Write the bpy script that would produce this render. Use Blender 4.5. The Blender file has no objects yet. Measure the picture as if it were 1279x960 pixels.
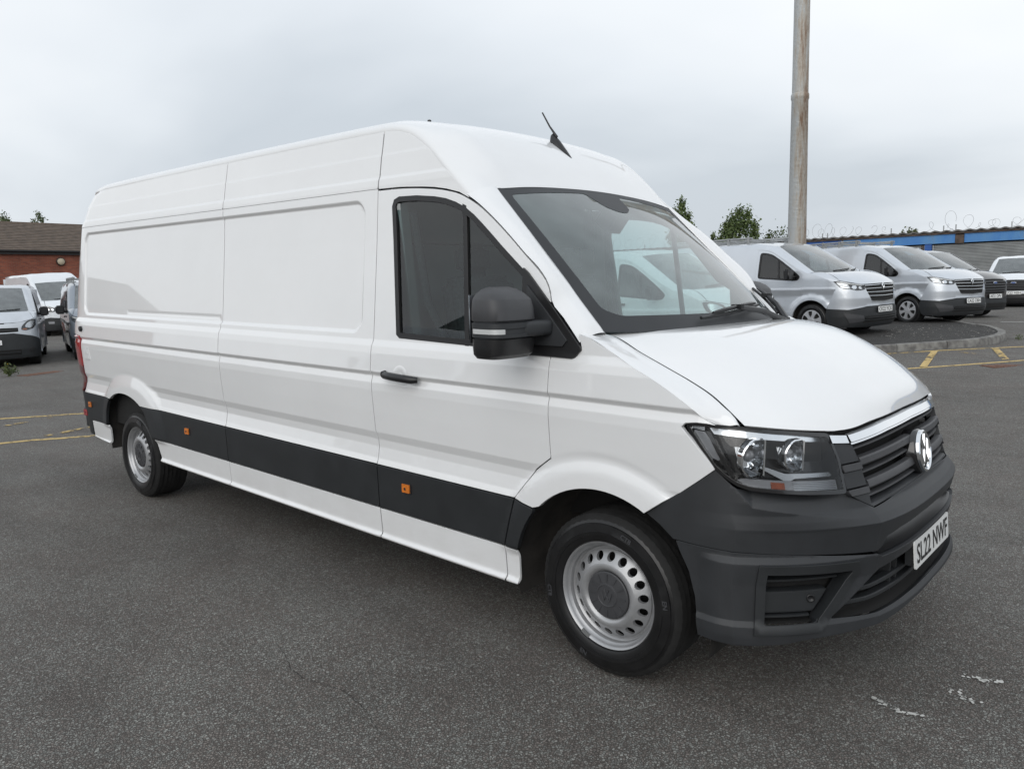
import bpy, bmesh, math, random
import numpy as np
from mathutils import Vector, Matrix
from mathutils.geometry import delaunay_2d_cdt

# ------------------------------------------------------------------ camera, world, sun
SC = bpy.context.scene
COL = SC.collection
cam_d = bpy.data.cameras.new("camera")
cam = bpy.data.objects.new("camera", cam_d)
COL.objects.link(cam)
cam_d.sensor_fit = 'HORIZONTAL'
cam_d.sensor_width = 36.0
cam_d.lens = 954.68 / 1279 * 36.0
cam_d.clip_start = 0.05
cam_d.clip_end = 3000
def cam_matrix(loc, yaw, pitch, roll):
    cy, sy, cp, sp = math.cos(yaw), math.sin(yaw), math.cos(pitch), math.sin(pitch)
    f = Vector((cy*cp, sy*cp, sp)); r = Vector((sy, -cy, 0)); u = r.cross(f)
    c, s = math.cos(roll), math.sin(roll)
    r2 = c*r + s*u; u2 = -s*r + c*u
    m = Matrix((r2, u2, -f)).transposed().to_4x4()
    m.translation = Vector(loc)
    return m
cam.matrix_world = cam_matrix((1.71394, -3.42054, 1.59154), 2.30326632, -0.12655095, -0.02451008)
SC.camera = cam
SC.view_settings.view_transform = 'Standard'
SC.view_settings.look = 'None'
SC.view_settings.exposure = 0.08
SC.view_settings.gamma = 1.0

SUN_EL, SUN_AZ = math.radians(30), math.radians(-68)      # azimuth measured from +X towards +Y
world = bpy.data.worlds.new("World"); SC.world = world
world.use_nodes = True
def build_world():
    nt = world.node_tree; N = nt.nodes; L = nt.links
    for n in list(N): N.remove(n)
    out = N.new('ShaderNodeOutputWorld')
    sky = N.new('ShaderNodeTexSky'); sky.sky_type = 'NISHITA'; sky.sun_disc = False
    sky.sun_elevation = SUN_EL; sky.sun_rotation = math.pi/2 - SUN_AZ
    sky.air_density = 1.5; sky.dust_density = 4.0
    b1 = N.new('ShaderNodeBackground'); b1.inputs['Strength'].default_value = 0.09
    L.new(sky.outputs[0], b1.inputs['Color'])
    tc = N.new('ShaderNodeTexCoord')
    sep = N.new('ShaderNodeSeparateXYZ'); L.new(tc.outputs['Generated'], sep.inputs[0])
    zc = N.new('ShaderNodeClamp'); L.new(sep.outputs['Z'], zc.inputs['Value'])
    za = N.new('ShaderNodeMath'); za.operation = 'ADD'; za.inputs[1].default_value = 0.22; L.new(zc.outputs[0], za.inputs[0])
    dv = N.new('ShaderNodeVectorMath'); dv.operation = 'DIVIDE'
    cmb = N.new('ShaderNodeCombineXYZ')
    for k in range(3): L.new(za.outputs[0], cmb.inputs[k])
    L.new(tc.outputs['Generated'], dv.inputs[0]); L.new(cmb.outputs[0], dv.inputs[1])
    mp = N.new('ShaderNodeMapping'); mp.inputs['Location'].default_value = (0.3, 7.8, 0); mp.inputs['Scale'].default_value = (0.42, 0.55, 0.5)
    L.new(dv.outputs[0], mp.inputs[0])
    n1 = N.new('ShaderNodeTexNoise'); n1.inputs['Scale'].default_value = 0.9; n1.inputs['Detail'].default_value = 5; n1.inputs['Roughness'].default_value = 0.46
    n1.inputs['Distortion'].default_value = 0.25
    L.new(mp.outputs[0], n1.inputs['Vector'])
    cr = N.new('ShaderNodeValToRGB')
    e = cr.color_ramp.elements
    e[0].position = 0.34; e[0].color = (0.560, 0.610, 0.665, 1)
    e[1].position = 0.64; e[1].color = (0.890, 0.915, 0.940, 1)
    m_ = e.new(0.48); m_.color = (0.735, 0.778, 0.825, 1)
    L.new(n1.outputs['Fac'], cr.inputs[0])
    # overcast deck: brighter overhead than at the horizon
    g = N.new('ShaderNodeMath'); g.operation = 'MULTIPLY_ADD'; g.inputs[1].default_value = 0.12; g.inputs[2].default_value = 1.07
    L.new(zc.outputs[0], g.inputs[0])
    b2 = N.new('ShaderNodeBackground'); L.new(cr.outputs[0], b2.inputs['Color']); L.new(g.outputs[0], b2.inputs['Strength'])
    mx = N.new('ShaderNodeMixShader'); mx.inputs[0].default_value = 0.93
    L.new(b1.outputs[0], mx.inputs[1]); L.new(b2.outputs[0], mx.inputs[2]); L.new(mx.outputs[0], out.inputs[0])
build_world()
sun_d = bpy.data.lights.new("sun", 'SUN'); sun_d.energy = 1.0; sun_d.angle = math.radians(55); sun_d.color = (1, 0.98, 0.95)
sun = bpy.data.objects.new("sun", sun_d); COL.objects.link(sun)
_sd = Vector((math.cos(SUN_EL)*math.cos(SUN_AZ), math.cos(SUN_EL)*math.sin(SUN_AZ), math.sin(SUN_EL)))
sun.rotation_euler = _sd.to_track_quat('Z', 'Y').to_euler()
sun.location = (0, -20, 30)

rng = random.Random(7)
nrng = np.random.default_rng(7)

# ------------------------------------------------------------------ materials
def node_mat(name):
    m = bpy.data.materials.new(name); m.use_nodes = True
    nt = m.node_tree
    return m, nt, nt.nodes, nt.links, nt.nodes['Principled BSDF']
def setc(b, color, rough, metal=0.0, coat=0.0, coat_rough=0.03, spec=0.5):
    b.inputs['Base Color'].default_value = (*color, 1); b.inputs['Roughness'].default_value = rough
    b.inputs['Metallic'].default_value = metal; b.inputs['Coat Weight'].default_value = coat
    b.inputs['Coat Roughness'].default_value = coat_rough
    b.inputs['Specular IOR Level'].default_value = spec
    b.inputs['Coat IOR'].default_value = 1.65
def noise_var(nt, b, c0, c1, scale=6, detail=5, rough=None, bump=0.0, bump_scale=None, bump_dist=0.002):
    """base colour varied between two real-world tones by object-space noise, plus optional fine relief"""
    N, L = nt.nodes, nt.links
    tc = N.new('ShaderNodeTexCoord')
    n = N.new('ShaderNodeTexNoise'); n.inputs['Scale'].default_value = scale; n.inputs['Detail'].default_value = detail
    L.new(tc.outputs['Object'], n.inputs['Vector'])
    r = N.new('ShaderNodeValToRGB'); r.color_ramp.elements[0].position = .35; r.color_ramp.elements[1].position = .65
    r.color_ramp.elements[0].color = (*c0, 1); r.color_ramp.elements[1].color = (*c1, 1)
    L.new(n.outputs['Fac'], r.inputs[0]); L.new(r.outputs[0], b.inputs['Base Color'])
    if rough:
        mr = N.new('ShaderNodeMapRange'); mr.inputs['To Min'].default_value = rough[0]; mr.inputs['To Max'].default_value = rough[1]
        L.new(n.outputs['Fac'], mr.inputs['Value']); L.new(mr.outputs[0], b.inputs['Roughness'])
    if bump:
        n2 = N.new('ShaderNodeTexNoise'); n2.inputs['Scale'].default_value = bump_scale or scale*8; n2.inputs['Detail'].default_value = 3
        L.new(tc.outputs['Object'], n2.inputs['Vector'])
        bp = N.new('ShaderNodeBump'); bp.inputs['Strength'].default_value = bump; bp.inputs['Distance'].default_value = bump_dist
        L.new(n2.outputs['Fac'], bp.inputs['Height']); L.new(bp.outputs[0], b.inputs['Normal'])
    return r
def simple(name, color, rough, metal=0., coat=0., var=0.06, scale=5, bump=0., bump_scale=400, bump_dist=.0006, coat_rough=.03, spec=.5):
    m, nt, N, L, b = node_mat(name)
    setc(b, color, rough, metal, coat, coat_rough, spec)
    c0 = tuple(c*(1-var) for c in color); c1 = tuple(min(1, c*(1+var)) for c in color)
    noise_var(nt, b, c0, c1, scale, 4, (rough*.9, min(1, rough*1.12)), bump, bump_scale, bump_dist)
    return m
MAT = {}
MAT['white'] = simple('white_paint', (.79, .798, .805), .35, 0, 1.0, var=.012, scale=2.0, coat_rough=.025)
def add_road_film(m, zt=.85, amount=.14):
    # thin film of road dirt, thicker low down, in streaks and spots
    nt = m.node_tree; N, L = nt.nodes, nt.links; b = N['Principled BSDF']
    src = b.inputs['Base Color'].links[0].from_socket
    tc = N.new('ShaderNodeTexCoord'); sp = N.new('ShaderNodeSeparateXYZ'); L.new(tc.outputs['Object'], sp.inputs[0])
    zr_ = N.new('ShaderNodeMapRange'); zr_.inputs['From Min'].default_value = .28; zr_.inputs['From Max'].default_value = zt; zr_.inputs['To Min'].default_value = 1; zr_.inputs['To Max'].default_value = .0; L.new(sp.outputs['Z'], zr_.inputs['Value'])
    mp = N.new('ShaderNodeMapping'); mp.inputs['Scale'].default_value = (1.4, 1.4, 2.5); L.new(tc.outputs['Object'], mp.inputs[0])
    n = N.new('ShaderNodeTexNoise'); n.inputs['Scale'].default_value = 3.5; n.inputs['Detail'].default_value = 9; n.inputs['Roughness'].default_value = .7; L.new(mp.outputs[0], n.inputs['Vector'])
    r = N.new('ShaderNodeMapRange'); r.inputs['From Min'].default_value = .38; r.inputs['From Max'].default_value = .72; L.new(n.outputs['Fac'], r.inputs['Value'])
    ad = N.new('ShaderNodeMath'); ad.operation = 'MULTIPLY_ADD'; ad.inputs[1].default_value = amount; L.new(zr_.outputs[0], ad.inputs[0]); ad.inputs[2].default_value = .035
    mu = N.new('ShaderNodeMath'); mu.operation = 'MULTIPLY'; L.new(ad.outputs[0], mu.inputs[0]); L.new(r.outputs[0], mu.inputs[1])
    mx = N.new('ShaderNodeMixRGB'); mx.inputs[2].default_value = (.42, .39, .35, 1); L.new(mu.outputs[0], mx.inputs[0]); L.new(src, mx.inputs[1]); L.new(mx.outputs[0], b.inputs['Base Color'])
add_road_film(MAT['white'])
MAT['white_far'] = simple('white_paint_far', (.74, .77, .80), .35, 0, 1.0, var=.03, scale=2.0)
MAT['silver'] = simple('silver_paint', (.60, .635, .68), .36, .55, 1.0, var=.03, scale=3)
MAT['old_silver'] = simple('old_silver_paint', (.58, .61, .65), .42, .5, .7, var=.06, scale=3, coat_rough=.12)
MAT['greyblue'] = simple('grey_blue_paint', (.22, .25, .29), .36, .6, 1.0, var=.05, scale=3)
MAT['darkbrown'] = simple('dark_paint', (.028, .024, .024), .3, .3, 1.0, var=.1, scale=3)
MAT['blackpaint'] = simple('black_paint', (.015, .016, .018), .3, 0, 1.0, var=.1, scale=3)
MAT['plastic'] = simple('dark_grey_plastic', (.024, .026, .029), .52, 0, 0, var=.10, scale=9, bump=.25, bump_scale=900, bump_dist=.0004)
MAT['plastic_lt'] = simple('grey_plastic', (.048, .049, .053), .50, 0, 0, var=.10, scale=9, bump=.25, bump_scale=900, bump_dist=.0004)
MAT['clad'] = simple('cladding_plastic', (.018, .020, .022), .50, 0, 0, var=.12, scale=6, bump=.2, bump_scale=800, bump_dist=.0004)
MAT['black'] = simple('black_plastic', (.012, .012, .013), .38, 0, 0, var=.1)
MAT['gloss_black'] = simple('gloss_black', (.010, .010, .011), .10, 0, .5, var=.1)
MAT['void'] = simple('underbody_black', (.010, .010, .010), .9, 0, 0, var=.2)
MAT['liner'] = simple('arch_liner', (.020, .018, .016), .95, 0, 0, var=.4, scale=9, bump=.5, bump_scale=60, bump_dist=.004)
MAT['rubber'] = simple('tyre_rubber', (.0085, .0085, .009), .33, 0, 0, var=.25, scale=12, bump=.3, bump_scale=220, bump_dist=.0006)
MAT['tread'] = simple('tyre_tread', (.011, .011, .011), .85, 0, 0, var=.3, scale=20, bump=.4, bump_scale=160, bump_dist=.001)
MAT['steel'] = simple('silver_wheel_paint', (.37, .375, .385), .36, .5, .4, var=.07, scale=14, bump=.1, bump_scale=90, coat_rough=.2)
MAT['hubcap'] = simple('hubcap_paint', (.55, .56, .58), .3, .5, .6, var=.05)
MAT['chrome'] = simple('chrome', (.80, .82, .84), .07, 1.0, 0, var=.02)
MAT['satin'] = simple('satin_chrome', (.62, .64, .66), .22, 1.0, 0, var=.04)
MAT['lamp_dark'] = simple('lamp_housing', (.020, .021, .023), .25, 0, .3, var=.1)
MAT['lamp_grey'] = simple('lamp_grey', (.30, .31, .33), .3, .3, .3, var=.08)
MAT['lamp_cheek'] = simple('lamp_cheek', (.62, .63, .63), .3, .2, .3, var=.05)
MAT['orange'] = simple('amber_plastic', (.62, .17, .015), .25, 0, .6, var=.12, scale=60)
MAT['amber_dim'] = simple('amber_bulb', (.30, .075, .03), .3, 0, .5, var=.15, scale=60)
MAT['red'] = simple('red_lens', (.36, .012, .018), .15, 0, 1.0, var=.15, scale=40)
MAT['red_dark'] = simple('dark_red_lens', (.12, .006, .010), .15, 0, 1.0, var=.15, scale=40)
MAT['plate'] = simple('plate_white', (.78, .79, .78), .4, 0, .3, var=.02)
MAT['ink'] = simple('plate_ink', (.012, .012, .012), .5)
MAT['trim'] = simple('cabin_trim', (.15, .155, .16), .8, 0, 0, var=.08)
MAT['trim_lt'] = simple('cabin_trim_light', (.40, .42, .42), .85, 0, 0, var=.05)
MAT['seat'] = simple('seat_cloth', (.05, .052, .056), .95, 0, 0, var=.25, scale=60)
MAT['sticker'] = simple('blue_card', (.22, .55, .72), .6)
MAT['galv'] = simple('galvanised_steel', (.36, .37, .37), .45, .6, 0, var=.15, scale=12)
def glass_mat(name, tint, refl_rough=.01, ior=1.5, haze=0.0, haze_col=(.5, .55, .55)):
    m, nt, N, L, b = node_mat(name); N.remove(b); out = N['Material Output']
    fr = N.new('ShaderNodeFresnel'); fr.inputs['IOR'].default_value = ior
    tr = N.new('ShaderNodeBsdfTransparent'); tr.inputs['Color'].default_value = (*tint, 1)
    gl = N.new('ShaderNodeBsdfGlossy'); gl.inputs['Roughness'].default_value = refl_rough; gl.inputs['Color'].default_value = (1, 1, 1, 1)
    body = tr
    if haze > 0:      # pale spotted film painted in to brighten the pane like reflected sky
        df = N.new('ShaderNodeBsdfDiffuse'); df.inputs['Color'].default_value = (*haze_col, 1)
        tc = N.new('ShaderNodeTexCoord')
        n = N.new('ShaderNodeTexNoise'); n.inputs['Scale'].default_value = 5; n.inputs['Detail'].default_value = 8
        L.new(tc.outputs['Object'], n.inputs['Vector'])
        v = N.new('ShaderNodeTexVoronoi'); v.inputs['Scale'].default_value = 95; L.new(tc.outputs['Object'], v.inputs['Vector'])
        lt = N.new('ShaderNodeMath'); lt.operation = 'LESS_THAN'; lt.inputs[1].default_value = .16; L.new(v.outputs['Distance'], lt.inputs[0])
        ad = N.new('ShaderNodeMath'); ad.operation = 'MULTIPLY_ADD'; ad.inputs[1].default_value = haze*1.3; ad.inputs[2].default_value = haze*.35
        L.new(n.outputs['Fac'], ad.inputs[0])
        a2 = N.new('ShaderNodeMath'); a2.operation = 'MULTIPLY_ADD'; a2.inputs[1].default_value = haze*.5
        L.new(lt.outputs[0], a2.inputs[0]); L.new(ad.outputs[0], a2.inputs[2])
        mxd = N.new('ShaderNodeMixShader'); L.new(a2.outputs[0], mxd.inputs[0]); L.new(tr.outputs[0], mxd.inputs[1]); L.new(df.outputs[0], mxd.inputs[2])
        body = mxd
    mx = N.new('ShaderNodeMixShader')
    L.new(fr.outputs[0], mx.inputs[0]); L.new(body.outputs[0], mx.inputs[1]); L.new(gl.outputs[0], mx.inputs[2])
    L.new(mx.outputs[0], out.inputs[0])
    return m
MAT['ws_glass'] = glass_mat('windscreen_glass', (.74, .85, .83), haze=.17, haze_col=(.58, .68, .68), ior=1.75)
MAT['side_glass'] = glass_mat('side_window_glass', (.60, .74, .74), ior=1.62)
MAT['dark_glass'] = glass_mat('far_window_glass', (.30, .33, .33), ior=1.7)
MAT['far_ws'] = glass_mat('far_windscreen_glass', (.50, .56, .56), haze=.22, haze_col=(.50, .55, .56), ior=1.75)
MAT['lens'] = glass_mat('lamp_lens', (.93, .94, .95), ior=1.5)

# ------------------------------------------------------------------ object helpers
def link(o, parent=None):
    COL.objects.link(o)
    if parent is not None: o.parent = parent
    return o
def thing(name, label, cat, loc=(0, 0, 0), rotz=0., group=None):
    o = bpy.data.objects.new(name, None); o.empty_display_size = .2
    link(o); o.location = loc; o.rotation_euler = (0, 0, rotz)
    o['label'] = label; o['category'] = cat
    if group: o['group'] = group
    return o
def tag(o, label, cat, group=None):
    o['label'] = label; o['category'] = cat
    if group: o['group'] = group
    return o
def structure(o): o['kind'] = 'structure'; return o
def stuff(o): o['kind'] = 'stuff'; return o
def mesh_np(name, V, F, mats, smooth=True, normals=None, midx=None):
    """V (n,3); F list of index tuples or (m,3|4) array"""
    me = bpy.data.meshes.new(name)
    V = np.asarray(V, float)
    if isinstance(F, np.ndarray):
        k = F.shape[1]; nf = len(F)
        me.vertices.add(len(V)); me.vertices.foreach_set('co', V.astype(np.float32).ravel())
        me.loops.add(nf*k); me.loops.foreach_set('vertex_index', F.astype(np.int32).ravel())
        me.polygons.add(nf); me.polygons.foreach_set('loop_start', np.arange(0, nf*k, k, dtype=np.int32))
        me.update(calc_edges=True)
    else:
        me.from_pydata([tuple(v) for v in V], [], [tuple(int(i) for i in f) for f in F])
        me.update()
    for m in (mats if isinstance(mats, (list, tuple)) else [mats]):
        me.materials.append(MAT[m] if isinstance(m, str) else m)
    n = len(me.polygons)
    me.polygons.foreach_set('use_smooth', np.full(n, bool(smooth)))
    if midx is not None: me.polygons.foreach_set('material_index', np.asarray(midx, np.int32))
    me.update()
    if normals is not None:
        me.normals_split_custom_set_from_vertices([tuple(x) for x in normals])
    return me
def obj(name, me, parent=None):
    return link(bpy.data.objects.new(name, me), parent)

class MB:
    """collects simple solids and links them as one mesh"""
    def __init__(s): s.V = []; s.F = []; s.M = []
    def add(s, V, F, mi=0):
        o = len(s.V); s.V += [tuple(v) for v in V]; s.F += [tuple(i+o for i in f) for f in F]; s.M += [mi]*len(F); return s
    def box(s, c, d, mi=0, rz=0., rx=0., ry=0., taper=(1, 1)):
        x, y, z = d[0]/2, d[1]/2, d[2]/2
        P = [Vector((sx*x*(taper[0] if sz > 0 else 1), sy*y*(taper[1] if sz > 0 else 1), sz*z)) for sz in (-1, 1) for sy in (-1, 1) for sx in (-1, 1)]
        R = Matrix.Rotation(rz, 3, 'Z') @ Matrix.Rotation(ry, 3, 'Y') @ Matrix.Rotation(rx, 3, 'X')
        P = [R @ p + Vector(c) for p in P]
        return s.add(P, [(0, 2, 3, 1), (4, 5, 7, 6), (0, 1, 5, 4), (2, 6, 7, 3), (0, 4, 6, 2), (1, 3, 7, 5)], mi)
    def tube(s, pts, r, n=8, mi=0, cap=True):
        pts = [Vector(p) for p in pts]; V = []; F = []
        rr = r if isinstance(r, (list, tuple)) else [r]*len(pts)
        up = Vector((0, 0, 1)); prev = None
        for i, p in enumerate(pts):
            t = (pts[min(i+1, len(pts)-1)] - pts[max(i-1, 0)]).normalized()
            a = prev if prev is not None else (up if abs(t.z) < .9 else Vector((1, 0, 0)))
            a = (a - t*a.dot(t)).normalized(); b = t.cross(a); prev = a
            for k in range(n):
                w = 2*math.pi*k/n; V.append(p + (a*math.cos(w) + b*math.sin(w))*rr[i])
        for i in range(len(pts)-1):
            for k in range(n):
                F.append((i*n+k, i*n+(k+1) % n, (i+1)*n+(k+1) % n, (i+1)*n+k))
        if cap:
            F.append(tuple(range(n-1, -1, -1))); F.append(tuple((len(pts)-1)*n+k for k in range(n)))
        return s.add(V, F, mi)
    def lathe(s, prof, n=48, mi=0, axis='y', c=(0, 0, 0)):
        V = []; F = []; m = len(prof)
        for k in range(n):
            w = 2*math.pi*k/n
            for r, h in prof:
                if axis == 'y': V.append((c[0]+r*math.cos(w), c[1]+h, c[2]+r*math.sin(w)))
                elif axis == 'x': V.append((c[0]+h, c[1]+r*math.cos(w), c[2]+r*math.sin(w)))
                else: V.append((c[0]+r*math.cos(w), c[1]+r*math.sin(w), c[2]+h))
        for k in range(n):
            for i in range(m-1):
                a, b = k*m+i, ((k+1) % n)*m+i
                F.append((a, a+1, b+1, b) if axis != 'z' else (a, b, b+1, a+1))
        return s.add(V, F, mi)
    def build(s, name, mats, parent=None, smooth=False, angle=None):
        me = mesh_np(name, s.V, s.F, mats, smooth, None, s.M)
        if angle is not None: sharp(me, angle)
        return obj(name, me, parent)
def sharp(me, deg):
    me.polygons.foreach_set('use_smooth', np.full(len(me.polygons), True))
    me.set_sharp_from_angle(angle=math.radians(deg))

def catmull(P, n, tens=.5):
    """resample polyline P (k,d) to n points by chord-length centripetal-ish Catmull-Rom"""
    P = np.asarray(P, float); k = len(P)
    if k == 2: return P[0] + (P[1]-P[0])*np.linspace(0, 1, n)[:, None]
    d = np.sqrt(((P[1:]-P[:-1])**2).sum(1)); t = np.r_[0, np.cumsum(np.maximum(d, 1e-9))]
    return hermite(t, P, np.linspace(0, t[-1], n))
def hermite(t, P, q, mono=False):
    t = np.asarray(t, float); P = np.asarray(P, float)
    if P.ndim == 1: P = P[:, None]
    m = np.zeros_like(P); h = np.diff(t)[:, None]; s = np.diff(P, axis=0)/h
    m[1:-1] = (s[:-1]*h[1:] + s[1:]*h[:-1])/(h[1:]+h[:-1]); m[0] = s[0]; m[-1] = s[-1]
    if mono:
        a, c = s[:-1], s[1:]; m[1:-1] = np.where(a*c > 0, 2*a*c/(a+c+1e-30), 0)
    i = np.clip(np.searchsorted(t, q, side='right')-1, 0, len(t)-2)
    u = ((q-t[i])/(t[i+1]-t[i]))[:, None]; hh = (t[i+1]-t[i])[:, None]
    return ((2*u**3-3*u**2+1)*P[i] + (u**3-2*u**2+u)*hh*m[i] + (-2*u**3+3*u**2)*P[i+1] + (u**3-u**2)*hh*m[i+1])
def ss(x): x = np.clip(x, 0, 1); return x*x*(3-2*x)

def skin_grid(cols, n, m, cw=None):
    """cols: list of polylines -> grid (m across, n along)"""
    C = np.array([catmull(c, n) for c in cols])              # (k,n,3)
    k = len(cols)
    if cw is None:
        d = np.sqrt(((C[1:]-C[:-1])**2).sum(2)).mean(1); cw = np.r_[0, np.cumsum(np.maximum(d, 1e-6))]
    q = np.linspace(cw[0], cw[-1], m)
    G = hermite(cw, C.reshape(k, -1), q).reshape(m, n, 3)
    return G
def skin_rows(C, m):
    C = np.array(C); k, n, _ = C.shape
    d = np.sqrt(((C[1:]-C[:-1])**2).sum(2)).mean(1); cw = np.r_[0, np.cumsum(np.maximum(d, 1e-6))]
    return hermite(cw, C.reshape(k, -1), np.linspace(0, cw[-1], m)).reshape(m, n, 3)
def grid_faces(m, n, flip=False):
    i = np.arange(m*n).reshape(m, n)
    a, b, c, d = i[:-1, :-1].ravel(), i[:-1, 1:].ravel(), i[1:, 1:].ravel(), i[1:, :-1].ravel()
    return np.stack([a, d, c, b] if flip else [a, b, c, d], 1)

# polygon tools ---------------------------------------------------------------
def area2(P): x, y = P[:, 0], P[:, 1]; return (x*np.roll(y, -1)-np.roll(x, -1)*y).sum()
def inset(P, d):
    """move a polygon's edges inwards by d (outwards if negative)"""
    P = np.asarray(P, float); s = 1 if area2(P) > 0 else -1
    e = np.roll(P, -1, 0)-P; e /= np.linalg.norm(e, axis=1)[:, None]+1e-12
    nrm = np.stack([-e[:, 1], e[:, 0]], 1)*s
    a = nrm; b = np.roll(nrm, 1, 0)
    m = a+b; den = 1+(a*b).sum(1); m = m/np.maximum(den, .35)[:, None]
    return P+m*d
def rounded(P, r, n=5):
    """round polygon corners; r scalar or per-vertex"""
    P = np.asarray(P, float); k = len(P); rr = np.broadcast_to(r, (k,)); out = []
    for i in range(k):
        p, a, b = P[i], P[i-1], P[(i+1) % k]
        u, v = a-p, b-p; lu, lv = np.linalg.norm(u), np.linalg.norm(v); d = min(rr[i], lu*.45, lv*.45)
        if d < 1e-5: out.append(p); continue
        A, B = p+u/lu*d, p+v/lv*d
        for t in np.linspace(0, 1, n): out.append((1-t)**2*A+2*t*(1-t)*p+t*t*B)
    return np.array(out)
def inside(Q, P):
    x, y = Q[:, 0], Q[:, 1]; r = np.zeros(len(Q), bool)
    x0, y0 = P[:, 0], P[:, 1]; x1, y1 = np.roll(x0, -1), np.roll(y0, -1)
    for a, b, c, d in zip(x0, y0, x1, y1):
        if b == d: continue
        k = (b > y) != (d > y)
        r ^= k & (x < (c-a)*(y-b)/(d-b)+a)
    return r
def near_poly(Q, P, d):
    r = np.zeros(len(Q), bool); A = P; B = np.roll(P, -1, 0)
    for a, b in zip(A, B):
        v = b-a; l2 = (v*v).sum()+1e-12; t = np.clip(((Q-a)@v)/l2, 0, 1)
        r |= ((Q-a-t[:, None]*v)**2).sum(1) < d*d
    return r
def resample(P, h):
    out = []
    for a, b in zip(P, np.roll(P, -1, 0)):
        n = max(1, int(math.ceil(np.linalg.norm(b-a)/h)))
        for k in range(n): out.append(a+(b-a)*k/n)
    return np.array(out)
def cdt(poly, holes, res, ax=1.0, extra=None):
    """triangulate polygon with holes; domain x scaled by ax so the grid is res/ax by res"""
    S = np.array([ax, 1.0]); loops = []
    for P in [poly]+list(holes): loops.append(resample(np.asarray(P, float)*S, res))
    mn, mx = loops[0].min(0), loops[0].max(0)
    gx = np.arange(mn[0]+res/2, mx[0], res); gy = np.arange(mn[1]+res/2, mx[1], res*.866)
    X, Y = np.meshgrid(gx, gy); X = X+(np.arange(len(gy)) % 2)[:, None]*res/2
    Q = np.stack([X.ravel(), Y.ravel()], 1)
    if len(Q):
        k = inside(Q, loops[0]) & ~near_poly(Q, loops[0], res*.55)
        for h in loops[1:]: k &= ~inside(Q, h) & ~near_poly(Q, h, res*.55)
        Q = Q[k]
    if extra is not None and len(extra):
        X_ = np.asarray(extra)*S; k = inside(X_, loops[0]) & ~near_poly(X_, loops[0], res*.4)
        for h in loops[1:]: k &= ~inside(X_, h) & ~near_poly(X_, h, res*.4)
        X_ = X_[k]; Q = np.concatenate([Q, X_]) if len(Q) else X_
    pts = np.concatenate(loops+[Q]) if len(Q) else np.concatenate(loops)
    E = []; o = 0; L = []
    for l in loops:
        n = len(l); E += [(o+i, o+(i+1) % n) for i in range(n)]; L.append(np.arange(o, o+n)); o += n
    vs, es, fs, ov, oe, of = delaunay_2d_cdt([Vector(p) for p in pts], E, [], 0, 1e-6)
    V = np.array([(v.x, v.y) for v in vs]); T = np.array([f for f in fs if len(f) == 3])
    mp = {}
    for ni, src in enumerate(ov):
        for s_ in src: mp[s_] = ni
    L = [np.array([mp[i] for i in l]) for l in L]
    c = V[T].mean(1); k = inside(c, loops[0])
    for h in loops[1:]: k &= ~inside(c, h)
    T = T[k]
    return V/S, T, L
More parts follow.
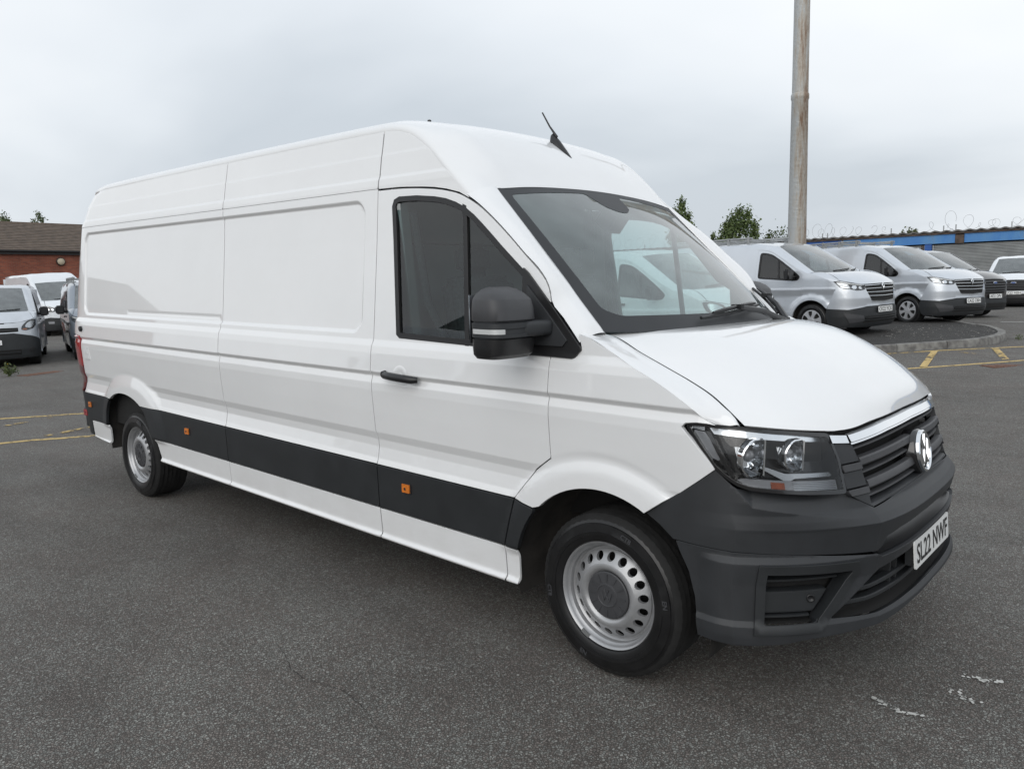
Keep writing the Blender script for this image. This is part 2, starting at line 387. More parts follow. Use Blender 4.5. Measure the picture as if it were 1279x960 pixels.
def surf_mesh(name, poly, holes, fn, ref, mat, depth=.02, res=.03, ax=1.0, extra=None):
    """panel cut out of the surface fn((n,2))->(n,3), edges turned inwards by depth; normals taken from the surface itself"""
    P, T, L = cdt(np.asarray(poly, float), holes, res, ax, extra)
    X = fn(P); e = 1.5e-3
    dx = fn(P+np.array([e, 0]))-fn(P-np.array([e, 0])); dy = fn(P+np.array([0, e]))-fn(P-np.array([0, e]))
    N = np.cross(dx, dy); N /= np.linalg.norm(N, axis=1)[:, None]+1e-12
    R = X-ref(X); flip = ((N*R).sum(1) < 0); N[flip] *= -1
    tn = np.cross(X[T[:, 1]]-X[T[:, 0]], X[T[:, 2]]-X[T[:, 0]])
    k = (tn*N[T].mean(1)).sum(1) < 0; T[k] = T[k][:, ::-1]
    V = [X]; NN = [N]; F = [T]; o = len(X)
    if depth > 0:
        for l in L:
            A = X[l]; n = N[l]; B = A-n*depth
            tg = np.roll(A, -1, 0)-np.roll(A, 1, 0); en = np.cross(tg, n); en /= np.linalg.norm(en, axis=1)[:, None]+1e-12
            # outward of the panel: away from triangle mass
            c = P[l]; q = c+1e-3*((np.roll(c, -1, 0)-np.roll(c, 1, 0))@np.array([[0, 1], [-1, 0]]))
            q = fn(q); sgn = np.sign(((q-A)*en).sum(1)); 
            ins = inside(c+1e-4*((np.roll(c, -1, 0)-np.roll(c, 1, 0))/(np.linalg.norm(np.roll(c, -1, 0)-np.roll(c, 1, 0), axis=1)[:, None]+1e-12))@np.array([[0, 1], [-1, 0]]), np.asarray(poly, float))
            for h in holes: ins &= ~inside(c+1e-4*((np.roll(c, -1, 0)-np.roll(c, 1, 0))/(np.linalg.norm(np.roll(c, -1, 0)-np.roll(c, 1, 0), axis=1)[:, None]+1e-12))@np.array([[0, 1], [-1, 0]]), np.asarray(h, float))
            en = en*np.where(ins, -sgn, sgn)[:, None]
            m = len(l); i = np.arange(m); j = (i+1) % m
            r_ = min(.0025, depth*.3); A1 = A+en*r_*.35-n*r_*.25; A2 = A+en*r_*.6-n*r_; B = A2-n*(depth-r_)
            rings = [A, A1, A2, A2, B]; nr = [n, n*.75+en*.66, en, en, en]
            V += rings; NN += [q/(np.linalg.norm(q, axis=1)[:, None]+1e-12) for q in nr]
            for p_ in (0, 1, 3):
                q1 = np.stack([o+p_*m+i, o+p_*m+j, o+(p_+1)*m+j], 1); q2 = np.stack([o+p_*m+i, o+(p_+1)*m+j, o+(p_+1)*m+i], 1)
                f1 = np.cross(rings[p_][j]-rings[p_], rings[p_+1][j]-rings[p_]); w = (f1*(en+n*.3)).sum(1) < 0
                q1[w] = q1[w][:, ::-1]; q2[w] = q2[w][:, ::-1]
                F += [q1, q2]
            o += 5*m
    V = np.concatenate(V); NN = np.concatenate(NN); F = np.concatenate(F)
    return V, F, NN
# ------------------------------------------------------------------ vehicle body surfaces
class Body:
    """side surface y=-W(x,z) and nose surface (u along the plan outline, z); x forward from the front axle"""
    def __init__(s, PZ, PW, X0, NN, XZ, XF, WN, rake=0.0, flares=(), rear=None, recess=()):
        s.PZ, s.PW, s.X0, s.NN, s.XZ, s.XF, s.WN = map(lambda v: np.array(v, float) if isinstance(v, (list, tuple)) else v, (PZ, PW, X0, NN, XZ, XF, WN))
        s.rake, s.flares, s.rear, s.recess = rake, flares, rear, recess
        th = np.linspace(0, np.pi/2, 4001); w0 = max(WN[1])
        x = X0+(max(XF)-X0)*np.cos(th)**(2/NN); y = w0*np.sin(th)**(2/NN)
        s.th = th; s.s = np.r_[0, np.cumsum(np.hypot(np.diff(x), np.diff(y)))]; s.smax = s.s[-1]
    def xf(s, z): return np.interp(z, s.XZ, s.XF)
    def wn(s, z): return np.interp(z, s.WN[0], s.WN[1])
    def prof(s, z):      # softly rounded version of the measured section
        w = 0
        for d, k in ((-.0025, .25), (0, .5), (.0025, .25)): w = w+k*np.interp(z+d, s.PZ, s.PW)
        return w
    def W(s, x, z):
        x = np.asarray(x, float); z = np.asarray(z, float)
        w = s.prof(z)
        for (cx, cz, a, b, n, ro, zmin, amp) in s.flares:
            rho = ((np.abs(x-cx)/a)**n+(np.abs(z-cz)/b)**n)**(1/n)
            t = ss((ro+.015-rho)/.13)*ss((z-zmin)/.06)
            F = amp-.002*ss((rho-1)/.12)-.020*ss((rho-1.10)/(ro-1.10))
            w = w*(1-t)+F*t
        for (x0, x1, z0, z1, r, dep) in s.recess:
            cx, cz, hx, hz = (x0+x1)/2, (z0+z1)/2, (x1-x0)/2-r, (z1-z0)/2-r
            qx, qz = np.abs(x-cx)-hx, np.abs(z-cz)-hz
            sd = r-(np.hypot(np.maximum(qx, 0), np.maximum(qz, 0))+np.minimum(np.maximum(qx, qz), 0))
            w = w-dep*ss(sd/.022)
        if s.rear is not None:
            d = x-np.interp(z, s.rear[0], s.rear[1])
            w = w-.085*np.clip(1-d/.30, 0, 1.3)**2.6
        t = np.clip((x-s.X0)/np.maximum(s.xf(z)-s.X0, .05), 0, .999)
        return w*(1-t**s.NN)**(1/s.NN)
    def side(s, P, off=0.):
        x, z = P[:, 0], P[:, 1]
        return np.stack([x, -(s.W(x, z)+off), z-s.rake*x], 1)
    def nose(s, P, d=None):
        u, z = P[:, 0], P[:, 1]; a = np.abs(u)
        def Q(aa):
            th = np.interp(aa, s.s, s.th)
            return s.X0+(s.xf(z)-s.X0)*np.cos(th)**(2/s.NN)-np.maximum(aa-s.smax, 0), s.wn(z)*np.sin(th)**(2/s.NN)
        x, y = Q(a)
        kd = s.kink(a, z) if getattr(s, 'kink', None) else None
        if kd is not None: d = kd+(0 if d is None else d(u, z) if callable(d) else d)
        if d is not None:
            e = 2e-3; x1, y1 = Q(a+e); x2, y2 = Q(np.maximum(a-e, 0)); tx, ty = x1-x2, y1-y2
            tx = np.where(a < 4e-3, 0, tx); l = np.hypot(tx, ty)+1e-12
            d = d(u, z) if callable(d) else d
            x = x+d*ty/l; y = y-d*tx/l
        return np.stack([x, -np.sign(u)*y, z-s.rake*x], 1)
    def detail_points(s):
        if hasattr(s, '_dp'): return s._dp
        out = []
        for (x0, x1, z0, z1, r, dep) in s.recess:
            S_ = np.array([.28, 1.])
            for k in (-.002, .005, .011, .017, .024):
                if (z1-z0)/2 < .03 and k > .01: continue
                P = rounded(np.array([(x0+k, z0+k), (x1-k, z0+k), (x1-k, z1-k), (x0+k, z1-k)]), max(r-k, .004), 13); out.append(resample(P*S_, .0032)/S_)
        for (cx, cz, a, b, n, ro, zmin, amp) in s.flares:
            t = np.linspace(-.2, np.pi+.2, 110); e = 2/n
            for rho in (1.03, 1.08, 1.12, ro-.13, ro-.10, ro-.07, ro-.04, ro-.015, ro+.01, ro+.03):
                out.append(np.stack([cx+rho*a*np.sign(np.cos(t))*np.abs(np.cos(t))**e, cz+rho*b*np.sign(np.sin(t))*np.abs(np.sin(t))**e], 1))
        for zk in s.PZ:
            if .66 < zk < 1.33 or 2.08 < zk < 2.27:
                for dz in (-.004, 0, .004): xs = np.arange(s.rear[1][0]-.1 if s.rear is not None else -5, .9, .03); out.append(np.stack([xs, np.full(len(xs), zk+dz)], 1))
        s._dp = np.concatenate(out) if out else None
        return s._dp
    def p3(s, x, y, z): return (x, y, z-s.rake*x)
    # ---- builders
    def ref_side(s, X): R = X.copy(); R[:, 1] = 0; return R
    def ref_nose(s, X): R = X.copy(); R[:, 0] = -.6; R[:, 1] = 0; return R
    def side_part(s, name, poly, mat, parent, holes=(), depth=.022, res=.010, ax=.28, off=0., gap=.0052, both=True, label=None, parents=None):
        poly = inset(np.asarray(poly, float), gap) if gap else np.asarray(poly, float)
        V, F, N = surf_mesh(name, poly, holes, lambda P: s.side(P, off), s.ref_side, mat, depth, res, ax, s.detail_points() if res < .02 else None)
        out = []
        for k, sg in enumerate((1, -1) if both else (1,)):
            V2 = V*np.array([1, sg, 1]); N2 = N*np.array([1, sg, 1]); F2 = F if sg > 0 else F[:, ::-1]
            par = parents[k] if parents else parent
            out.append(obj(name, mesh_np(name, V2, F2, mat, True, N2), par))
            if label: out[-1]['label'] = label
        return out
    def nose_part(s, name, poly, mat, parent, holes=(), d=None, depth=.02, res=.02, ax=1.0, gap=0.0, mirror=False, extra=None):
        poly = inset(np.asarray(poly, float), gap) if gap else np.asarray(poly, float)
        V, F, N = surf_mesh(name, poly, holes, lambda P: s.nose(P, d), s.ref_nose, mat, depth, res, ax, extra)
        o = [obj(name, mesh_np(name, V, F, mat, True, N), parent)]
        if mirror:
            m = np.array([1, -1, 1]); o.append(obj(name, mesh_np(name, V*m, F[:, ::-1], mat, True, N*m), parent))
        return o
    def nose_bar(s, name, us, zs, h, d0, d1, mat, parent, mirror=False, n=24, add=None):
        """bar following the nose outline: h tall, from offset d0 (back) to d1 (front)"""
        u = np.linspace(us[0], us[-1], n); z = np.interp(u, us, zs) if us[0] < us[-1] else np.interp(-u, -np.array(us), zs)
        hh = np.interp(np.linspace(0, 1, n), np.linspace(0, 1, len(h)), h) if isinstance(h, (list, tuple)) else np.full(n, h)
        rows = []
        for dz, dd in ((-.5, d0), (-.5, d1-.004), (-.32, d1), (.32, d1), (.5, d1-.004), (.5, d0)):
            rows.append(s.nose(np.stack([u, z+dz*hh], 1), dd))
        G = np.array(rows); m = len(rows)
        V = G.reshape(-1, 3); F = grid_faces(m, n, True)
        F = np.concatenate([F, np.stack([np.arange(n-1)+(m-1)*n, np.arange(n-1)+(m-1)*n+1, np.arange(n-1)+1, np.arange(n-1)], 1)[:, ::-1]])
        fl = [tuple(f) for f in F]+[tuple(i*n for i in range(m)), tuple(i*n+n-1 for i in range(m-1, -1, -1))]
        if add is not None: add.add(V, fl); 
        if add is not None and mirror: add.add(V*np.array([1, -1, 1]), [f[::-1] for f in fl])
        if add is None:
            me = mesh_np(name, V, fl, mat, True); sharp(me, 30); o = [obj(name, me, parent)]
            if mirror:
                me = mesh_np(name, V*np.array([1, -1, 1]), [f[::-1] for f in fl], mat, True); sharp(me, 30); o.append(obj(name, me, parent))
            return o
    def skin(s, name, cols, n, m, mat, parent, mirror=None, cw=None, flip=False, rake=True, smooth=True, knots=None):
        """mirror None: one sided; 'join': columns run to y=0 and are continued over to the other side; 'both': two objects"""
        cols = [np.asarray(c, float) for c in cols]
        if knots is not None: cols = [hermite(knots, c, np.linspace(knots[0], knots[-1], n), True) for c in cols]
        if mirror == 'join':
            mm = np.array([1, -1, 1]); cols = cols+[c*mm for c in cols[-2::-1]]
        G = skin_grid(cols, n, m, cw) if knots is None else skin_rows(cols, m); G[:, :, 2] -= s.rake*G[:, :, 0]
        V = G.reshape(-1, 3); F = grid_faces(m, n, flip)
        o = [obj(name, mesh_np(name, V, F, mat, smooth), parent)]
        if mirror == 'both': o.append(obj(name, mesh_np(name, V*np.array([1, -1, 1]), F[:, ::-1], mat, smooth), parent))
        return o

# text laid flat, returned as mesh data (x right, y up, z out)
def text_mesh(txt, height, extrude=.002, bold=.0, sx=1.0):
    cu = bpy.data.curves.new('lettering', 'FONT'); cu.body = txt; cu.size = 1.0; cu.extrude = 0; cu.resolution_u = 3
    cu.align_x = 'CENTER'; cu.align_y = 'CENTER'; cu.offset = bold
    to = bpy.data.objects.new('lettering', cu); COL.objects.link(to)
    dg = bpy.context.evaluated_depsgraph_get(); me = to.evaluated_get(dg).to_mesh()
    V = np.array([v.co[:] for v in me.vertices]); F = [tuple(p.vertices) for p in me.polygons]
    to.to_mesh_clear() if hasattr(to, 'to_mesh_clear') else None
    COL.objects.unlink(to); bpy.data.objects.remove(to); bpy.data.curves.remove(cu)
    mn, mx = V.min(0), V.max(0); V = V-(mn+mx)/2
    V *= height/(mx[1]-mn[1]); V[:, 0] *= sx; V[:, 2] = extrude
    return V, F
def frame_mat(origin, xdir, ydir):
    x = Vector(xdir).normalized(); z = x.cross(Vector(ydir)).normalized(); y = z.cross(x)
    m = np.array([x, y, z]).T
    return lambda V: np.asarray(V)@m.T+np.asarray(origin)
def place_text(name, txt, height, tf, mat, parent, lift=.002, width=None, bold=.012):
    V, F = text_mesh(txt, height, lift, bold)
    if width: V[:, 0] *= width/(V[:, 0].max()-V[:, 0].min())
    return obj(name, mesh_np(name, tf(V), F, mat, False), parent)
def number_plate(parent, txt, c, xdir, ydir, w=.52, h=.111, txtw=.47):
    tf = frame_mat(c, xdir, ydir)
    P = rounded(np.array([(-w/2, -h/2), (w/2, -h/2), (w/2, h/2), (-w/2, h/2)]), .012, 4); n = len(P)
    V = [(x, y, 0.0) for x, y in P]+[(x, y, -.006) for x, y in P]
    F = [tuple(range(n))]+[(i, n+i, n+(i+1) % n, (i+1) % n) for i in range(n)]
    o = obj('number_plate', mesh_np('number_plate', tf(V), F, 'plate', False), parent)
    place_text('lettering', txt, .079*h/.111, tf, 'ink', o, .0015, txtw)
    return o

# ------------------------------------------------------------------ wheels (outer face towards -y, axle at origin)
def tyre_mesh(R=.342, rb=.222, w=.118):
    pr = [(rb-.006, .02), (rb, -.004), (rb+.006, -.016), (rb+.016, -.021), (rb+.030, -.024), (rb+.0305, -.0265), (rb+.046, -.0285), (rb+.0465, -.0255), (R-.040, -.0205), (R-.039, -.0175), (R-.026, -.012), (R-.010, .0)]
    pr = [(r, y-.004) for r, y in pr]
    n = 120; V = []; F = []; M = []
    trd = []
    ys = [.004, .016, .030, .034, .062, .066, .094, .098, .126, .130, .158, .162, .190, .204, .222]
    for i, y in enumerate(ys):
        g = .0
        if i in (3, 4): g = 0
        trd.append((R-.004*((y-.113)/.11)**2-.0, y))
    cols = pr+trd+[(R-.03, .232), (rb, .226)]
    m = len(cols); npr = len(pr)
    for k in range(n):
        w_ = 2*math.pi*k/n
        for i, (r, y) in enumerate(cols):
            rr = r
            if i in (7, 8) and (k//7) % 3 == 0: y -= .0028              # raised blocks on the sidewall
            if npr-2 <= i <= npr+1 and k % 2 == 0: rr -= .0032           # shoulder sipes
            if npr+2 <= i <= npr+12:
                j = i-npr
                if j in (3, 4, 7, 8, 11): rr -= 0
                if k % 3 == 0 and j in (5, 6, 9, 10): rr -= .005
            V.append((rr*math.cos(w_), y, rr*math.sin(w_)))
    # circumferential grooves
    V = np.array(V).reshape(n, m, 3)
    for j in (2, 3, 6, 7, 10, 11):
        pass
    for j in (3, 5, 7, 9, 11):
        f = (R-.008)/R; V[:, npr+j, 0] *= f; V[:, npr+j, 2] *= f
    V = V.reshape(-1, 3)
    for k in range(n):
        for i in range(m-1):
            a, b = k*m+i, ((k+1) % n)*m+i
            F.append((a, b, b+1, a+1)); M.append(0 if i < npr-2 else 1)
    me = mesh_np('tyre', V, F, ['rubber', 'tread'], True, None, M); sharp(me, 28)
    return me
def rim_steel_mesh(holes=18, seed=1):
    b = MB()
    # outer flange, barrel and bead seat
    b.lathe([(.206, .035), (.214, .006), (.223, -.002), (.2255, -.010), (.222, -.0145), (.216, -.011), (.2115, -.002), (.209, .006), (.203, .010), (.201, .013), (.1995, .030), (.192, .037), (.183, .036)], 72)
    # pierced ring between hat and barrel
    th = np.linspace(0, 2*np.pi, 97)[:-1]
    def prof(r): return np.interp(r, [.118, .124, .134, .150, .176, .186], [-.008, -.010, -.008, .002, .022, .032])
    outer = np.stack([.185*np.cos(th), .185*np.sin(th)], 1); inner = np.stack([.132*np.cos(th), .132*np.sin(th)], 1)
    hs = [inner]
    for k in range(holes):
        a = 2*math.pi*(k+.35)/holes; t = np.linspace(0, 2*np.pi, 15)[:-1]
        hs.append(np.stack([.1600*math.cos(a)+.0175*np.cos(t), .1600*math.sin(a)+.0175*np.sin(t)], 1))
    P, T, L = cdt(outer, hs, .011)
    r = np.linalg.norm(P, axis=1); Y = prof(r)
    V = np.stack([P[:, 0], Y, P[:, 1]], 1)
    nrm = np.cross(V[T[:, 1]]-V[T[:, 0]], V[T[:, 2]]-V[T[:, 0]]); k = nrm[:, 1] > 0; T[k] = T[k][:, ::-1]
    b.add(V, T)
    for l in L[2:]:
        A = V[l]; c = A.mean(0); B = A+np.array([0, .016, 0]); m = len(l)
        b.add(np.concatenate([A, B]), [(i, (i+1) % m, m+(i+1) % m, m+i) for i in range(m)])
    # hat
    b.lathe([(.132, float(prof(.132))), (.126, -.0105), (.118, -.0112), (.108, -.008), (.100, .004), (.092, .010)], 72)
    # balance weight clipped to the flange
    for a in (math.radians(238), math.radians(243)):
        b.box((.2175*math.cos(a), -.012, .2175*math.sin(a)), (.014, .010, .022), 1, ry=-a)
    o = mesh_np('rim', b.V, b.F, ['steel', 'galv'], True, None, b.M); sharp(o, 40)
    return o
def cap_mesh():
    b = MB()
    b.lathe([(.0985, .012), (.0975, -.004), (.094, -.007), (.050, -.011), (.0485, -.0135), (.044, -.0145), (.042, -.0125), (.0001, -.0125)], 64)
    for k in range(12):
        a = 2*math.pi*k/12
        b.box((.073*math.cos(a), -.0092, .073*math.sin(a)), (.030, .006, .0045), 0, ry=-a)
    for pts in EMBLEM_PATHS:
        q = [(-x*.032, -.0135, z*.032) for x, z in pts]
        b.tube([(x, y, z) for x, y, z in q], .0032, 5)
    me = mesh_np('wheel_cap', b.V, b.F, 'plastic_lt', True, None, b.M); sharp(me, 30)
    return me
EMBLEM_PATHS = [[(-.34, .84), (0, .10), (.34, .84)], [(-.80, .42), (-.42, -.72), (0, -.02), (.42, -.72), (.80, .42)]]
def drum_mesh():
    b = MB(); b.lathe([(.205, .05), (.17, .10), (.001, .10)], 40); b.lathe([(.165, .06), (.165, .095), (.05, .062), (.05, .04)], 40)
    return mesh_np('brake', b.V, b.F, 'void', True)
TYRE, RIM, CAP, DRUM = tyre_mesh(), rim_steel_mesh(), cap_mesh(), drum_mesh()
def hubcap_mesh(n=6):
    """pressed wheel trim with n broad spokes and dark windows"""
    b = MB()
    b.lathe([(.214, .01), (.222, -.006), (.218, -.016), (.200, -.018)], 48)
    b.lathe([(.065, -.020), (.058, -.026), (.0001, -.028)], 24)
    for k in range(n):
        a = 2*math.pi*k/n
        P = [(.05, -.035), (.13, -.030), (.205, -.062), (.205, .062), (.13, .030), (.05, .035)]
        V = []; 
        for d in (-.020, .004):
            for r, t in P:
                V.append((r*math.cos(a)-t*math.sin(a), d-(.004 if d < 0 and abs(t) < .036 and r < .15 else 0), r*math.sin(a)+t*math.cos(a)))
        b.add(V, [tuple(range(6)), (0, 6, 7, 1), (1, 7, 8, 2), (2, 8, 9, 3), (3, 9, 10, 4), (4, 10, 11, 5), (5, 11, 6, 0)])
    b.lathe([(.21, .006), (.0001, .008)], 32, 1)
    me = mesh_np('rim', b.V, b.F, ['hubcap', 'void'], True, None, b.M); sharp(me, 35)
    return me
HUBCAP = hubcap_mesh()
def wheel(parent, x, y, r=.342, right=True, steel=True):
    """a wheel: part of its vehicle; tyre, rim and cap under it"""
    s = r/.342
    h = obj('wheel', DRUM, parent); h.location = (x, y, r); h.scale = (s, s, s)
    if not right: h.rotation_euler = (0, 0, math.pi)
    else: h.rotation_euler = (0, rng.uniform(0, 6), 0) if not steel else (0, 0, 0)
    obj('tyre', TYRE, h)
    if steel: obj('rim', RIM, h); obj('wheel_cap', CAP, h)
    else: obj('rim', HUBCAP, h)
    return h
# ------------------------------------------------------------------ the white panel van
def build_white_van():
    van = thing('panel_van', 'long white high-roofed panel van with dark grey bumper and side mouldings, nearest the viewer', 'van')
    B = Body([.20, .262, .274, .286, .294, .305, .42, .67, .70, .76, .80, .84, .95, 1.06, 1.10, 1.135, 1.155, 1.25, 1.285, 1.315, 1.815, 2.06, 2.085, 2.116, 2.130, 2.234, 2.246, 2.345, 2.36, 2.42],
             [.96, .985, 1.001, 1.002, .988, .987, .996, 1.003, .993, .982, .985, 1.0, 1.009, 1.016, 1.014, 1.004, 1.019, 1.010, 1.003, .987, .936, .915, .914, .909, .901, .884, .880, .861, .858, .846],
             .25, 2.8, [.2, .26, .32, .44, .54, .67, .735, .76, .79, .89, .99, 1.04, 1.09], [.89, .935, .945, .935, .927, .950, .963, .944, .915, .885, .86, .845, .825],
             ([.2, .35, .7, 1.0, 1.2], [.97, .995, 1.0, 1.0, .985]), rake=.02,
             flares=[(0, .345, .445, .445, 2.0, 1.33, .40, 1.020), (-4.49, .30, .445, .435, 2.4, 1.42, .40, 1.024)],
             rear=([.28, .7, 1.2, 1.8, 2.08, 2.25, 2.33, 2.36], [-5.62, -5.68, -5.70, -5.66, -5.60, -5.50, -5.40, -5.28]),
             recess=[(-5.36, -1.515, 1.338, 2.027, .09, .013), (-4.5, -3.02, 1.36, 1.404, .006, .004)])
    p3 = B.p3
    # the bumper is planar between two vertical folds at each corner
    uk = np.linspace(0, 1.8, 400); k0, k1 = .555, 1.13
    pl_ = B.nose(np.stack([uk, np.full(400, .6)], 1))[:, :2]; Pa, Pb = B.nose(np.array([[k0, .6], [k1, .6]]))[:, :2]
    tn_ = (Pb-Pa)/np.linalg.norm(Pb-Pa); sag = np.abs((pl_-Pa)@np.array([-tn_[1], tn_[0]])); sag[(uk < k0) | (uk > k1)] = 0
    B.kink = lambda a, z: -.45*np.interp(a, uk, sag)*np.clip((.83-z)/.10, 0, 1)
    xB, xS = -1.417, -3.0
    bw = thing  # alias not used
    # body: parts are grouped by panel
    doortop = [(-1.417, 2.063), (-1.25, 2.060), (-1.082, 2.048), (-.917, 2.025), (-.83, 2.003), (-.763, 1.973), (-.70, 1.939), (-.643, 1.900), (-.529, 1.811), (-.416, 1.714), (-.335, 1.645), (-.296, 1.602), (-.276, 1.560), (-.268, 1.52)]
    archR = [(-5.0, .255), (-4.978, .36), (-4.966, .45), (-4.935, .585), (-4.880, .657), (-4.802, .700), (-4.70, .727), (-4.60, .736), (-4.50, .731), (-4.40, .713), (-4.31, .682), (-4.228, .638), (-4.17, .57), (-4.12, .482), (-4.08, .40), (-4.045, .32), (-4.03, .255)]
    archF = [(.445*math.cos(a), .345+.445*math.sin(a)) for a in np.radians(np.arange(0, 181, 7.5))]
    def arch_between(A, x0, x1):   # arch points from x0 to x1 in order of increasing x
        q = [p for p in sorted(A) if x0 < p[0] < x1]; return q
    archR = [tuple(q) for q in catmull(archR, 64)]; archF = [tuple(q) for q in catmull(archF, 64)]
    aR = [p for p in archR]                       # left to right over the top
    def on_arch(A, z, right):      # x on the arch at height z
        A = np.array(A); top = A[:, 1].argmax()
        h = A[top:] if right else A[:top+1]
        h = h[h[:, 1].argsort()]; return float(np.interp(z, h[:, 1], h[:, 0]))
    doortop = [tuple(q) for q in catmull(doortop, 44)]
    zc, zs = .668, .436            # top of cladding, top of sill
    XE = lambda z: float(np.interp(z, B.rear[0], B.rear[1]))
    # rear quarter panel
    lampR = [(-5.40, 1.160), (-5.405, 1.0), (-5.415, .80), (-5.44, .745), (-5.46, zc)]
    poly = [(XE(2.07)+.03, 2.0738)]+[(XE(z)+.03, z) for z in (1.8, 1.5, 1.175)]+lampR
    L_, R_ = on_arch(archR, zc, False), on_arch(archR, zc, True)
    poly += [(L_, zc)]+[p for p in archR if p[1] > zc+.004]+[(R_, zc), (xS, zc), (xS, 2.0738)]
    B.side_part('quarter_panel', poly, 'white', van)
    poly = [(xS, zc), (xB, zc), (xB, 2.0738), (xS, 2.0738)]
    B.side_part('side_panel', poly, 'white', van)
    # upper side panels up to the roof edge
    poly = [(XE(z)+.03, z) for z in (2.0705, 2.20, 2.30, 2.325)]+[(-5.36, 2.340), (-5.28, 2.349), (-5.20, 2.355), (-5.1, 2.360), (-5.0, 2.362), (-4.0, 2.366), (xS-.003, 2.366), (xS-.003, 2.0705)]
    B.side_part('upper_side_panel', poly, 'white', van, gap=.0025)
    poly = [(xS+.003, 2.0705), (xS+.003, 2.366), (-2.2, 2.364), (-1.7, 2.361), (xB-.003, 2.358), (xB-.003, 2.0705)]
    B.side_part('upper_side_panel', poly, 'white', van, gap=.0025)
    fold = [(-1.417, 2.358), (-1.31, 2.347), (-1.217, 2.320), (-1.155, 2.290), (-1.093, 2.252), (-1.01, 2.193), (-.927, 2.126), (-.85, 2.058), (-.78, 1.997)]
    fold = [tuple(q) for q in catmull(fold, 24)]
    poly = [(xB+.004, fold[0][1])]+fold[1:]+[(-.763, 1.980), (-.83, 2.010), (-.917, 2.032), (-1.0, 2.046), (-1.082, 2.055), (-1.25, 2.067), (xB+.004, 2.070)]
    B.side_part('cab_side_panel', poly, 'white', van, gap=.0015)
    # black strips added behind the panel gaps so the seams look shaded
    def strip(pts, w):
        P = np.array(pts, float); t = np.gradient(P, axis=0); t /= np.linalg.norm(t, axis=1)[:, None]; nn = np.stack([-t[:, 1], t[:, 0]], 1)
        B.side_part('gap_shade_strip', np.concatenate([P+nn*w/2, (P-nn*w/2)[::-1]]), 'black', van, off=-.0055, depth=0, gap=0, res=.012, ax=.6)
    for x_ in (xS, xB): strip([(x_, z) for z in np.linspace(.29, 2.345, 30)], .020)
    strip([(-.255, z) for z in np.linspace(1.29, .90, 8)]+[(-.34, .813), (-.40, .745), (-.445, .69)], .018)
    # mouldings and sills
    L2, R2 = on_arch(archR, zs, False), on_arch(archR, zs, True)
    rearclad = [(XE(.6)+.02, zc+.06), (-5.55, zc+.04), (-5.47, zc), (L_, zc)]+[p for p in archR if p[0] < -4.9 and zs < p[1] < zc][::-1]+[(L2, zs), (-5.352, zs), (-5.36, .30), (XE(.3)+.03, .30)]
    rc = B.side_part('side_moulding', rearclad, 'clad', van, off=.003)
    B.side_part('side_moulding', [(R_, zc)]+[p for p in archR if p[0] > -4.3 and zs < p[1] < zc]+[(R2, zs), (xS, zs), (xS, zc)], 'clad', van, off=.003)
    B.side_part('side_moulding', [(xS, zc), (xS, zs), (xB, zs), (xB, zc)], 'clad', van, off=.003)
    sill_b = .268
    B.side_part('sill', [(-5.352, zs), (L2, zs), (-4.978, .36), (-4.99, .28), (-5.35, .29)], 'white', van, depth=.014)
    B.side_part('sill', [(R2, zs), (xS, zs), (xS, sill_b), (-4.035, sill_b)], 'white', van, depth=.06)
    B.side_part('sill', [(xS, zs), (xB, zs), (xB, sill_b), (xS, sill_b)], 'white', van, depth=.06)
    B.side_part('sill', [(xB, zs), (-.53, zs), (-.53, sill_b), (xB, sill_b)], 'white', van, depth=.05)
    B.side_part('sill', [(-.53, zs), (-.452, zs), (-.447, .40), (-.452, sill_b+.004), (-.53, sill_b)], 'white', van, depth=.012)
    # front wing lower moulding behind the wheel
    fl = [(-.52, zs), (-.46, zc), (-.40, .746-.02)]
    aL = [p for p in archF if p[0] < -.30 and zs+.01 < p[1] < .645]
    poly = [(-.52, zs), (-.462, zc)]+[(-.345, zc-.018)]+sorted(aL, key=lambda p: -p[1])+[(-.437, zs)]
    B.side_part('wing_moulding', poly, 'clad', van, off=.003)
    # front wing
    wing_fold = [(.443, 1.120), (.40, 1.157), (.355, 1.186), (.31, 1.212), (.235, 1.250), (.156, 1.283), (.04, 1.337), (-.076, 1.388), (-.118, 1.398)]
    flare_l = [(-.252, .876), (-.34, .812), (-.40, .744), (-.445, .690), (-.462, zc)]
    aT = sorted([p for p in archF if p[1] > .66 and p[0] < .20], key=lambda p: p[0])
    wing = [(-.249, 1.30), (-.253, 1.12)]+flare_l+[(-.345, zc-.016)]+aT+[(.206, .739), (.28, .795), (.35, .842), (.42, .897), (.478, .945), (.448, .985), (.405, 1.035), (.358, 1.088), (.372, 1.103), (.41, 1.108), (.447, 1.107), (.478, 1.103)]+wing_fold+[(-.101, 1.345), (-.136, 1.304)]
    B.side_part('front_wing', wing, 'white', van, gap=.0015)
    # cab door with its window opening
    win = np.array([(-1.298, 1.975), (-1.285, 2.005), (-1.251, 2.016), (-1.12, 2.012), (-.995, 1.998), (-.92, 1.984), (-.853, 1.963), (-.79, 1.935), (-.735, 1.900), (-.686, 1.862), (-.62, 1.808), (-.553, 1.752), (-.412, 1.640), (-.330, 1.560), (-.30, 1.50), (-.30, 1.305), (-.397, 1.309), (-.735, 1.325), (-1.215, 1.336), (-1.235, 1.350)])
    doors = []
    poly = doortop[::-1]+[(xB, 2.063), (xB, zc+.001), (-.462, zc+.001)]+flare_l[::-1][1:]+[(-.253, 1.12), (-.249, 1.30), (-.262, 1.40)]
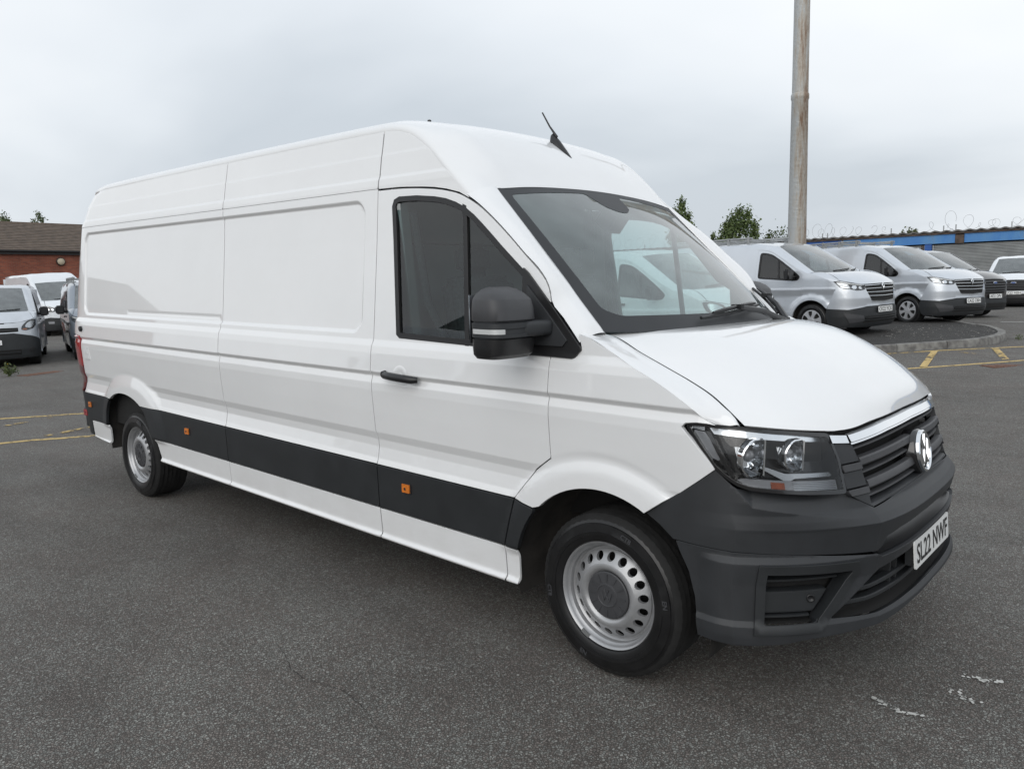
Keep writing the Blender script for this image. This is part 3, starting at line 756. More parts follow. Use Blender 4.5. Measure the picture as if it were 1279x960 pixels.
    poly = doortop[1:-1][::-1]+[(xB, 2.063), (xB, zc+.001)]+[(-.463, zc+.001)]+[(x-.002, z+.002) for x, z in flare_l[::-1][1:]]+[(-.255, 1.12), (-.251, 1.30), (-.262, 1.45), (-.268, 1.52)]
    doors = B.side_part('cab_door', poly, 'white', van, holes=[win], gap=.003)
    for d, lab in zip(doors, ("driver's door with dark window and black handle", 'door on the far side of the cab')): d['label'] = lab
    B.side_part('door_moulding', [(xB, zc), (xB, zs), (-.522, zs), (-.464, zc)], 'clad', None, off=.003, parents=doors)
    # window rubber, glass, divider bar
    B.side_part('window_seal', inset(win, -.004), 'black', None, holes=[inset(win, .020)], off=.002, gap=0, parents=doors, depth=.03)
    B.side_part('side_window', inset(win, .012), 'side_glass', None, off=-.010, gap=0, depth=0, res=.03, parents=doors)
    B.side_part('window_bar', [(-.806, 1.955), (-.782, 1.945), (-.732, 1.318), (-.756, 1.319)], 'black', None, off=.001, gap=0, parents=doors, depth=.02)
    # door handle: recess dish, black grip, lock
    for sg, d in ((1, doors[0]), (-1, doors[1])):
        y0 = -sg*1.0175
        mb = MB(); t = np.linspace(0, 2*np.pi, 25)[:-1]
        b2 = MB()
        b2.tube([p3(-1.285, y0-sg*.012, 1.150), p3(-1.265, y0-sg*.030, 1.149), p3(-1.20, y0-sg*.040, 1.148), p3(-1.12, y0-sg*.040, 1.145), p3(-1.065, y0-sg*.030, 1.142), p3(-1.045, y0-sg*.010, 1.141)], [.016, .019, .020, .020, .019, .014], 10)
        b2.lathe([(.020, -.006*sg), (.017, -.022*sg), (.0001, -.024*sg)], 20, c=p3(-1.288, y0-sg*.004, 1.151))
        b2.build('handle', 'black', d, angle=50)
        sc = MB(); 
        P = np.array([(-1.245, 1.14), (-1.235, 1.175), (-1.205, 1.200), (-1.165, 1.203), (-1.13, 1.180), (-1.115, 1.14), (-1.135, 1.112), (-1.18, 1.102), (-1.225, 1.112)])
        pts = rounded(P, .02, 3); c = pts.mean(0); V = []; n = len(pts)
        for k, dd in ((1, .002), (.82, .004), (.55, .002)): V += [p3(c[0]+(q[0]-c[0])*k, -sg*(float(B.W(c[0]+(q[0]-c[0])*k, c[1]+(q[1]-c[1])*k))+dd-.000), c[1]+(q[1]-c[1])*k) for q in pts]
        V.append(p3(c[0], -sg*(1.016), c[1]))
        F = [(i, (i+1) % n, n+(i+1) % n, n+i) for i in range(n)]+[(n+i, n+(i+1) % n, 2*n+(i+1) % n, 2*n+i) for i in range(n)]+[(2*n+i, 2*n+(i+1) % n, 3*n) for i in range(n)]
        if sg < 0: F = [f[::-1] for f in F]
        obj('handle_dish', mesh_np('handle_dish', V, F, 'white', True), d)
    # amber side markers on the mouldings, red reflector
    def marker(x, z, parent, sg, mat='orange', w=.055, h=.042, name='side_marker'):
        y = float(B.W(x, z))+.004
        mb = MB(); mb.box(p3(x, -sg*(y+.003), z), (w, .014, h)); o = mb.build(name, mat, parent)
        bv = o.data; 
        mb = MB(); mb.box(p3(x-.004, -sg*(y+.0105), z-.002), (.012, .003, .012)); mb.box(p3(x, -sg*(y-.002), z), (w+.010, .010, h+.010), 0)
        mb.build('marker_frame', 'clad', o)
    for sg in (1, -1):
        for x, z in ((-1.185, .582), (-3.548, .570), (-5.338, .575)): marker(x, z, van, sg)
        marker(-5.50, .487, van, sg, 'red', .075, .055, 'reflector')
    # fuel cap lock / hinge pieces on the rear pillar
    for sg in (1, -1):
        mb = MB(); y = float(B.W(-5.345, 1.225))
        mb.lathe([(.024, -sg*.004), (.022, -sg*.018), (.0001, -sg*.02)], 20, c=p3(-5.36, -sg*y, 1.222)); mb.build('door_stop', 'black', van, angle=40)
        mb = MB(); y = float(B.W(-5.30, 1.02)); mb.box(p3(-5.29, -sg*(y+.001), 1.02), (.10, .012, .10)); mb.box(p3(-5.29, -sg*(y+.006), 1.03), (.07, .010, .03)); mb.build('hinge_cover', 'white', van)
    # tail lamps: upper red, lower dark
    lampA = [(-5.41, 1.155), (XE(1.15)+.012, 1.150), (XE(.93)+.012, .93), (-5.412, .90)]
    lampB = [(-5.412, .90), (XE(.93)+.012, .93), (XE(.72)+.02, .70), (-5.50, .675), (-5.465, .70), (-5.442, .745), (-5.418, .80)]
    B.side_part('tail_lamp', lampA, 'red', van, off=.010, depth=.05, gap=.001)
    B.side_part('tail_lamp', lampB, 'red_dark', van, off=.010, depth=.05, gap=.001)
    # rear face
    zz = np.array([.30, .7, 1.2, 1.8, 2.08, 2.25, 2.33]); ed = [(-float(B.W(XE(z)+.05, z))+.02, z) for z in zz]
    poly = ed+[(-.70, 2.42), (0, 2.44), (.70, 2.42)]+[(-y, z) for y, z in ed[::-1]]
    def rear_fn(P): z = P[:, 1]; x = np.interp(z, B.rear[0], B.rear[1])+.012; return np.stack([x, P[:, 0], z-B.rake*x], 1)
    V, F, N = surf_mesh('rear', np.array(poly), [], rear_fn, lambda X: X*np.array([0, 1, 1])+np.array([-4, 0, 0]), 'white', .02, .06)
    obj('rear_doors', mesh_np('rear_doors', V, F, 'white', True, N), van)
    mb = MB(); mb.box(p3(-5.64, 0, .46), (.16, 1.84, .26)); mb.build('rear_bumper', 'clad', van)

    for sg in (1, -1):  # unseen dark sheets added inside to block light behind the panel gaps
        V = [p3(x, -sg*y, z) for x in (-5.5, -1.45) for y, z in ((.93, .45), (.93, 1.15), (.875, 1.35), (.80, 2.10), (.77, 2.33))]
        obj('gap_light_block', mesh_np('gap_light_block', V, [(i, i+1, i+6, i+5) for i in range(4)], 'void', True), van)
    # ---------------- roof, pillars
    def fy(x, z, dy=0): return -(float(B.W(x, z))+dy)
    kn = [0, .16, .36, 1.36, 2.36, 3.16, 3.66, 3.94, 4.05, 4.15, 4.29, 4.47, 4.61]
    xs_ = [-5.36, -5.2, -5.0, -4, -3, -2.2, -1.7, -1.417, -1.31, -1.217, -1.072, -.90, -.78]
    c0 = [(x, fy(x, z), z) for x, z in zip(xs_, (2.340, 2.355, 2.362, 2.366, 2.366, 2.364, 2.361, 2.358, 2.347, 2.320, 2.238, 2.102, 1.997))]
    c1 = list(zip([-5.37, -5.2, -5.0, -4, -3, -2.2, -1.7, -1.417, -1.32, -1.23, -1.09, -.92, -.755], [-.80, -.828, -.838, -.84, -.84, -.84, -.84, -.838, -.842, -.845, -.853, -.858, -.862], [2.358, 2.384, 2.396, 2.402, 2.403, 2.401, 2.398, 2.394, 2.382, 2.360, 2.290, 2.160, 2.022]))
    c2 = list(zip([-5.38, -5.2, -5.0, -4, -3, -2.2, -1.7, -1.417, -1.32, -1.24, -1.06, -.87, -.737], [-.72, -.762, -.775, -.78, -.78, -.78, -.78, -.78, -.772, -.768, -.762, -.762, -.767], [2.374, 2.406, 2.420, 2.426, 2.426, 2.424, 2.421, 2.417, 2.405, 2.386, 2.322, 2.175, 2.030]))
    c3 = list(zip([-5.39, -5.2, -5.0, -4, -3, -2.2, -1.7, -1.417, -1.32, -1.22, -1.04, -.86, -.727], [-.5, -.54, -.55, -.55, -.55, -.55, -.55, -.55, -.55, -.55, -.55, -.55, -.55], [2.390, 2.424, 2.439, 2.446, 2.446, 2.444, 2.442, 2.438, 2.428, 2.410, 2.350, 2.206, 2.052]))
    c4 = list(zip([-5.39, -5.2, -5.0, -4, -3, -2.2, -1.7, -1.417, -1.32, -1.22, -1.03, -.85, -.722], [-.28]*13, [2.398, 2.434, 2.449, 2.456, 2.456, 2.454, 2.452, 2.449, 2.440, 2.423, 2.363, 2.222, 2.066]))
    c00 = [(x, y+.014, z-.022) for x, y, z in c0]; c00[-1] = (c0[-1][0]-.003, c0[-1][1]+.004, c0[-1][2]-.006); c0 = [(x, y+.001, z+(-.004 if x < -5.1 else .0035 if x < -.8 else 0)) for x, y, z in c0]
    c5 = [(x, 0, z+.004) for x, _, z in c4]; c5[-1] = (-.72, 0, 2.071)
    kn = [-.14]+kn
    c00, c0, c1, c2, c3, c4, c5 = [[(c[0][0]-.07, c[0][1]*.98, c[0][2]-.11)]+list(c) for c in (c00, c0, c1, c2, c3, c4, c5)]
    B.skin('roof', [c00, c0, c1, c2, c3, c4, c5], 150, 80, 'white', van, mirror='join', flip=True, knots=kn)
    P0 = [(x, fy(x, z), z) for x, z in [(-.78, 1.997), (-.70, 1.949), (-.643, 1.909), (-.529, 1.819), (-.416, 1.722), (-.331, 1.653), (-.290, 1.605), (-.270, 1.562), (-.262, 1.525), (-.20, 1.462), (-.15, 1.408), (-.112, 1.365)]]
    q0 = catmull(P0, 30)
    P2 = np.stack([np.interp(np.linspace(0, 1, 30), [0, 1], [a, b]) for a, b in ((-.737, -.086), (-.767, -.838), (2.030, 1.385))], 1)
    mid_ = (q0+P2)/2; k_ = ss(np.linspace(0, 1, 30)/.35)[:, None]
    P1 = mid_+(np.array([-.755, -.862, 2.022])-mid_[0])*(1-k_)+np.array([.016, -.016, .020])*k_; P1[-1] = (q0[-1]+P2[-1])/2+np.array([.004, -.012, .016])
    P3 = P2+np.array([-.012, .004, -.022])
    B.skin('windscreen_pillar', [q0, P1, P2, P3], 30, 14, 'white', van, mirror='both', flip=True)
    # windscreen: black band round the edge, glass, sensor housing
    def ws(a, t):    # a: -1 (near side edge) .. 1, t: 0 top .. 1 bottom
        a = np.asarray(a, float); t = np.asarray(t, float); k = np.abs(a)
        xt = -.720-.017*k**2; zt = 2.068-.038*k**2.2; yt = .767
        xb = .135-.233*k**2.3; zb = 1.380+.017*k**2; yb = .836
        y = a*(yt+(yb-yt)*t); bul = .020*np.sin(np.pi*t)*(1-k**4)
        x = xt+(xb-xt)*t+bul*.6; z = zt+(zb-zt)*t+bul
        return np.stack([x, y, z-B.rake*x], -1)
    def ws_patch(name, poly, mat, off, holes=(), depth=0, res=.05, parent=van):
        fn = lambda P: ws(P[:, 0], P[:, 1])+np.array([.62, 0, .78])*off
        V, F, N = surf_mesh(name, np.array(poly), holes, fn, lambda X: X-np.array([.6, 0, .8]), mat, depth, res)
        return obj(name, mesh_np(name, V, F, mat, True, N), parent)
    edge = [(-1, 0), (1, 0), (1, 1), (-1, 1)]
    g = ws_patch('windscreen', edge, 'ws_glass', 0, res=.06)
    hole = rounded(np.array([(-.93, .055), (-.20, .035), (-.14, .15), (-.05, .19), (.05, .19), (.14, .15), (.20, .035), (.93, .055), (.93, .86), (.86, .905), (-.86, .905), (-.93, .86)]), .03, 4)
    ws_patch('windscreen_band', edge, 'plastic', .0015, holes=[hole], res=.05, parent=g)
    # cowl and wipers
    B.skin('cowl', [[(-.125, -.85, 1.384), (.02, -.55, 1.385), (.10, -.25, 1.377), (.13, 0, 1.374), (.10, .25, 1.377), (.02, .55, 1.385), (-.125, .85, 1.384)],
                    [(-.02, -.83, 1.35), (.12, -.55, 1.345), (.19, -.25, 1.345), (.22, 0, 1.345), (.19, .25, 1.345), (.12, .55, 1.345), (-.02, .83, 1.35)]], 30, 4, 'black', van)
    def wiper(a0, a1, t0, t1, px, nm):
        o = MB()
        pts = [tuple(ws(a0+(a1-a0)*k, t0+(t1-t0)*k)+np.array([.014, 0, .022])) for k in np.linspace(0, 1, 9)]
        o.tube(pts, .008, 6)
        sp = [tuple(np.array(q)+np.array([.006, 0, .012])+np.array([0, 0, .010*math.sin(math.pi*i/8)])) for i, q in enumerate(pts)]
        o.tube(sp[1:-1], [.006]+[.010]*5+[.006], 6)
        m = np.array(sp[4]); piv = np.array(px); mid = (m+piv)/2+np.array([.0, 0, .018])
        o.tube([tuple(piv), tuple(mid), tuple(m)], [.019, .015, .011], 7)
        o.lathe([(.022, -.01), (.020, .012), (.0001, .016)], 16, axis='z', c=tuple(piv))
        o.box(tuple(m), (.05, .03, .022))
        return o.build(nm, 'black', van, angle=40)
    wiper(-.42, .36, .955, .905, tuple(ws(.55, 1.0)+np.array([.06, 0, -.004])), 'wiper')
    wiper(.70, 1.02, .985, .80, tuple(ws(.66, 1.0)+np.array([.05, 0, 0.0])), 'wiper')
    # aerial
    mb = MB()
    mb.skinpts = None
    rows = []
    for t, w_, h_ in ((0, .004, .004), (.12, .020, .014), (.35, .034, .030), (.65, .036, .052), (.9, .028, .060), (1.0, .012, .040)):
        x = -.875-.15*t; zb = float(np.interp(x, [-1.22, -1.03, -.85], [2.428, 2.369, 2.226]))-.004
        rows.append([p3(x, y*w_, zb+h_*q) for y, q in ((-1, 0), (-.8, .45), (-.4, .85), (0, 1), (.4, .85), (.8, .45), (1, 0))])
    G = np.array(rows); V = G.reshape(-1, 3)
    ae = obj('aerial', mesh_np('aerial', V, grid_faces(6, 7), 'black', True), van)
    mb = MB(); mb.tube([p3(-.985, 0, 2.385), p3(-1.035, 0, 2.448), p3(-1.085, 0, 2.528)], [.008, .005, .0042], 8); mb.build('aerial_rod', 'black', ae, angle=60)
    mb = MB(); mb.lathe([(.012, 0), (.010, .014), (.0001, .018)], 12, axis='z', c=p3(-1.36, -.60, 2.428)); mb.build('roof_plug', 'black', van)

    # ---------------- bonnet and wing tops
    def nz(u, z, d=0.): q = B.nose(np.array([[u, z]]), np.array([d]) if d else None)[0]; return (q[0], q[1], q[2]+B.rake*q[0])
    seam = [(-.100, -.800, 1.384), (-.066, -.803, 1.379), (.071, -.82, 1.323), (.209, -.84, 1.271), (.329, -.865, 1.228), (.42, -.888, 1.190), (.476, -.905, 1.158), (.525, -.92, 1.127), nz(1.044, 1.104)]
    b1 = [(-.06, -.715, 1.392), (.12, -.72, 1.350), (.29, -.735, 1.305), (.43, -.76, 1.250), (.55, -.785, 1.185), (.64, -.80, 1.125), nz(.86, 1.088)]
    b2 = [(.0, -.60, 1.396), (.19, -.61, 1.378), (.37, -.62, 1.330), (.52, -.63, 1.260), (.65, -.645, 1.175), (.735, -.65, 1.100), nz(.655, 1.068)]
    b3 = [(.07, -.35, 1.401), (.26, -.35, 1.398), (.45, -.35, 1.355), (.60, -.35, 1.278), (.72, -.352, 1.192), (.795, -.353, 1.122), nz(.36, 1.076)]
    b4 = [(.12, 0, 1.404), (.30, 0, 1.405), (.48, 0, 1.362), (.62, 0, 1.288), (.74, 0, 1.200), (.812, 0, 1.128), nz(.0005, 1.080)]
    bo = B.skin('bonnet', [seam, b1, b2, b3, b4], 50, 56, 'white', van, mirror='join', flip=True)[0]
    # turned down front lip of the bonnet and shadow gap
    us = np.linspace(-1.04, 1.04, 60)
    def bz(u): return np.interp(np.abs(u), [0, .36, .655, .86, 1.044], [1.080, 1.076, 1.068, 1.088, 1.104])
    r0 = B.nose(np.stack([us, bz(us)], 1)); r1 = B.nose(np.stack([us, bz(us)-.004], 1), np.full(60, -.004)); r2 = B.nose(np.stack([us, bz(us)-.012], 1), np.full(60, -.05))
    V = np.concatenate([r0, r1, r2]); obj('bonnet_lip', mesh_np('bonnet_lip', V, grid_faces(3, 60, True), 'white', True), bo)
    # slam panel behind it
    r0 = B.nose(np.stack([us, bz(us)-.010], 1), np.full(60, -.02)); r1 = B.nose(np.stack([us, bz(us)-.16], 1), np.full(60, -.09))
    obj('slam_panel', mesh_np('slam_panel', np.concatenate([r0, r1]), grid_faces(2, 60, True), 'void', True), van)
    # wing tops between the shoulder and the bonnet gap
    seam_w = [(x, y-.009, z-.002) for x, y, z in seam]; seam_w[-1] = nz(1.060, 1.0985)
    w0 = [(x, fy(x, z), z) for x, z in wing_fold[::-1]]+[nz(1.158, 1.1025)]
    w0[0] = tuple(q0[-1]+np.array([0, 0, .03])) if False else w0[0]
    sw = catmull(seam_w, 24); a0 = catmull(w0, 24)
    hump = np.sin(np.linspace(.35, np.pi*.92, 24))[:, None]
    a1 = a0*.82+sw*.18+np.array([0, -.003, .004])*hump
    a2 = a0*.45+sw*.55+np.array([0, 0, .004])*hump
    dn = sw+np.array([0, .004, -.016])
    B.skin('wing_top', [a0, a1, a2, sw, dn], 24, 18, 'white', van, mirror='both', flip=True, cw=[0, .05, .12, .19, .21])
    # triangle of wing between pillar foot, shoulder and bonnet corner
    # mirror sail (black) over door and wing
    sail = [(-.418, 1.662), (-.395, 1.645), (-.265, 1.516), (-.180, 1.428), (-.101, 1.346), (-.101, 1.335), (-.128, 1.309), (-.140, 1.304), (-.39, 1.306), (-.412, 1.31)]
    B.side_part('mirror_sail', sail, 'black', van, off=.012, depth=.03, gap=0, res=.02)
    B.side_part('sail_facet', [(-.385, 1.590), (-.262, 1.470), (-.165, 1.372), (-.185, 1.347), (-.385, 1.347)], 'plastic', van, off=.020, depth=.012, gap=0)

    # ---------------- bumper
    def x2u(x, z):
        c = max(0., (x-B.X0)/max(float(B.xf(z))-B.X0, .05))
        th_ = math.acos(min(1, c**(B.NN/2))) if c > 0 else math.pi/2
        return float(np.interp(th_, B.th, B.s))+max(0, B.X0-x)
    wb_ = [(x2u(x, z), z-.001) for x, z in ((.207, .737), (.28, .793), (.35, .840), (.42, .895), (.474, .941))]
    ab_ = [(x2u(x, z), z) for x, z in ((.262, .706), (.319, .662))]
    zcr = lambda u: np.interp(np.abs(u), [0, .566, 1.049, 1.151, 1.3], [.74, .745, .817, .930, 1.0])
    def d_up(u, z):
        a = np.abs(u); t = ss((a-.55)/.25)
        return -.050*np.clip((z-zcr(u))/.075, 0, 1)*t
    half = [ab_[0]]+wb_+[(1.158, .925), (1.129, .900), (1.098, .880), (1.051, .869), (.981, .864), (.826, .853), (.655, .841), (.536, .780), (.30, .796), (.113, .803)]
    low = [ab_[1], (1.25, .658), (1.089, .654), (.80, .640), (.535, .622), (.505, .640), (.492, .669), (.40, .684), (.20, .694)]
    poly = half+[(-u, z) for u, z in half[::-1]]+[(-u, z) for u, z in low]+[(u, z) for u, z in low[::-1]]
    B.nose_part('bumper', poly, 'plastic', van, d=d_up, depth=.03, res=.010, extra=np.concatenate([np.stack([np.linspace(-1.3, 1.3, 330), zcr(np.linspace(-1.3, 1.3, 330))+dz], 1) for dz in (-.003, .003, .008)]+[np.stack([np.linspace(-.7, .7, 200), np.full(200, zk)], 1) for zk in (.733, .737, .758, .762)]+[np.stack([np.full(30, sg*k), np.linspace(.62, .85, 30)], 1) for sg in (1, -1) for k in (.552, .558, 1.127, 1.133)]))
    # step plate seen in the slot
    ut = np.linspace(-.53, .53, 30); zt = np.interp(np.abs(ut), [0, .2, .4, .53], [.698, .694, .684, .66])
    r = [B.nose(np.stack([ut, zt+.004], 1), np.full(30, -.012)), B.nose(np.stack([ut, zt-.01], 1), np.full(30, -.07)), B.nose(np.stack([ut, zt*0+.628], 1), np.full(30, -.075)), B.nose(np.stack([ut, zt*0+.612], 1), np.full(30, .002))]
    obj('bumper_step', mesh_np('bumper_step', np.concatenate(r), grid_faces(4, 30, True), 'black', True), van)
    bot = [(1.262, .318), (1.094, .316), (.95, .325), (.873, .338), (.585, .356), (.30, .372), (.0, .376)]
    top = [(1.352, .656), (1.25, .653), (1.089, .649), (.94, .643), (.80, .635), (.56, .617), (.522, .600), (.35, .600), (0, .602)]
    edgeA = [(1.335, .62), (1.295, .55), (1.272, .46)]
    poly = top[:-1]+[(-u, z) for u, z in top[::-1]]+[(-u, z) for u, z in edgeA]+[(-u, z) for u, z in bot]+bot[::-1][1:]+edgeA[::-1]
    fog = [(1.010, .582), (.672, .576), (.668, .566), (.822, .396), (1.024, .392)]
    lgr = [(.520, .560), (.25, .572), (-.25, .572), (-.520, .560), (-.560, .540), (-.765, .402), (-.60, .396), (-.30, .402), (.30, .402), (.60, .396), (.765, .402), (.560, .540)]
    d_lo = lambda u, z: .016*np.clip((.636-z)/.022, 0, 1)*ss((1.27-np.abs(u))/.1)+.010*np.clip((.405-z)/.02, 0, 1)
    def fr(P): return rounded(np.array(P), .014, 3)
    B.nose_part('lower_bumper', poly, 'plastic', van, holes=[fr(fog), fr([(-u, z) for u, z in fog]), fr(lgr)], d=d_lo, depth=.05, res=.011, extra=np.concatenate([np.stack([np.linspace(-1.3, 1.3, 330), np.full(330, zk)], 1) for zk in (.633, .637, .617, .613, .407, .403, .386, .383)]+[np.stack([np.full(40, sg*k), np.linspace(.33, .64, 40)], 1) for sg in (1, -1) for k in (.552, .558, 1.127, 1.133)]))
    # intake beside the lamp: frame, slats, blank with parking sensor
    fo, fi = inset(np.array(fog), -.030), inset(np.array(fog), .002)
    B.nose_part('intake_frame', fo, 'clad', van, holes=[fi], d=lambda u, z: d_lo(u, z)+.010, depth=.05, mirror=True)
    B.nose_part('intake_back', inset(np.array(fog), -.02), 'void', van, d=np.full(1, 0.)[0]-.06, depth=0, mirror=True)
    B.nose_part('intake_blank', [(1.018, .500), (.752, .500), (.812, .432), (1.020, .432)], 'clad', van, d=-.010, depth=.03, mirror=True)
    for z0, ul, ur, hh in ((.543, 1.008, .700, .011), (.500, 1.014, .752, .010), (.430, 1.02, .815, .010), (.411, 1.02, .83, .010)):
        B.nose_bar('intake_slat', [ul, ur], [z0, z0], hh, -.05, -.012, 'clad', van, mirror=True)
    for sg in (1, -1):
        mb = MB(); c = B.nose(np.array([[sg*.822, .474]]), np.array([-.010]))[0]; nrm = np.array([.62, -.78*sg, 0])
        tf = frame_mat(c, (-nrm[1], nrm[0], 0), (0, 0, 1))
        V = []; F = []
        pr = [(.016, 0), (.015, .006), (.010, .006), (.009, .002), (.0001, .003)]
        for k in range(20):
            for r_, h_ in pr: V.append((r_*math.cos(k*math.pi/10), r_*math.sin(k*math.pi/10), h_))
        for k in range(20):
            for i in range(4): F.append((k*5+i, ((k+1) % 20)*5+i, ((k+1) % 20)*5+i+1, k*5+i+1))
        obj('parking_sensor', mesh_np('parking_sensor', tf(np.array(V)), F, 'black', True), van)
    # lower grille
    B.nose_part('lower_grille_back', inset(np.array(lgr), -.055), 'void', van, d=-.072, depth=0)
    for z0, zm, um in ((.538, .540, .575), (.482, .486, .640), (.440, .444, .715)):
        u = [-um, -.35, 0, .35, um]; B.nose_bar('lower_grille_slat', u, [z0-.004, z0, zm, z0, z0-.004], .016, -.045, -.014, 'clad', van, n=40)
    for sg in (1, -1):
        for u in (.30, .36, .12):
            mb = MB(); c = B.nose(np.array([[sg*u, .485]]), np.array([-.05]))[0]; mb.box(tuple(c), (.05, .014, .14)); mb.build('grille_strut', 'clad', van)
    # chin lip
    u = np.linspace(-1.10, 1.10, 70); a = np.abs(u); zl = np.interp(a, [0, .3, .585, .8, .95, 1.1], [.392, .388, .376, .366, .352, .335]); f = ss((1.10-a)/.3)
    rows = [B.nose(np.stack([u, zl+.010], 1), .010*np.ones(70)), B.nose(np.stack([u, zl+.004], 1), .010+.004*f), B.nose(np.stack([u, zl-.012], 1), .010+.007*f), B.nose(np.stack([u, zl-.022], 1), .006+.003*f), B.nose(np.stack([u, zl-.05], 1), -.06*np.ones(70))]
    obj('chin_lip', mesh_np('chin_lip', np.concatenate(rows), grid_faces(5, 70, True), 'plastic', True), van)
    # black box behind the openings
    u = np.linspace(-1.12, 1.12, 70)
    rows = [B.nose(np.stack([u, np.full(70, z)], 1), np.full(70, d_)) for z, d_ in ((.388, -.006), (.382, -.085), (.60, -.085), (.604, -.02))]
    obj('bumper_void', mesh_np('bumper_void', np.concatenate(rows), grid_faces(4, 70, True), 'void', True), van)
    # plate
    pl = number_plate(van, 'SL22 NWF', p3(.956, 0, .536), (0, 1, 0), (-.07, 0, 1))
    mb = MB(); mb.box(p3(.932, 0, .54), (.03, .50, .10)); mb.build('plate_holder', 'clad', van)
    for y in (-.17, .17):
        pass

    # ---------------- grille
    gb = [(.600, 1.050), (.30, 1.066), (0, 1.070), (-.30, 1.066), (-.600, 1.050), (-.545, .775), (-.30, .795), (0, .800), (.30, .795), (.545, .775)]
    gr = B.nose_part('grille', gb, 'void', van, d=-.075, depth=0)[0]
    def arch_z(z0, rise): return lambda u: z0+rise*(1-(np.abs(u)/.56)**2)
    def gbar(name, z0, rise, h, d0, d1, w, mat):
        u = list(np.linspace(-w, w, 25)); z = [float(arch_z(z0, rise)(q)) for q in u]
        return B.nose_bar(name, u, z, h, d0, d1, mat, gr, n=50)
    for z0, w in ((.945, .552), (.861, .532)): gbar('grille_bar', z0, .012, .030, -.022, .004, w, 'plastic_lt')
    for z0, w in ((.992, .568), (.902, .544), (.818, .530)):
        gbar('grille_slat', z0, .014, .009, -.030, -.010, w, 'plastic_lt')
    gbar('grille_sill', .785, .020, .012, -.06, -.004, .535, 'plastic')
    # chrome strip under the bonnet edge
    ct = lambda a: np.interp(a, [0, .3, .585, .60, .70], [1.066, 1.062, 1.048, 1.048, 1.058])
    us = np.linspace(-.592, .592, 60); a = np.abs(us)
    rows = [B.nose(np.stack([us, ct(a)], 1), -.012*np.ones(60)), B.nose(np.stack([us, ct(a)-.002], 1), .004*np.ones(60)), B.nose(np.stack([us, ct(a)-.025], 1), .012*np.ones(60)), B.nose(np.stack([us, ct(a)-.029], 1), .008*np.ones(60)), B.nose(np.stack([us, ct(a)-.034], 1), .010*np.ones(60)), B.nose(np.stack([us, ct(a)-.038], 1), -.03*np.ones(60))]
    cm = mesh_np('chrome_strip', np.concatenate(rows), grid_faces(6, 60, True), 'chrome', True); sharp(cm, 35); obj('chrome_strip', cm, gr)
    for sg in (1, -1):
        us = np.linspace(.600, .690, 8)*sg; a = np.abs(us)
        rows = [B.nose(np.stack([us, ct(a)], 1), -.01*np.ones(8)), B.nose(np.stack([us, ct(a)-.002], 1), .003*np.ones(8)), B.nose(np.stack([us, ct(a)-.028], 1), .008*np.ones(8)), B.nose(np.stack([us, ct(a)-.032], 1), -.02*np.ones(8))]
        cm = mesh_np('chrome_corner', np.concatenate(rows), grid_faces(4, 8, sg > 0), 'chrome', True); sharp(cm, 35); obj('chrome_corner', cm, gr)
    # stepped blocks between grille and lamp
    lv = [(1.022, .950), (.946, .922), (.918, .862), (.858, .836), (.832, .782)]
    for k, (z1, z0) in enumerate(lv):
        uo = lambda z: float(np.interp(z, [.80, .845, .963, 1.03], [.60, .655, .658, .676])); ui = lambda z: float(np.interp(z, [.78, .865, .946, 1.007, 1.03], [.535, .538, .552, .576, .583]))
        B.nose_part('grille_block', [(uo(z1), z1), (ui(z1), z1), (ui(z0), z0), (uo(z0), z0)] if k < 4 else [(uo(z1)-.006, z1), (ui(z1), z1), (.540, .786)], 'plastic_lt' if k % 2 else 'plastic', gr, d=.000 if k % 2 == 0 else .007, depth=.04, gap=.001, mirror=True)
    # round badge: pad, ring, letter strokes
    bc = np.array(p3(.905, 0, .902)); tf = frame_mat(bc, (0, 1, 0), (-.17, 0, 1))
    mb = MB(); V = []; F = []
    def disc(prof, n=48):
        V = []; F = []; m = len(prof)
        for k in range(n):
            w_ = 2*math.pi*k/n
            for r_, h_ in prof: V.append((r_*math.cos(w_), r_*math.sin(w_), h_))
        for k in range(n):
            for i in range(m-1): F.append((k*m+i, ((k+1) % n)*m+i, ((k+1) % n)*m+i+1, k*m+i+1))
        return np.array(V), F
    V, F = disc([(.092, -.06), (.092, -.012), (.086, -.002), (.0001, -.002)]); bd = obj('badge', mesh_np('badge', tf(V), F, 'gloss_black', True), gr)
    mb = MB(); V, F = disc([(.070, -.001), (.0725, .008), (.079, .0115), (.0855, .008), (.0875, -.002)]); mb.add(tf(V), F)
    for pts in EMBLEM_PATHS:
        pts = [(x*.0735, z*.0735) for x, z in pts]
        for (x0, z0), (x1, z1) in zip(pts[:-1], pts[1:]):
            d = np.array([x1-x0, z1-z0]); l = np.linalg.norm(d); n_ = np.array([-d[1], d[0]])/l*.0062; e = d/l*.003
            q = [np.array([x0, z0])-e+n_, np.array([x0, z0])-e-n_, np.array([x1, z1])+e-n_, np.array([x1, z1])+e+n_]
            inn = [np.array([x0, z0])-e+n_*.55, np.array([x0, z0])-e-n_*.55, np.array([x1, z1])+e-n_*.55, np.array([x1, z1])+e+n_*.55]
            V = [(p[0], p[1], .002) for p in q]+[(p[0], p[1], .009) for p in inn]
            mb.add(tf(np.array(V)), [(4, 5, 6, 7), (0, 1, 5, 4), (1, 2, 6, 5), (2, 3, 7, 6), (3, 0, 4, 7)])
    me = mesh_np('badge_emblem', mb.V, mb.F, 'chrome', True); sharp(me, 30); obj('badge_emblem', me, bd)

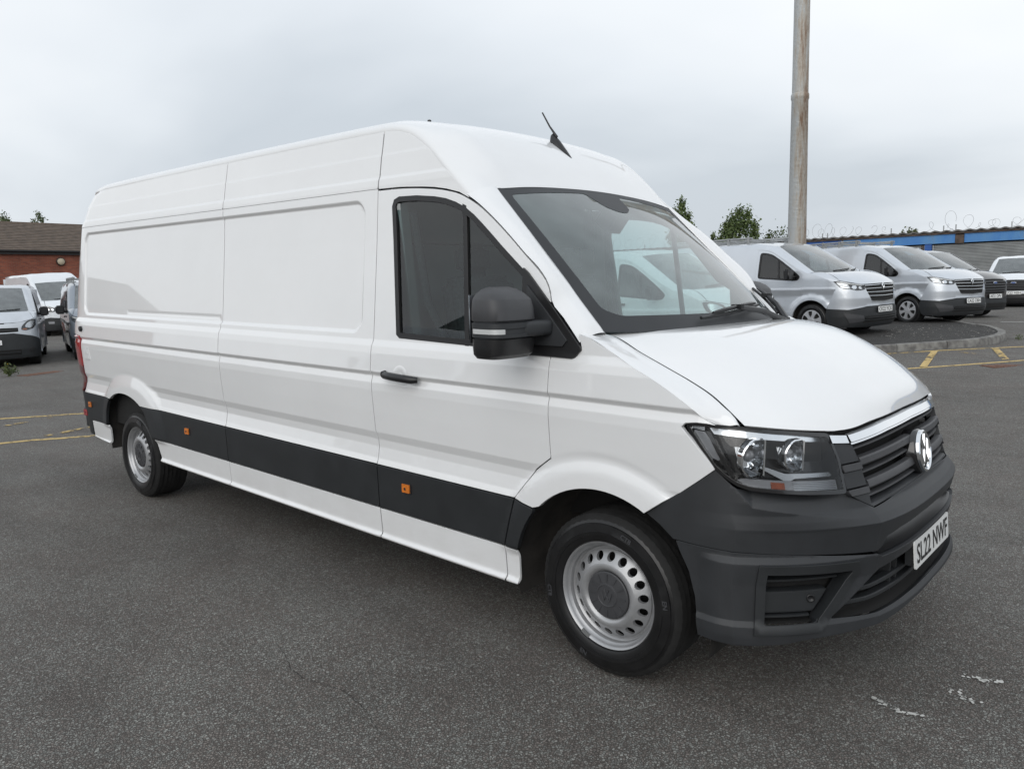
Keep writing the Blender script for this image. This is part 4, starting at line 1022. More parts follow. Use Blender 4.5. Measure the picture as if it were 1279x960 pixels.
    # ---------------- headlamps
    lamp = [(1.290, 1.092), (1.262, 1.102), (1.197, 1.102), (1.044, 1.094), (.86, 1.078), (.694, 1.059), (.682, 1.028), (.664, .963), (.663, .852), (.826, .864), (.981, .876), (1.051, .882), (1.095, .894), (1.131, .915), (1.177, .949), (1.232, 1.018)]
    lamp = rounded(np.array(lamp), .012, 3)
    LD = 0.0
    def dbar(u, z): return -.05+0*u
    for sg in (1, -1):
        fl = (lambda P: [(sg*u, z) for u, z in P])
        hl = B.nose_part('headlamp', fl(lamp), 'lamp_dark', van, d=-.075, depth=0)[0]
        B.nose_part('lamp_rim', fl(inset(lamp, -.003)), 'gloss_black', hl, holes=[np.array(fl(inset(lamp, .009)))], d=.001, depth=.075)
        B.nose_part('lamp_glass', fl(inset(lamp, .004)), 'lens', hl, d=.000, depth=0)
        # bright upper blade
        B.nose_part('light_blade', fl([(1.195, 1.095), (1.044, 1.087), (.86, 1.071), (.704, 1.053), (.706, 1.032), (.86, 1.045), (1.044, 1.059), (1.172, 1.067)]), 'chrome', hl, d=-.012, depth=.03)
        # smoked outer marker
        B.nose_part('side_lamp', fl([(1.275, 1.075), (1.215, 1.068), (1.145, .985), (1.165, .972), (1.20, .985), (1.235, 1.03)]), 'lamp_grey', hl, d=-.02, depth=.02)
        B.nose_part('side_lamp_cap', fl([(1.282, 1.092), (1.26, 1.096), (1.212, 1.095), (1.213, 1.076), (1.277, 1.083)]), 'satin', hl, d=-.012, depth=.02)
        B.nose_part('lamp_divider', fl([(1.205, 1.075), (1.188, 1.072), (1.10, .915), (1.122, .922)]), 'gloss_black', hl, d=-.010, depth=.03)
        # two reflector bowls with chrome shrouds
        for uc, zc_, w_, h_, bowl in ((1.020, .990, .050, .062, .052), (.855, .997, .040, .050, .043)):
            for nm, PP, mt, dd in (('reflector_side', [(uc+w_*1.45, zc_+h_*.50), (uc+w_*.55, zc_+h_*.48), (uc+w_*.55, zc_-h_*.55), (uc+w_*1.25, zc_-h_*.70)], 'satin', -.034),):
                B.nose_part(nm, fl(PP), mt, hl, d=dd, depth=.03)
            c = B.nose(np.array([[sg*uc, zc_]]), np.array([-.020]))[0]
            nx = np.array([.93, -.36*sg, 0.]); tf = frame_mat(c, (-nx[1], nx[0], 0), (.05, 0, 1))
            k8 = 8; R_ = bowl*1.35
            pr = [(1.0, .020), (1.06, .016), (1.04, -.006), (.97, .012), (.90, -.006), (.74, -.026), (.50, -.040), (.30, -.046)]
            V = []; F = []
            for k in range(k8*3):
                w_a = 2*math.pi*k/(k8*3); f8 = 1/ math.cos(((w_a+math.pi/8) % (math.pi/4))-math.pi/8)*.96
                for j, (r_, h_) in enumerate(pr): V.append((min(R_*r_*(f8 if j < 5 else 1)*math.cos(w_a)*sg, R_*.40)*sg, R_*r_*(f8 if j < 5 else 1)*math.sin(w_a), h_))
            n3, m3 = k8*3, len(pr)
            for k in range(n3):
                for j in range(m3-1): F.append((k*m3+j, ((k+1) % n3)*m3+j, ((k+1) % n3)*m3+j+1, k*m3+j+1))
            me = mesh_np('reflector', tf(np.array(V)), F, 'chrome', True); sharp(me, 32); rf_ = obj('reflector', me, hl)
            V, F = disc([(bowl*.42, -.046), (bowl*.42, -.020), (bowl*.30, -.012), (.0001, -.010)], 20)
            obj('bulb_shield', mesh_np('bulb_shield', tf(np.array(V)), F, 'lamp_grey', True), hl)
            t_ = np.linspace(-np.pi/2, np.pi/2, 9); V = [(sg*R_*.42, R_*.92*q, .026) for q in np.sin(t_)]+[(sg*R_*.42, R_*.92*math.sin(q), .026-.075*math.cos(q)) for q in t_]
            F = [(i, i+1, 10+i, 9+i) for i in range(8)]
            obj('reflector_cheek', mesh_np('reflector_cheek', tf(np.array(V)), F, 'lamp_cheek', False), hl)
        B.nose_part('daylight_blade', fl([(1.000, .953), (.985, .957), (.900, .930), (.700, .922), (.690, .908), (.80, .912), (.862, .912), (.884, .904), (.905, .905)]), 'satin', hl, d=-.026, depth=.03)
        B.nose_part('indicator', fl([(1.095, .908), (1.06, .914), (.98, .910), (.80, .901), (.682, .894), (.682, .862), (.82, .871), (.98, .883), (1.05, .889)]), 'lamp_grey', hl, d=-.020, depth=.02)
        for k in range(5):
            z0 = .866+.006*k; B.nose_bar('indicator_rib', [sg*.88, sg*.69], [z0+.010, z0], .0026, -.02, -.015, 'satin', hl)
        B.nose_part('amber_bulb', fl([(.965, .904), (.914, .900), (.914, .880), (.965, .884)]), 'amber_dim', hl, d=-.015, depth=.01)

    # ---------------- door mirrors
    for sg, hh in ((1, doors[0]), (-1, doors[1])):
        root = None
        def shell(zs, name, mat, parent):
            rows = []
            for z, cx, cy, dx, dy in zs:
                t = np.linspace(0, 2*np.pi, 33)[:-1]; e = 2/3.4
                X = cx+dx*np.sign(np.cos(t))*np.abs(np.cos(t))**e; Y = cy+dy*np.sign(np.sin(t))*np.abs(np.sin(t))**e
                rows.append(np.stack([X, -sg*Y, np.full(32, z)-B.rake*X], 1))
            m = len(rows); V = np.concatenate(rows); F = []
            for r_ in range(m-1):
                for k in range(32): f = (r_*32+k, r_*32+(k+1) % 32, (r_+1)*32+(k+1) % 32, (r_+1)*32+k); F.append(f if sg < 0 else f[::-1])
            F.append(tuple(range(32)) if sg > 0 else tuple(range(31, -1, -1))); F.append(tuple((m-1)*32+k for k in range(32)) if sg < 0 else tuple((m-1)*32+k for k in range(31, -1, -1)))
            me = mesh_np(name, V, F, mat, True); sharp(me, 38)
            return obj(name, me, parent)
        cx, cy = -.362, 1.158
        m0 = shell([(1.302, cx-.01, cy, .045, .085), (1.306, cx-.005, cy, .068, .112), (1.322, cx, cy, .082, .126), (1.350, cx+.002, cy, .086, .1285), (1.384, cx+.004, cy, .088, .129), (1.386, cx+.003, cy, .080, .124)], 'door_mirror', 'black', hh)
        shell([(1.386, cx+.003, cy, .080, .124), (1.388, cx+.003, cy, .080, .124), (1.391, cx+.006, cy, .092, .130), (1.404, cx+.006, cy, .092, .130), (1.406, cx+.005, cy, .088, .127), (1.424, cx+.005, cy, .088, .127), (1.426, cx+.006, cy, .092, .130), (1.446, cx+.006, cy, .092, .130), (1.450, cx+.003, cy, .080, .124), (1.454, cx+.003, cy, .080, .124)], 'mirror_frame', 'plastic', m0)
        shell([(1.454, cx+.004, cy, .086, .128), (1.458, cx+.004, cy, .090, .1295), (1.50, cx+.002, cy, .089, .1275), (1.535, cx-.002, cy, .084, .122), (1.540, cx-.003, cy, .081, .120), (1.560, cx-.010, cy, .066, .104), (1.578, cx-.020, cy-.006, .044, .078), (1.586, cx-.028, cy-.010, .020, .048)], 'mirror_cap', 'plastic_lt', m0)
        # indicator strip
        t = np.linspace(-.15*np.pi, .98*np.pi/2*1.0, 26); e = 2/3.4
        ang = np.linspace(math.radians(30), math.radians(112), 26)
        X = cx+.006+.0935*np.sign(np.cos(ang))*np.abs(np.cos(ang))**e; Y = cy+.1315*np.sign(np.sin(ang))*np.abs(np.sin(ang))**e
        V = np.concatenate([np.stack([X, -sg*Y, np.full(26, z)-B.rake*X], 1) for z in (1.4055, 1.4245)])
        o = obj('mirror_indicator', mesh_np('mirror_indicator', V, grid_faces(2, 26, sg < 0), 'lamp_cheek', True), m0)
        V = np.concatenate([np.stack([X[:18]+.002, -sg*(Y[:18]+.002), np.full(18, z)-B.rake*X[:18]], 1) for z in (1.409, 1.421)])
        # arm to the sail
        mb = MB()
        mb.box(p3(-.305, -sg*1.052, 1.419), (.115, .15, .062), rz=-sg*.22)
        me = mesh_np('mirror_arm', mb.V, mb.F, 'plastic', True); bm = bmesh.new(); bm.from_mesh(me); bmesh.ops.bevel(bm, geom=bm.edges[:], offset=.018, segments=3, affect='EDGES', profile=.5); bm.to_mesh(me); bm.free(); sharp(me, 40)
        obj('mirror_arm', me, m0)
        # mirror glass facing back
        mb = MB(); mb.box(p3(cx-.083, -sg*cy, 1.46), (.006, .21, .19)); mb.build('mirror_glass', 'chrome', m0)

    # ---------------- wheels, arches, floor
    for x in (0, -4.49):
        wr = wheel(van, x, -.960, .342, True); wheel(van, x, .960, .342, False)
        for txt, a_ in (('CT8', 188), ('EN', 8), ('CT8', 68), ('EN', 248)):      # raised sidewall lettering
            ca, sa = math.cos(math.radians(a_)), math.sin(math.radians(a_)); R0 = .283
            tf = frame_mat((R0*ca, -.0338, R0*sa), (-sa, 0, ca) if a_ not in (188, 248) else (sa, 0, -ca), (ca, 0, sa) if a_ not in (188, 248) else (-ca, 0, -sa))
            V, F = text_mesh(txt, .021, .0008, .03); V[:, 0] *= -1
            W_ = tf(V); 
            if np.cross(W_[F[0][1]]-W_[F[0][0]], W_[F[0][2]]-W_[F[0][0]])[1] > 0: F = [f[::-1] for f in F]
            obj('lettering', mesh_np('lettering', W_, F, 'plastic_lt', False), wr)
    mb = MB()
    for sg in (1, -1):
        for (cx, cz, a, n_) in ((0, .345, .47, 2.0), (-4.53, .37, .475, 2.5)):
            V = []; t = np.linspace(-.25, np.pi+.25, 30); e = 2/n_
            for y in (.985, .62):
                for k in t: V.append(p3(cx+a*np.sign(np.cos(k))*abs(np.cos(k))**e, -sg*y, cz+a*np.sign(np.sin(k))*abs(np.sin(k))**e+(.02 if cx < -1 else 0)))
            F = [(i, i+1, 31+i, 30+i) for i in range(29)]
            V += [p3(cx, -sg*.62, cz)]; F += [(30+i, 31+i, 60) for i in range(29)]
            mb = MB(); mb.add(V, F); mb.build('arch_liner', 'liner', van, smooth=True)
    mb = MB(); mb.box((-2.28, 0, .42), (3.5, 1.90, .20)); mb.box((-2.4, 0, .60), (6.0, 1.30, .12)); mb.box((.32, 0, .40), (.75, 1.2, .12)); mb.box((-5.2, 0, .55), (.7, 1.7, .1))
    for x in (0, -4.49): mb.tube([(x, -.9, .34), (x, .9, .34)], .05, 10)
    mb.tube([(-.3, .3, .28), (-5.0, .3, .30)], .04, 8)
    mb.build('chassis', 'void', van)

    # ---------------- cab interior
    mb = MB(); mb.box(p3(-1.41, 0, 1.10), (.03, 1.80, 1.40)); mb.box(p3(-1.412, 0, 2.06), (.026, 1.62, .5)); mb.build('bulkhead', 'trim_lt', van)
    B.skin('headlining', [[(-1.39, y, 2.06) if abs(y) > .7 else (-1.39, y, 2.16), (-1.1, y*.98, 2.04) if abs(y) > .7 else (-1.1, y, 2.13), (-.85, y*.93, 2.00) if abs(y) > .7 else (-.85, y, 2.05), (-.78, y*.9, 1.985) if abs(y) > .7 else (-.765, y, 2.035)] for y in (-.86, -.5, 0, .5, .86)], 12, 16, 'trim_lt', van)
    # dashboard
    dash = []
    for y in (-.84, -.5, -.15, .15, .5, .84):
        k = abs(y)/.84; f = -.20*k**2
        dash.append([(.12+f, y, 1.362), (-.02+f, y, 1.378), (-.22+f*.5, y, 1.365+.03*(abs(y+.40) < .2)), (-.34+f*.4, y, 1.325+.03*(abs(y+.40) < .2)), (-.36+f*.4, y, 1.12), (-.25+f*.3, y, .95)])
    ds = B.skin('dashboard', dash, 30, 40, 'trim', van, flip=False)[0]
    for y0 in (-.05, .22, .48):
        mb = MB(); mb.box(p3(-.20, y0, 1.374), (.10, .16, .012), rz=.25); mb.build('dash_vent', 'black', ds)
    for y in (-.42, .42):
        st = MB()
        st.box(p3(-.92, y, .98), (.50, .50, .16)); st.box(p3(-1.17, y, 1.32), (.16, .48, .62), ry=-.16); st.box(p3(-1.25, y, 1.72), (.10, .26, .18), ry=-.12)
        me = mesh_np('seat', st.V, st.F, 'seat', True); bm = bmesh.new(); bm.from_mesh(me); bmesh.ops.bevel(bm, geom=bm.edges[:], offset=.045, segments=3, affect='EDGES'); bm.to_mesh(me); bm.free(); sharp(me, 60)
        obj('seat', me, van)
    mb = MB(); t = np.linspace(0, 2*np.pi, 33); c = Vector(p3(-.50, -.42, 1.22))
    mb.tube([(c.x-.11*math.sin(k)*.9, c.y+.19*math.cos(k), c.z+.17*math.sin(k)) for k in t], .014, 8, cap=False); mb.tube([(c.x, c.y-.18, c.z), (c.x+.04, c.y, c.z-.02), (c.x, c.y+.18, c.z)], .018, 8); mb.tube([(c.x+.02, c.y, c.z), (-.28, -.42, 1.08)], .04, 10)
    mb.build('steering_wheel', 'black', van, smooth=True)
    # grab handles on the screen pillars, interior mirror pad, tax disc wallet
    for sg in (1, -1):
        mb = MB(); mb.tube([p3(-.62, -sg*.80, 1.86), p3(-.57, -sg*.755, 1.80), p3(-.40, -sg*.765, 1.60), p3(-.33, -sg*.80, 1.55)], .017, 8); mb.build('grab_handle', 'trim_lt', van, smooth=True)
        q = q0*np.array([1, -sg*-1, 1]) if False else None
        a = np.stack([q0[:, 0]-.01, q0[:, 1]*sg+.02*sg, q0[:, 2]], 1); b_ = np.stack([P2[:, 0]-.06, P2[:, 1]*sg+.02*sg, P2[:, 2]-.03], 1)
        B.skin('pillar_trim', [a[2:], (a[2:]+b_[2:])/2+np.array([-.03, .02*sg, -.02]), b_[2:]], 20, 6, 'trim_lt', van)
        # door inner trim below the window and round it
        dp = [(-1.40, 1.32), (-1.40, .62), (-.42, .62), (-.30, .9), (-.30, 1.30)]
        V, F, N = surf_mesh('door_trim', np.array(dp), [], lambda P: np.stack([P[:, 0], -sg*(B.prof(P[:, 1])-.10), P[:, 1]-B.rake*P[:, 0]], 1), lambda X: X*np.array([1, 0, 1])*1.0+np.array([0, -sg*5., 0]), 'trim', .0, .08)
        obj('door_trim', mesh_np('door_trim', V, F, 'trim', True), doors[0] if sg > 0 else doors[1])
    for sg in (1, -1):      # pale trim on the door pillar
        mb = MB(); mb.box(p3(-1.30, -sg*.86, 1.62), (.10, .05, .74), rx=sg*.085); mb.build('pillar_trim', 'trim_lt', van)
        mb = MB(); mb.tube([p3(-1.24, -sg*.84, 1.95), p3(-1.20, -sg*.80, 1.5), p3(-1.05, -sg*.66, 1.05)], .022, 6); mb.build('seat_belt', 'seat', van, smooth=True)
    mb = MB(); mb.box(p3(-.61, -.02, 1.915), (.10, .12, .10), ry=.7); mb.build('sensor_housing', 'black', van)
    return van
VAN = build_white_van()
# ------------------------------------------------------------------ ground
def G(x, y):
    """lie of the yard: level round the van, rising a little beyond it"""
    t = ss((np.asarray(y, float)-.8)/14.0)
    return .42*t
def Gf(x, y): return float(G(x, y))
def asphalt_mat(name, gap, coat, chip0, chip1, scale=98, bumpy=1.0, exposed=.5):
    """rolled stone: every cell is a chip, some still coated brown with binder, some worn bare; dark gaps between"""
    m, nt, N, L, b = node_mat(name)
    tc = N.new('ShaderNodeTexCoord'); P = tc.outputs['Object']
    nd = N.new('ShaderNodeTexNoise'); nd.inputs['Scale'].default_value = scale*1.3; nd.inputs['Detail'].default_value = 2; L.new(P, nd.inputs['Vector'])
    mxv = N.new('ShaderNodeMixRGB'); mxv.blend_type = 'LINEAR_LIGHT'; mxv.inputs[0].default_value = .005; L.new(P, mxv.inputs[1]); L.new(nd.outputs['Color'], mxv.inputs[2])
    v = N.new('ShaderNodeTexVoronoi'); v.inputs['Scale'].default_value = scale; L.new(mxv.outputs[0], v.inputs['Vector'])
    ve = N.new('ShaderNodeTexVoronoi'); ve.feature = 'DISTANCE_TO_EDGE'; ve.inputs['Scale'].default_value = scale; L.new(mxv.outputs[0], ve.inputs['Vector'])
    sp = N.new('ShaderNodeSeparateColor'); L.new(v.outputs['Color'], sp.inputs[0])
    chip = N.new('ShaderNodeValToRGB'); e = chip.color_ramp.elements
    e[0].color = (*chip0, 1); e[1].color = (*chip1, 1); e[0].position = .0; e[1].position = 1.
    L.new(sp.outputs['Red'], chip.inputs[0])
    n1 = N.new('ShaderNodeTexNoise'); n1.inputs['Scale'].default_value = 1.9; n1.inputs['Detail'].default_value = 7; n1.inputs['Roughness'].default_value = .62; L.new(P, n1.inputs['Vector'])
    ex = N.new('ShaderNodeMapRange'); ex.inputs['From Min'].default_value = .32; ex.inputs['From Max'].default_value = .68; ex.inputs['To Min'].default_value = exposed-.34; ex.inputs['To Max'].default_value = exposed+.34; L.new(n1.outputs['Fac'], ex.inputs['Value'])
    sb = N.new('ShaderNodeMath'); sb.operation = 'SUBTRACT'; L.new(ex.outputs[0], sb.inputs[0]); L.new(sp.outputs['Green'], sb.inputs[1])
    bare = N.new('ShaderNodeMapRange'); bare.inputs['From Min'].default_value = -.12; bare.inputs['From Max'].default_value = .12; L.new(sb.outputs[0], bare.inputs['Value'])
    ct = N.new('ShaderNodeValToRGB'); ct.color_ramp.elements[0].color = tuple(c*.78 for c in coat)+(1,); ct.color_ramp.elements[1].color = tuple(c*1.2 for c in coat)+(1,); L.new(sp.outputs['Blue'], ct.inputs[0])
    mx = N.new('ShaderNodeMixRGB'); L.new(bare.outputs[0], mx.inputs[0]); L.new(ct.outputs[0], mx.inputs[1]); L.new(chip.outputs[0], mx.inputs[2])
    gp = N.new('ShaderNodeMapRange'); gp.inputs['From Min'].default_value = .02; gp.inputs['From Max'].default_value = .17; L.new(ve.outputs['Distance'], gp.inputs['Value'])
    mg = N.new('ShaderNodeMixRGB'); mg.inputs[1].default_value = (*gap, 1); L.new(gp.outputs[0], mg.inputs[0]); L.new(mx.outputs[0], mg.inputs[2])
    n3 = N.new('ShaderNodeTexNoise'); n3.inputs['Scale'].default_value = .8; n3.inputs['Detail'].default_value = 8; n3.inputs['Roughness'].default_value = .66; n3.inputs['Distortion'].default_value = .5
    mp = N.new('ShaderNodeMapping'); mp.inputs['Scale'].default_value = (.6, 1.5, 1); mp.inputs['Rotation'].default_value = (0, 0, .5); L.new(P, mp.inputs[0]); L.new(mp.outputs[0], n3.inputs['Vector'])
    r3 = N.new('ShaderNodeMapRange'); r3.inputs['From Min'].default_value = .3; r3.inputs['From Max'].default_value = .7; r3.inputs['To Min'].default_value = .78; r3.inputs['To Max'].default_value = 1.18; L.new(n3.outputs['Fac'], r3.inputs['Value'])
    cc = N.new('ShaderNodeCombineColor'); [L.new(r3.outputs[0], cc.inputs[k]) for k in range(3)]
    mul = N.new('ShaderNodeMixRGB'); mul.blend_type = 'MULTIPLY'; mul.inputs[0].default_value = 1; L.new(mg.outputs[0], mul.inputs[1]); L.new(cc.outputs[0], mul.inputs[2])
    L.new(mul.outputs[0], b.inputs['Base Color']); b.inputs['Roughness'].default_value = .78; b.inputs['Specular IOR Level'].default_value = .35
    bp = N.new('ShaderNodeBump'); bp.inputs['Strength'].default_value = .8*bumpy; bp.inputs['Distance'].default_value = .004
    hh = N.new('ShaderNodeMath'); hh.operation = 'MULTIPLY_ADD'; L.new(gp.outputs[0], hh.inputs[0]); L.new(sp.outputs['Red'], hh.inputs[1]); hh.inputs[2].default_value = 0
    h2 = N.new('ShaderNodeMath'); h2.operation = 'ADD'; L.new(hh.outputs[0], h2.inputs[0]); L.new(gp.outputs[0], h2.inputs[1]); L.new(h2.outputs[0], bp.inputs['Height']); L.new(bp.outputs[0], b.inputs['Normal'])
    return m
MAT['asphalt'] = asphalt_mat('asphalt', (.078, .069, .062), (.182, .163, .148), (.165, .166, .155), (.315, .315, .292))
MAT['island_asphalt'] = asphalt_mat('island_asphalt', (.022, .020, .019), (.058, .054, .050), (.055, .055, .053), (.13, .13, .125), exposed=.3)
def axis_pts(lo, hi, fine_lo, fine_hi, step):
    a = list(np.arange(fine_lo, fine_hi+step/2, step)); s = step; q = fine_hi
    while q < hi: s *= 1.5; q += s; a.append(min(q, hi))
    s = step; q = fine_lo
    while q > lo: s *= 1.5; q -= s; a.insert(0, max(q, lo))
    return np.array(a)
gx = axis_pts(-900, 900, -12, 6, 1.0); gy = axis_pts(-900, 900, -6, 20, .5)
X, Y = np.meshgrid(gx, gy, indexing='ij'); V = np.stack([X, Y, G(X, Y)], -1).reshape(-1, 3)
structure(obj('ground', mesh_np('ground', V, grid_faces(len(gx), len(gy), True)[:, ::-1] if False else grid_faces(len(gx), len(gy), True), 'asphalt', True)))
# ------------------------------------------------------------------ the other vehicles
def far_van(S, label, loc, head, paint, plate_txt=None, group=None, rack=False, name='parked_van', cat='van', tilt=(0, 0), card=False, res=.045, plate_seen=True):
    """S: dict of the measures of one kind of vehicle; x forward from the front axle, z up"""
    v = thing(name, label, cat, loc, head, group)
    v.rotation_euler = (tilt[0], tilt[1], head)
    B = Body(S['PZ'], S['PW'], S['X0'], S['NN'], S['XZ'], S['XF'], ([0, .4, .9, 1.3], [S['w']*.97, S['w'], S['w'], S['w']*.985]),
             flares=[(0, S['r'], S['r']*1.22, S['r']*1.22, 2.0, 1.36, .2, S['w']+.012), (-S['wb'], S['r'], S['r']*1.22, S['r']*1.22, 2.0, 1.36, .2, S['w']+.012)],
             rear=([.3, 1.2, S['zf']], [S['xr'], S['xr']-.01, S['xr']+.06]), recess=S.get('recess', []))
    W = lambda x, z: float(B.W(x, z))
    def x2u(x, z):
        c = max(0., (x-B.X0)/max(float(B.xf(z))-B.X0, .05))
        th_ = math.acos(min(1, c**(B.NN/2))) if c > 0 else math.pi/2
        return float(np.interp(th_, B.th, B.s))+max(0, B.X0-x) - .004
    xr, r, wb, zf, zr = S['xr'], S['r'], S['wb'], S['zf'], S['zr']
    ra = r*1.24
    arch = lambda cx: [(cx+ra*math.cos(a), r+ra*math.sin(a)) for a in np.radians(np.arange(-12, 193, 9))]
    zb = S['zb']                 # sill bottom
    # A post and roof edge seen from the side
    post = [tuple(p) for p in catmull(S['post'], 26)]      # from roof edge at cab rear down to the screen foot
    wf = [tuple(p) for p in catmull(S['wing'], 10)]        # screen foot to lamp tip
    front = S['wing_front']                                # lamp tip down to the arch (x,z)
    aF = [p for p in arch(0)]; aR = [p for p in arch(-wb)]
    outl = [(xr+.03, zb), (xr+.03, zf-.05), (xr+.08, zf-.01), (xr+.2, zf)]+post+wf[1:]+front
    cut = [p for p in aF if p[1] > zb and (p[0] < front[-1][0] or p[1] > front[-1][1])]
    cut = [p for p in aF if p[0] < front[-1][0]+1e-6 and p[1] > zb+.004]
    outl += cut+[(-ra+.01, zb), (-wb+ra-.01, zb)]+[p for p in aR if p[1] > zb+.004]+[(-wb-ra+.01, zb)]
    door = S['door']; win = S['win']
    body = B.side_part('body', outl, paint, v, holes=[np.array(door)], res=res, ax=.5, depth=.03, gap=0)
    ds = B.side_part('door', door, paint, v, holes=[np.array(win)], res=res, ax=.5, depth=.03, gap=.005)
    B.side_part('window_seal', inset(win, -.006), 'black', None, holes=[inset(win, .03)], res=.05, gap=0, off=.003, depth=.03, parents=ds)
    B.side_part('side_window', inset(win, .02), 'dark_glass', None, res=.12, gap=0, off=-.008, depth=0, parents=ds)
    (xa, za), (xb_, zb_) = S['bar']; B.side_part('window_bar', [(xa-.02, za), (xa+.02, za), (xb_+.02, zb_), (xb_-.02, zb_)], 'black', None, res=.1, gap=0, off=.0, depth=.02, parents=ds)
    # sail and mirror
    for sg, d in ((1, ds[0]), (-1, ds[1])):
        mx, mz = S['mirror']; y = W(mx, mz)
        mb = MB(); mb.box((mx-.02, -sg*(y+.15), mz+.02), (.13, .20, S.get('mh', .22))); mb.box((mx+.02, -sg*(y+.03), mz-.03), (.08, .14, .07))
        me = mesh_np('door_mirror', mb.V, mb.F, S.get('mirror_mat', 'black'), True); bm = bmesh.new(); bm.from_mesh(me); bmesh.ops.bevel(bm, geom=bm.edges[:], offset=.03, segments=3, affect='EDGES'); bm.to_mesh(me); bm.free(); sharp(me, 45)
        o = obj('door_mirror', me, d)
        mb = MB(); hx = door[S.get('hi', 0)][0]+.16; hz = S['belt']-.14; mb.box((hx, -sg*(W(hx, hz)+.02), hz), (.17, .03, .035)); mb.build('handle', S.get('handle', 'black'), d)
    # roof
    fy = lambda x, z: -W(x, z)
    xt, yt, zt = S['ws_top']; xw, yw, zw = S['ws_bot']
    roofl = [(xr+.10, zf)]+[(xr+.6, zf), ((xr+post[0][0])/2, zf)]+[p for p in post if p[1] > zt-.02 or p[0] < xt-.1]
    roofl = [p for p in roofl]
    k = len(roofl); tt = np.linspace(0, 1, k)
    c0 = [(x, fy(x, z)+.004, z-.004) for x, z in roofl]
    xe, ze = roofl[-1]
    def roofcol(f, drop, xend, zend, y0, y1):
        pts = []
        for i, (x, z) in enumerate(roofl):
            q = i/(k-1); top = zr-drop
            s_ = ss((x-S['xroof'])/(xe-S['xroof'])) if x > S['xroof'] else 0
            pts.append((x+(xend-xe)*q**3, y0+(y1-y0)*q, top+(zend-top)*((max(0, (x-S['xroof'])/(xe-S['xroof'])))**1.7)))
        pts[0] = (pts[0][0]-.04, pts[0][1], pts[0][2]-.03); return pts
    y0 = -fy(0, zf)*0+S['ytop']
    c1 = roofcol(0, (zr-zf)*.45, (xe+xt)/2, (ze+zt)/2+.03, -y0, -(abs(fy(xe, ze))+yt)/2)
    c2 = roofcol(0, (zr-zf)*.18, xt, zt, -y0*.86, -yt)
    c3 = roofcol(0, .015, xt+.02, zt+.015, -y0*.5, -yt*.55)
    c4 = roofcol(0, 0, xt+.03, zt+.02, 0, 0)
    B.skin('roof', [c0, c1, c2, c3, c4], 40, 30, paint, v, mirror='join', flip=True)
    # windscreen pillar strip, screen
    pp = [p for p in post if p[0] >= xe-1e-6]+[wf[1]]
    q0 = catmull([(x, fy(x, z)+.002, z-.002) for x, z in pp], 16)
    P2 = np.stack([np.linspace(a, b, 16) for a, b in ((xt, xw), (-yt, -yw), (zt, zw))], 1)
    P1 = (q0+P2)/2+np.array([.02, -.02, .02]); P1[0] = c1[-1]
    B.skin('windscreen_pillar', [q0, P1, P2, P2+np.array([-.02, .01, -.03])], 16, 8, paint, v, mirror='both', flip=True)
    def ws(a, t, off=0.):
        kk = np.abs(a); bx = S['ws_bow']
        x0 = xt+.03*(1-kk**2); z0 = zt+.02*(1-kk**2); x1 = xw+bx*(1-kk**2.2); z1 = zw+S.get('ws_rise', .0)*(1-kk**2)
        bul = .025*np.sin(np.pi*t)*(1-kk**4)
        return np.stack([x0+(x1-x0)*t+bul*.6+off*.6, a*(yt+(yw-yt)*t), z0+(z1-z0)*t+bul+off*.78], -1)
    def wsp(nm, poly, mat, off, parent, holes=()):
        V, F, N = surf_mesh(nm, np.array(poly), holes, lambda P: ws(P[:, 0], P[:, 1], off), lambda X: X-np.array([.6, 0, .8]), mat, 0, .1)
        return obj(nm, mesh_np(nm, V, F, mat, True, N), parent)
    E_ = [(-1, 0), (1, 0), (1, 1), (-1, 1)]
    g = wsp('windscreen', E_, 'far_ws', 0, v)
    wsp('windscreen_band', E_, 'black', -.006, g, [rounded(np.array([(-.93, .07), (.93, .07), (.93, .90), (-.93, .90)]), .05, 4)])
    if card: wsp('windscreen_card', [(-.42, .20), (-.10, .20), (-.10, .40), (-.42, .40)], 'sticker', -.012, g)
    for a0, a1 in ((-.55, .15), (.15, .80)):
        mb = MB(); mb.tube([tuple(ws(np.array(a0+(a1-a0)*q), np.array(.97-.05*q), .02)) for q in np.linspace(0, 1, 6)], .012, 6); mb.build('wiper', 'black', v)
    # bonnet, wing tops
    us, zl = S['seam_u'], S['lip']          # lip(u): bonnet front edge height on the nose
    nz = lambda u, z, d=0.: tuple(B.nose(np.array([[u, z]]), np.array([d]) if d else None)[0])
    cols = []
    for s_ in (1, .85, .6, .3, .0005):
        a = ws(np.array(-s_*S['seam_a']), np.array(1.0))+np.array([.03, 0, .012]); b = np.array(nz(us*s_, float(zl(us*s_))))
        pts = [a+(b-a)*q+np.array([0, 0, 1])*4*q*(1-q)*S['bulge']*(1-.35*s_**2)+np.array([1, 0, 0])*0 for q in (0, .2, .45, .7, .88, 1)]
        cols.append(pts)
    bo = B.skin('bonnet', cols, 20, 26, paint, v, mirror='join', flip=True)[0]
    wt = [(x, fy(x, z)+.002, z-.002) for x, z in wf]+[nz(us*1.03, float(zl(us)))]
    a0 = catmull(wt, 14); sw = catmull([p-np.array([0, .012, 0])+np.array([0, 0, -.003]) for p in np.array(cols[0])], 14)
    a1 = a0*.6+sw*.4+np.array([0, -.01, .02])*np.sin(np.linspace(.5, np.pi, 14))[:, None]
    B.skin('wing_top', [a0, a1, sw, sw+np.array([0, .01, -.03])], 14, 8, paint, v, mirror='both', flip=True)
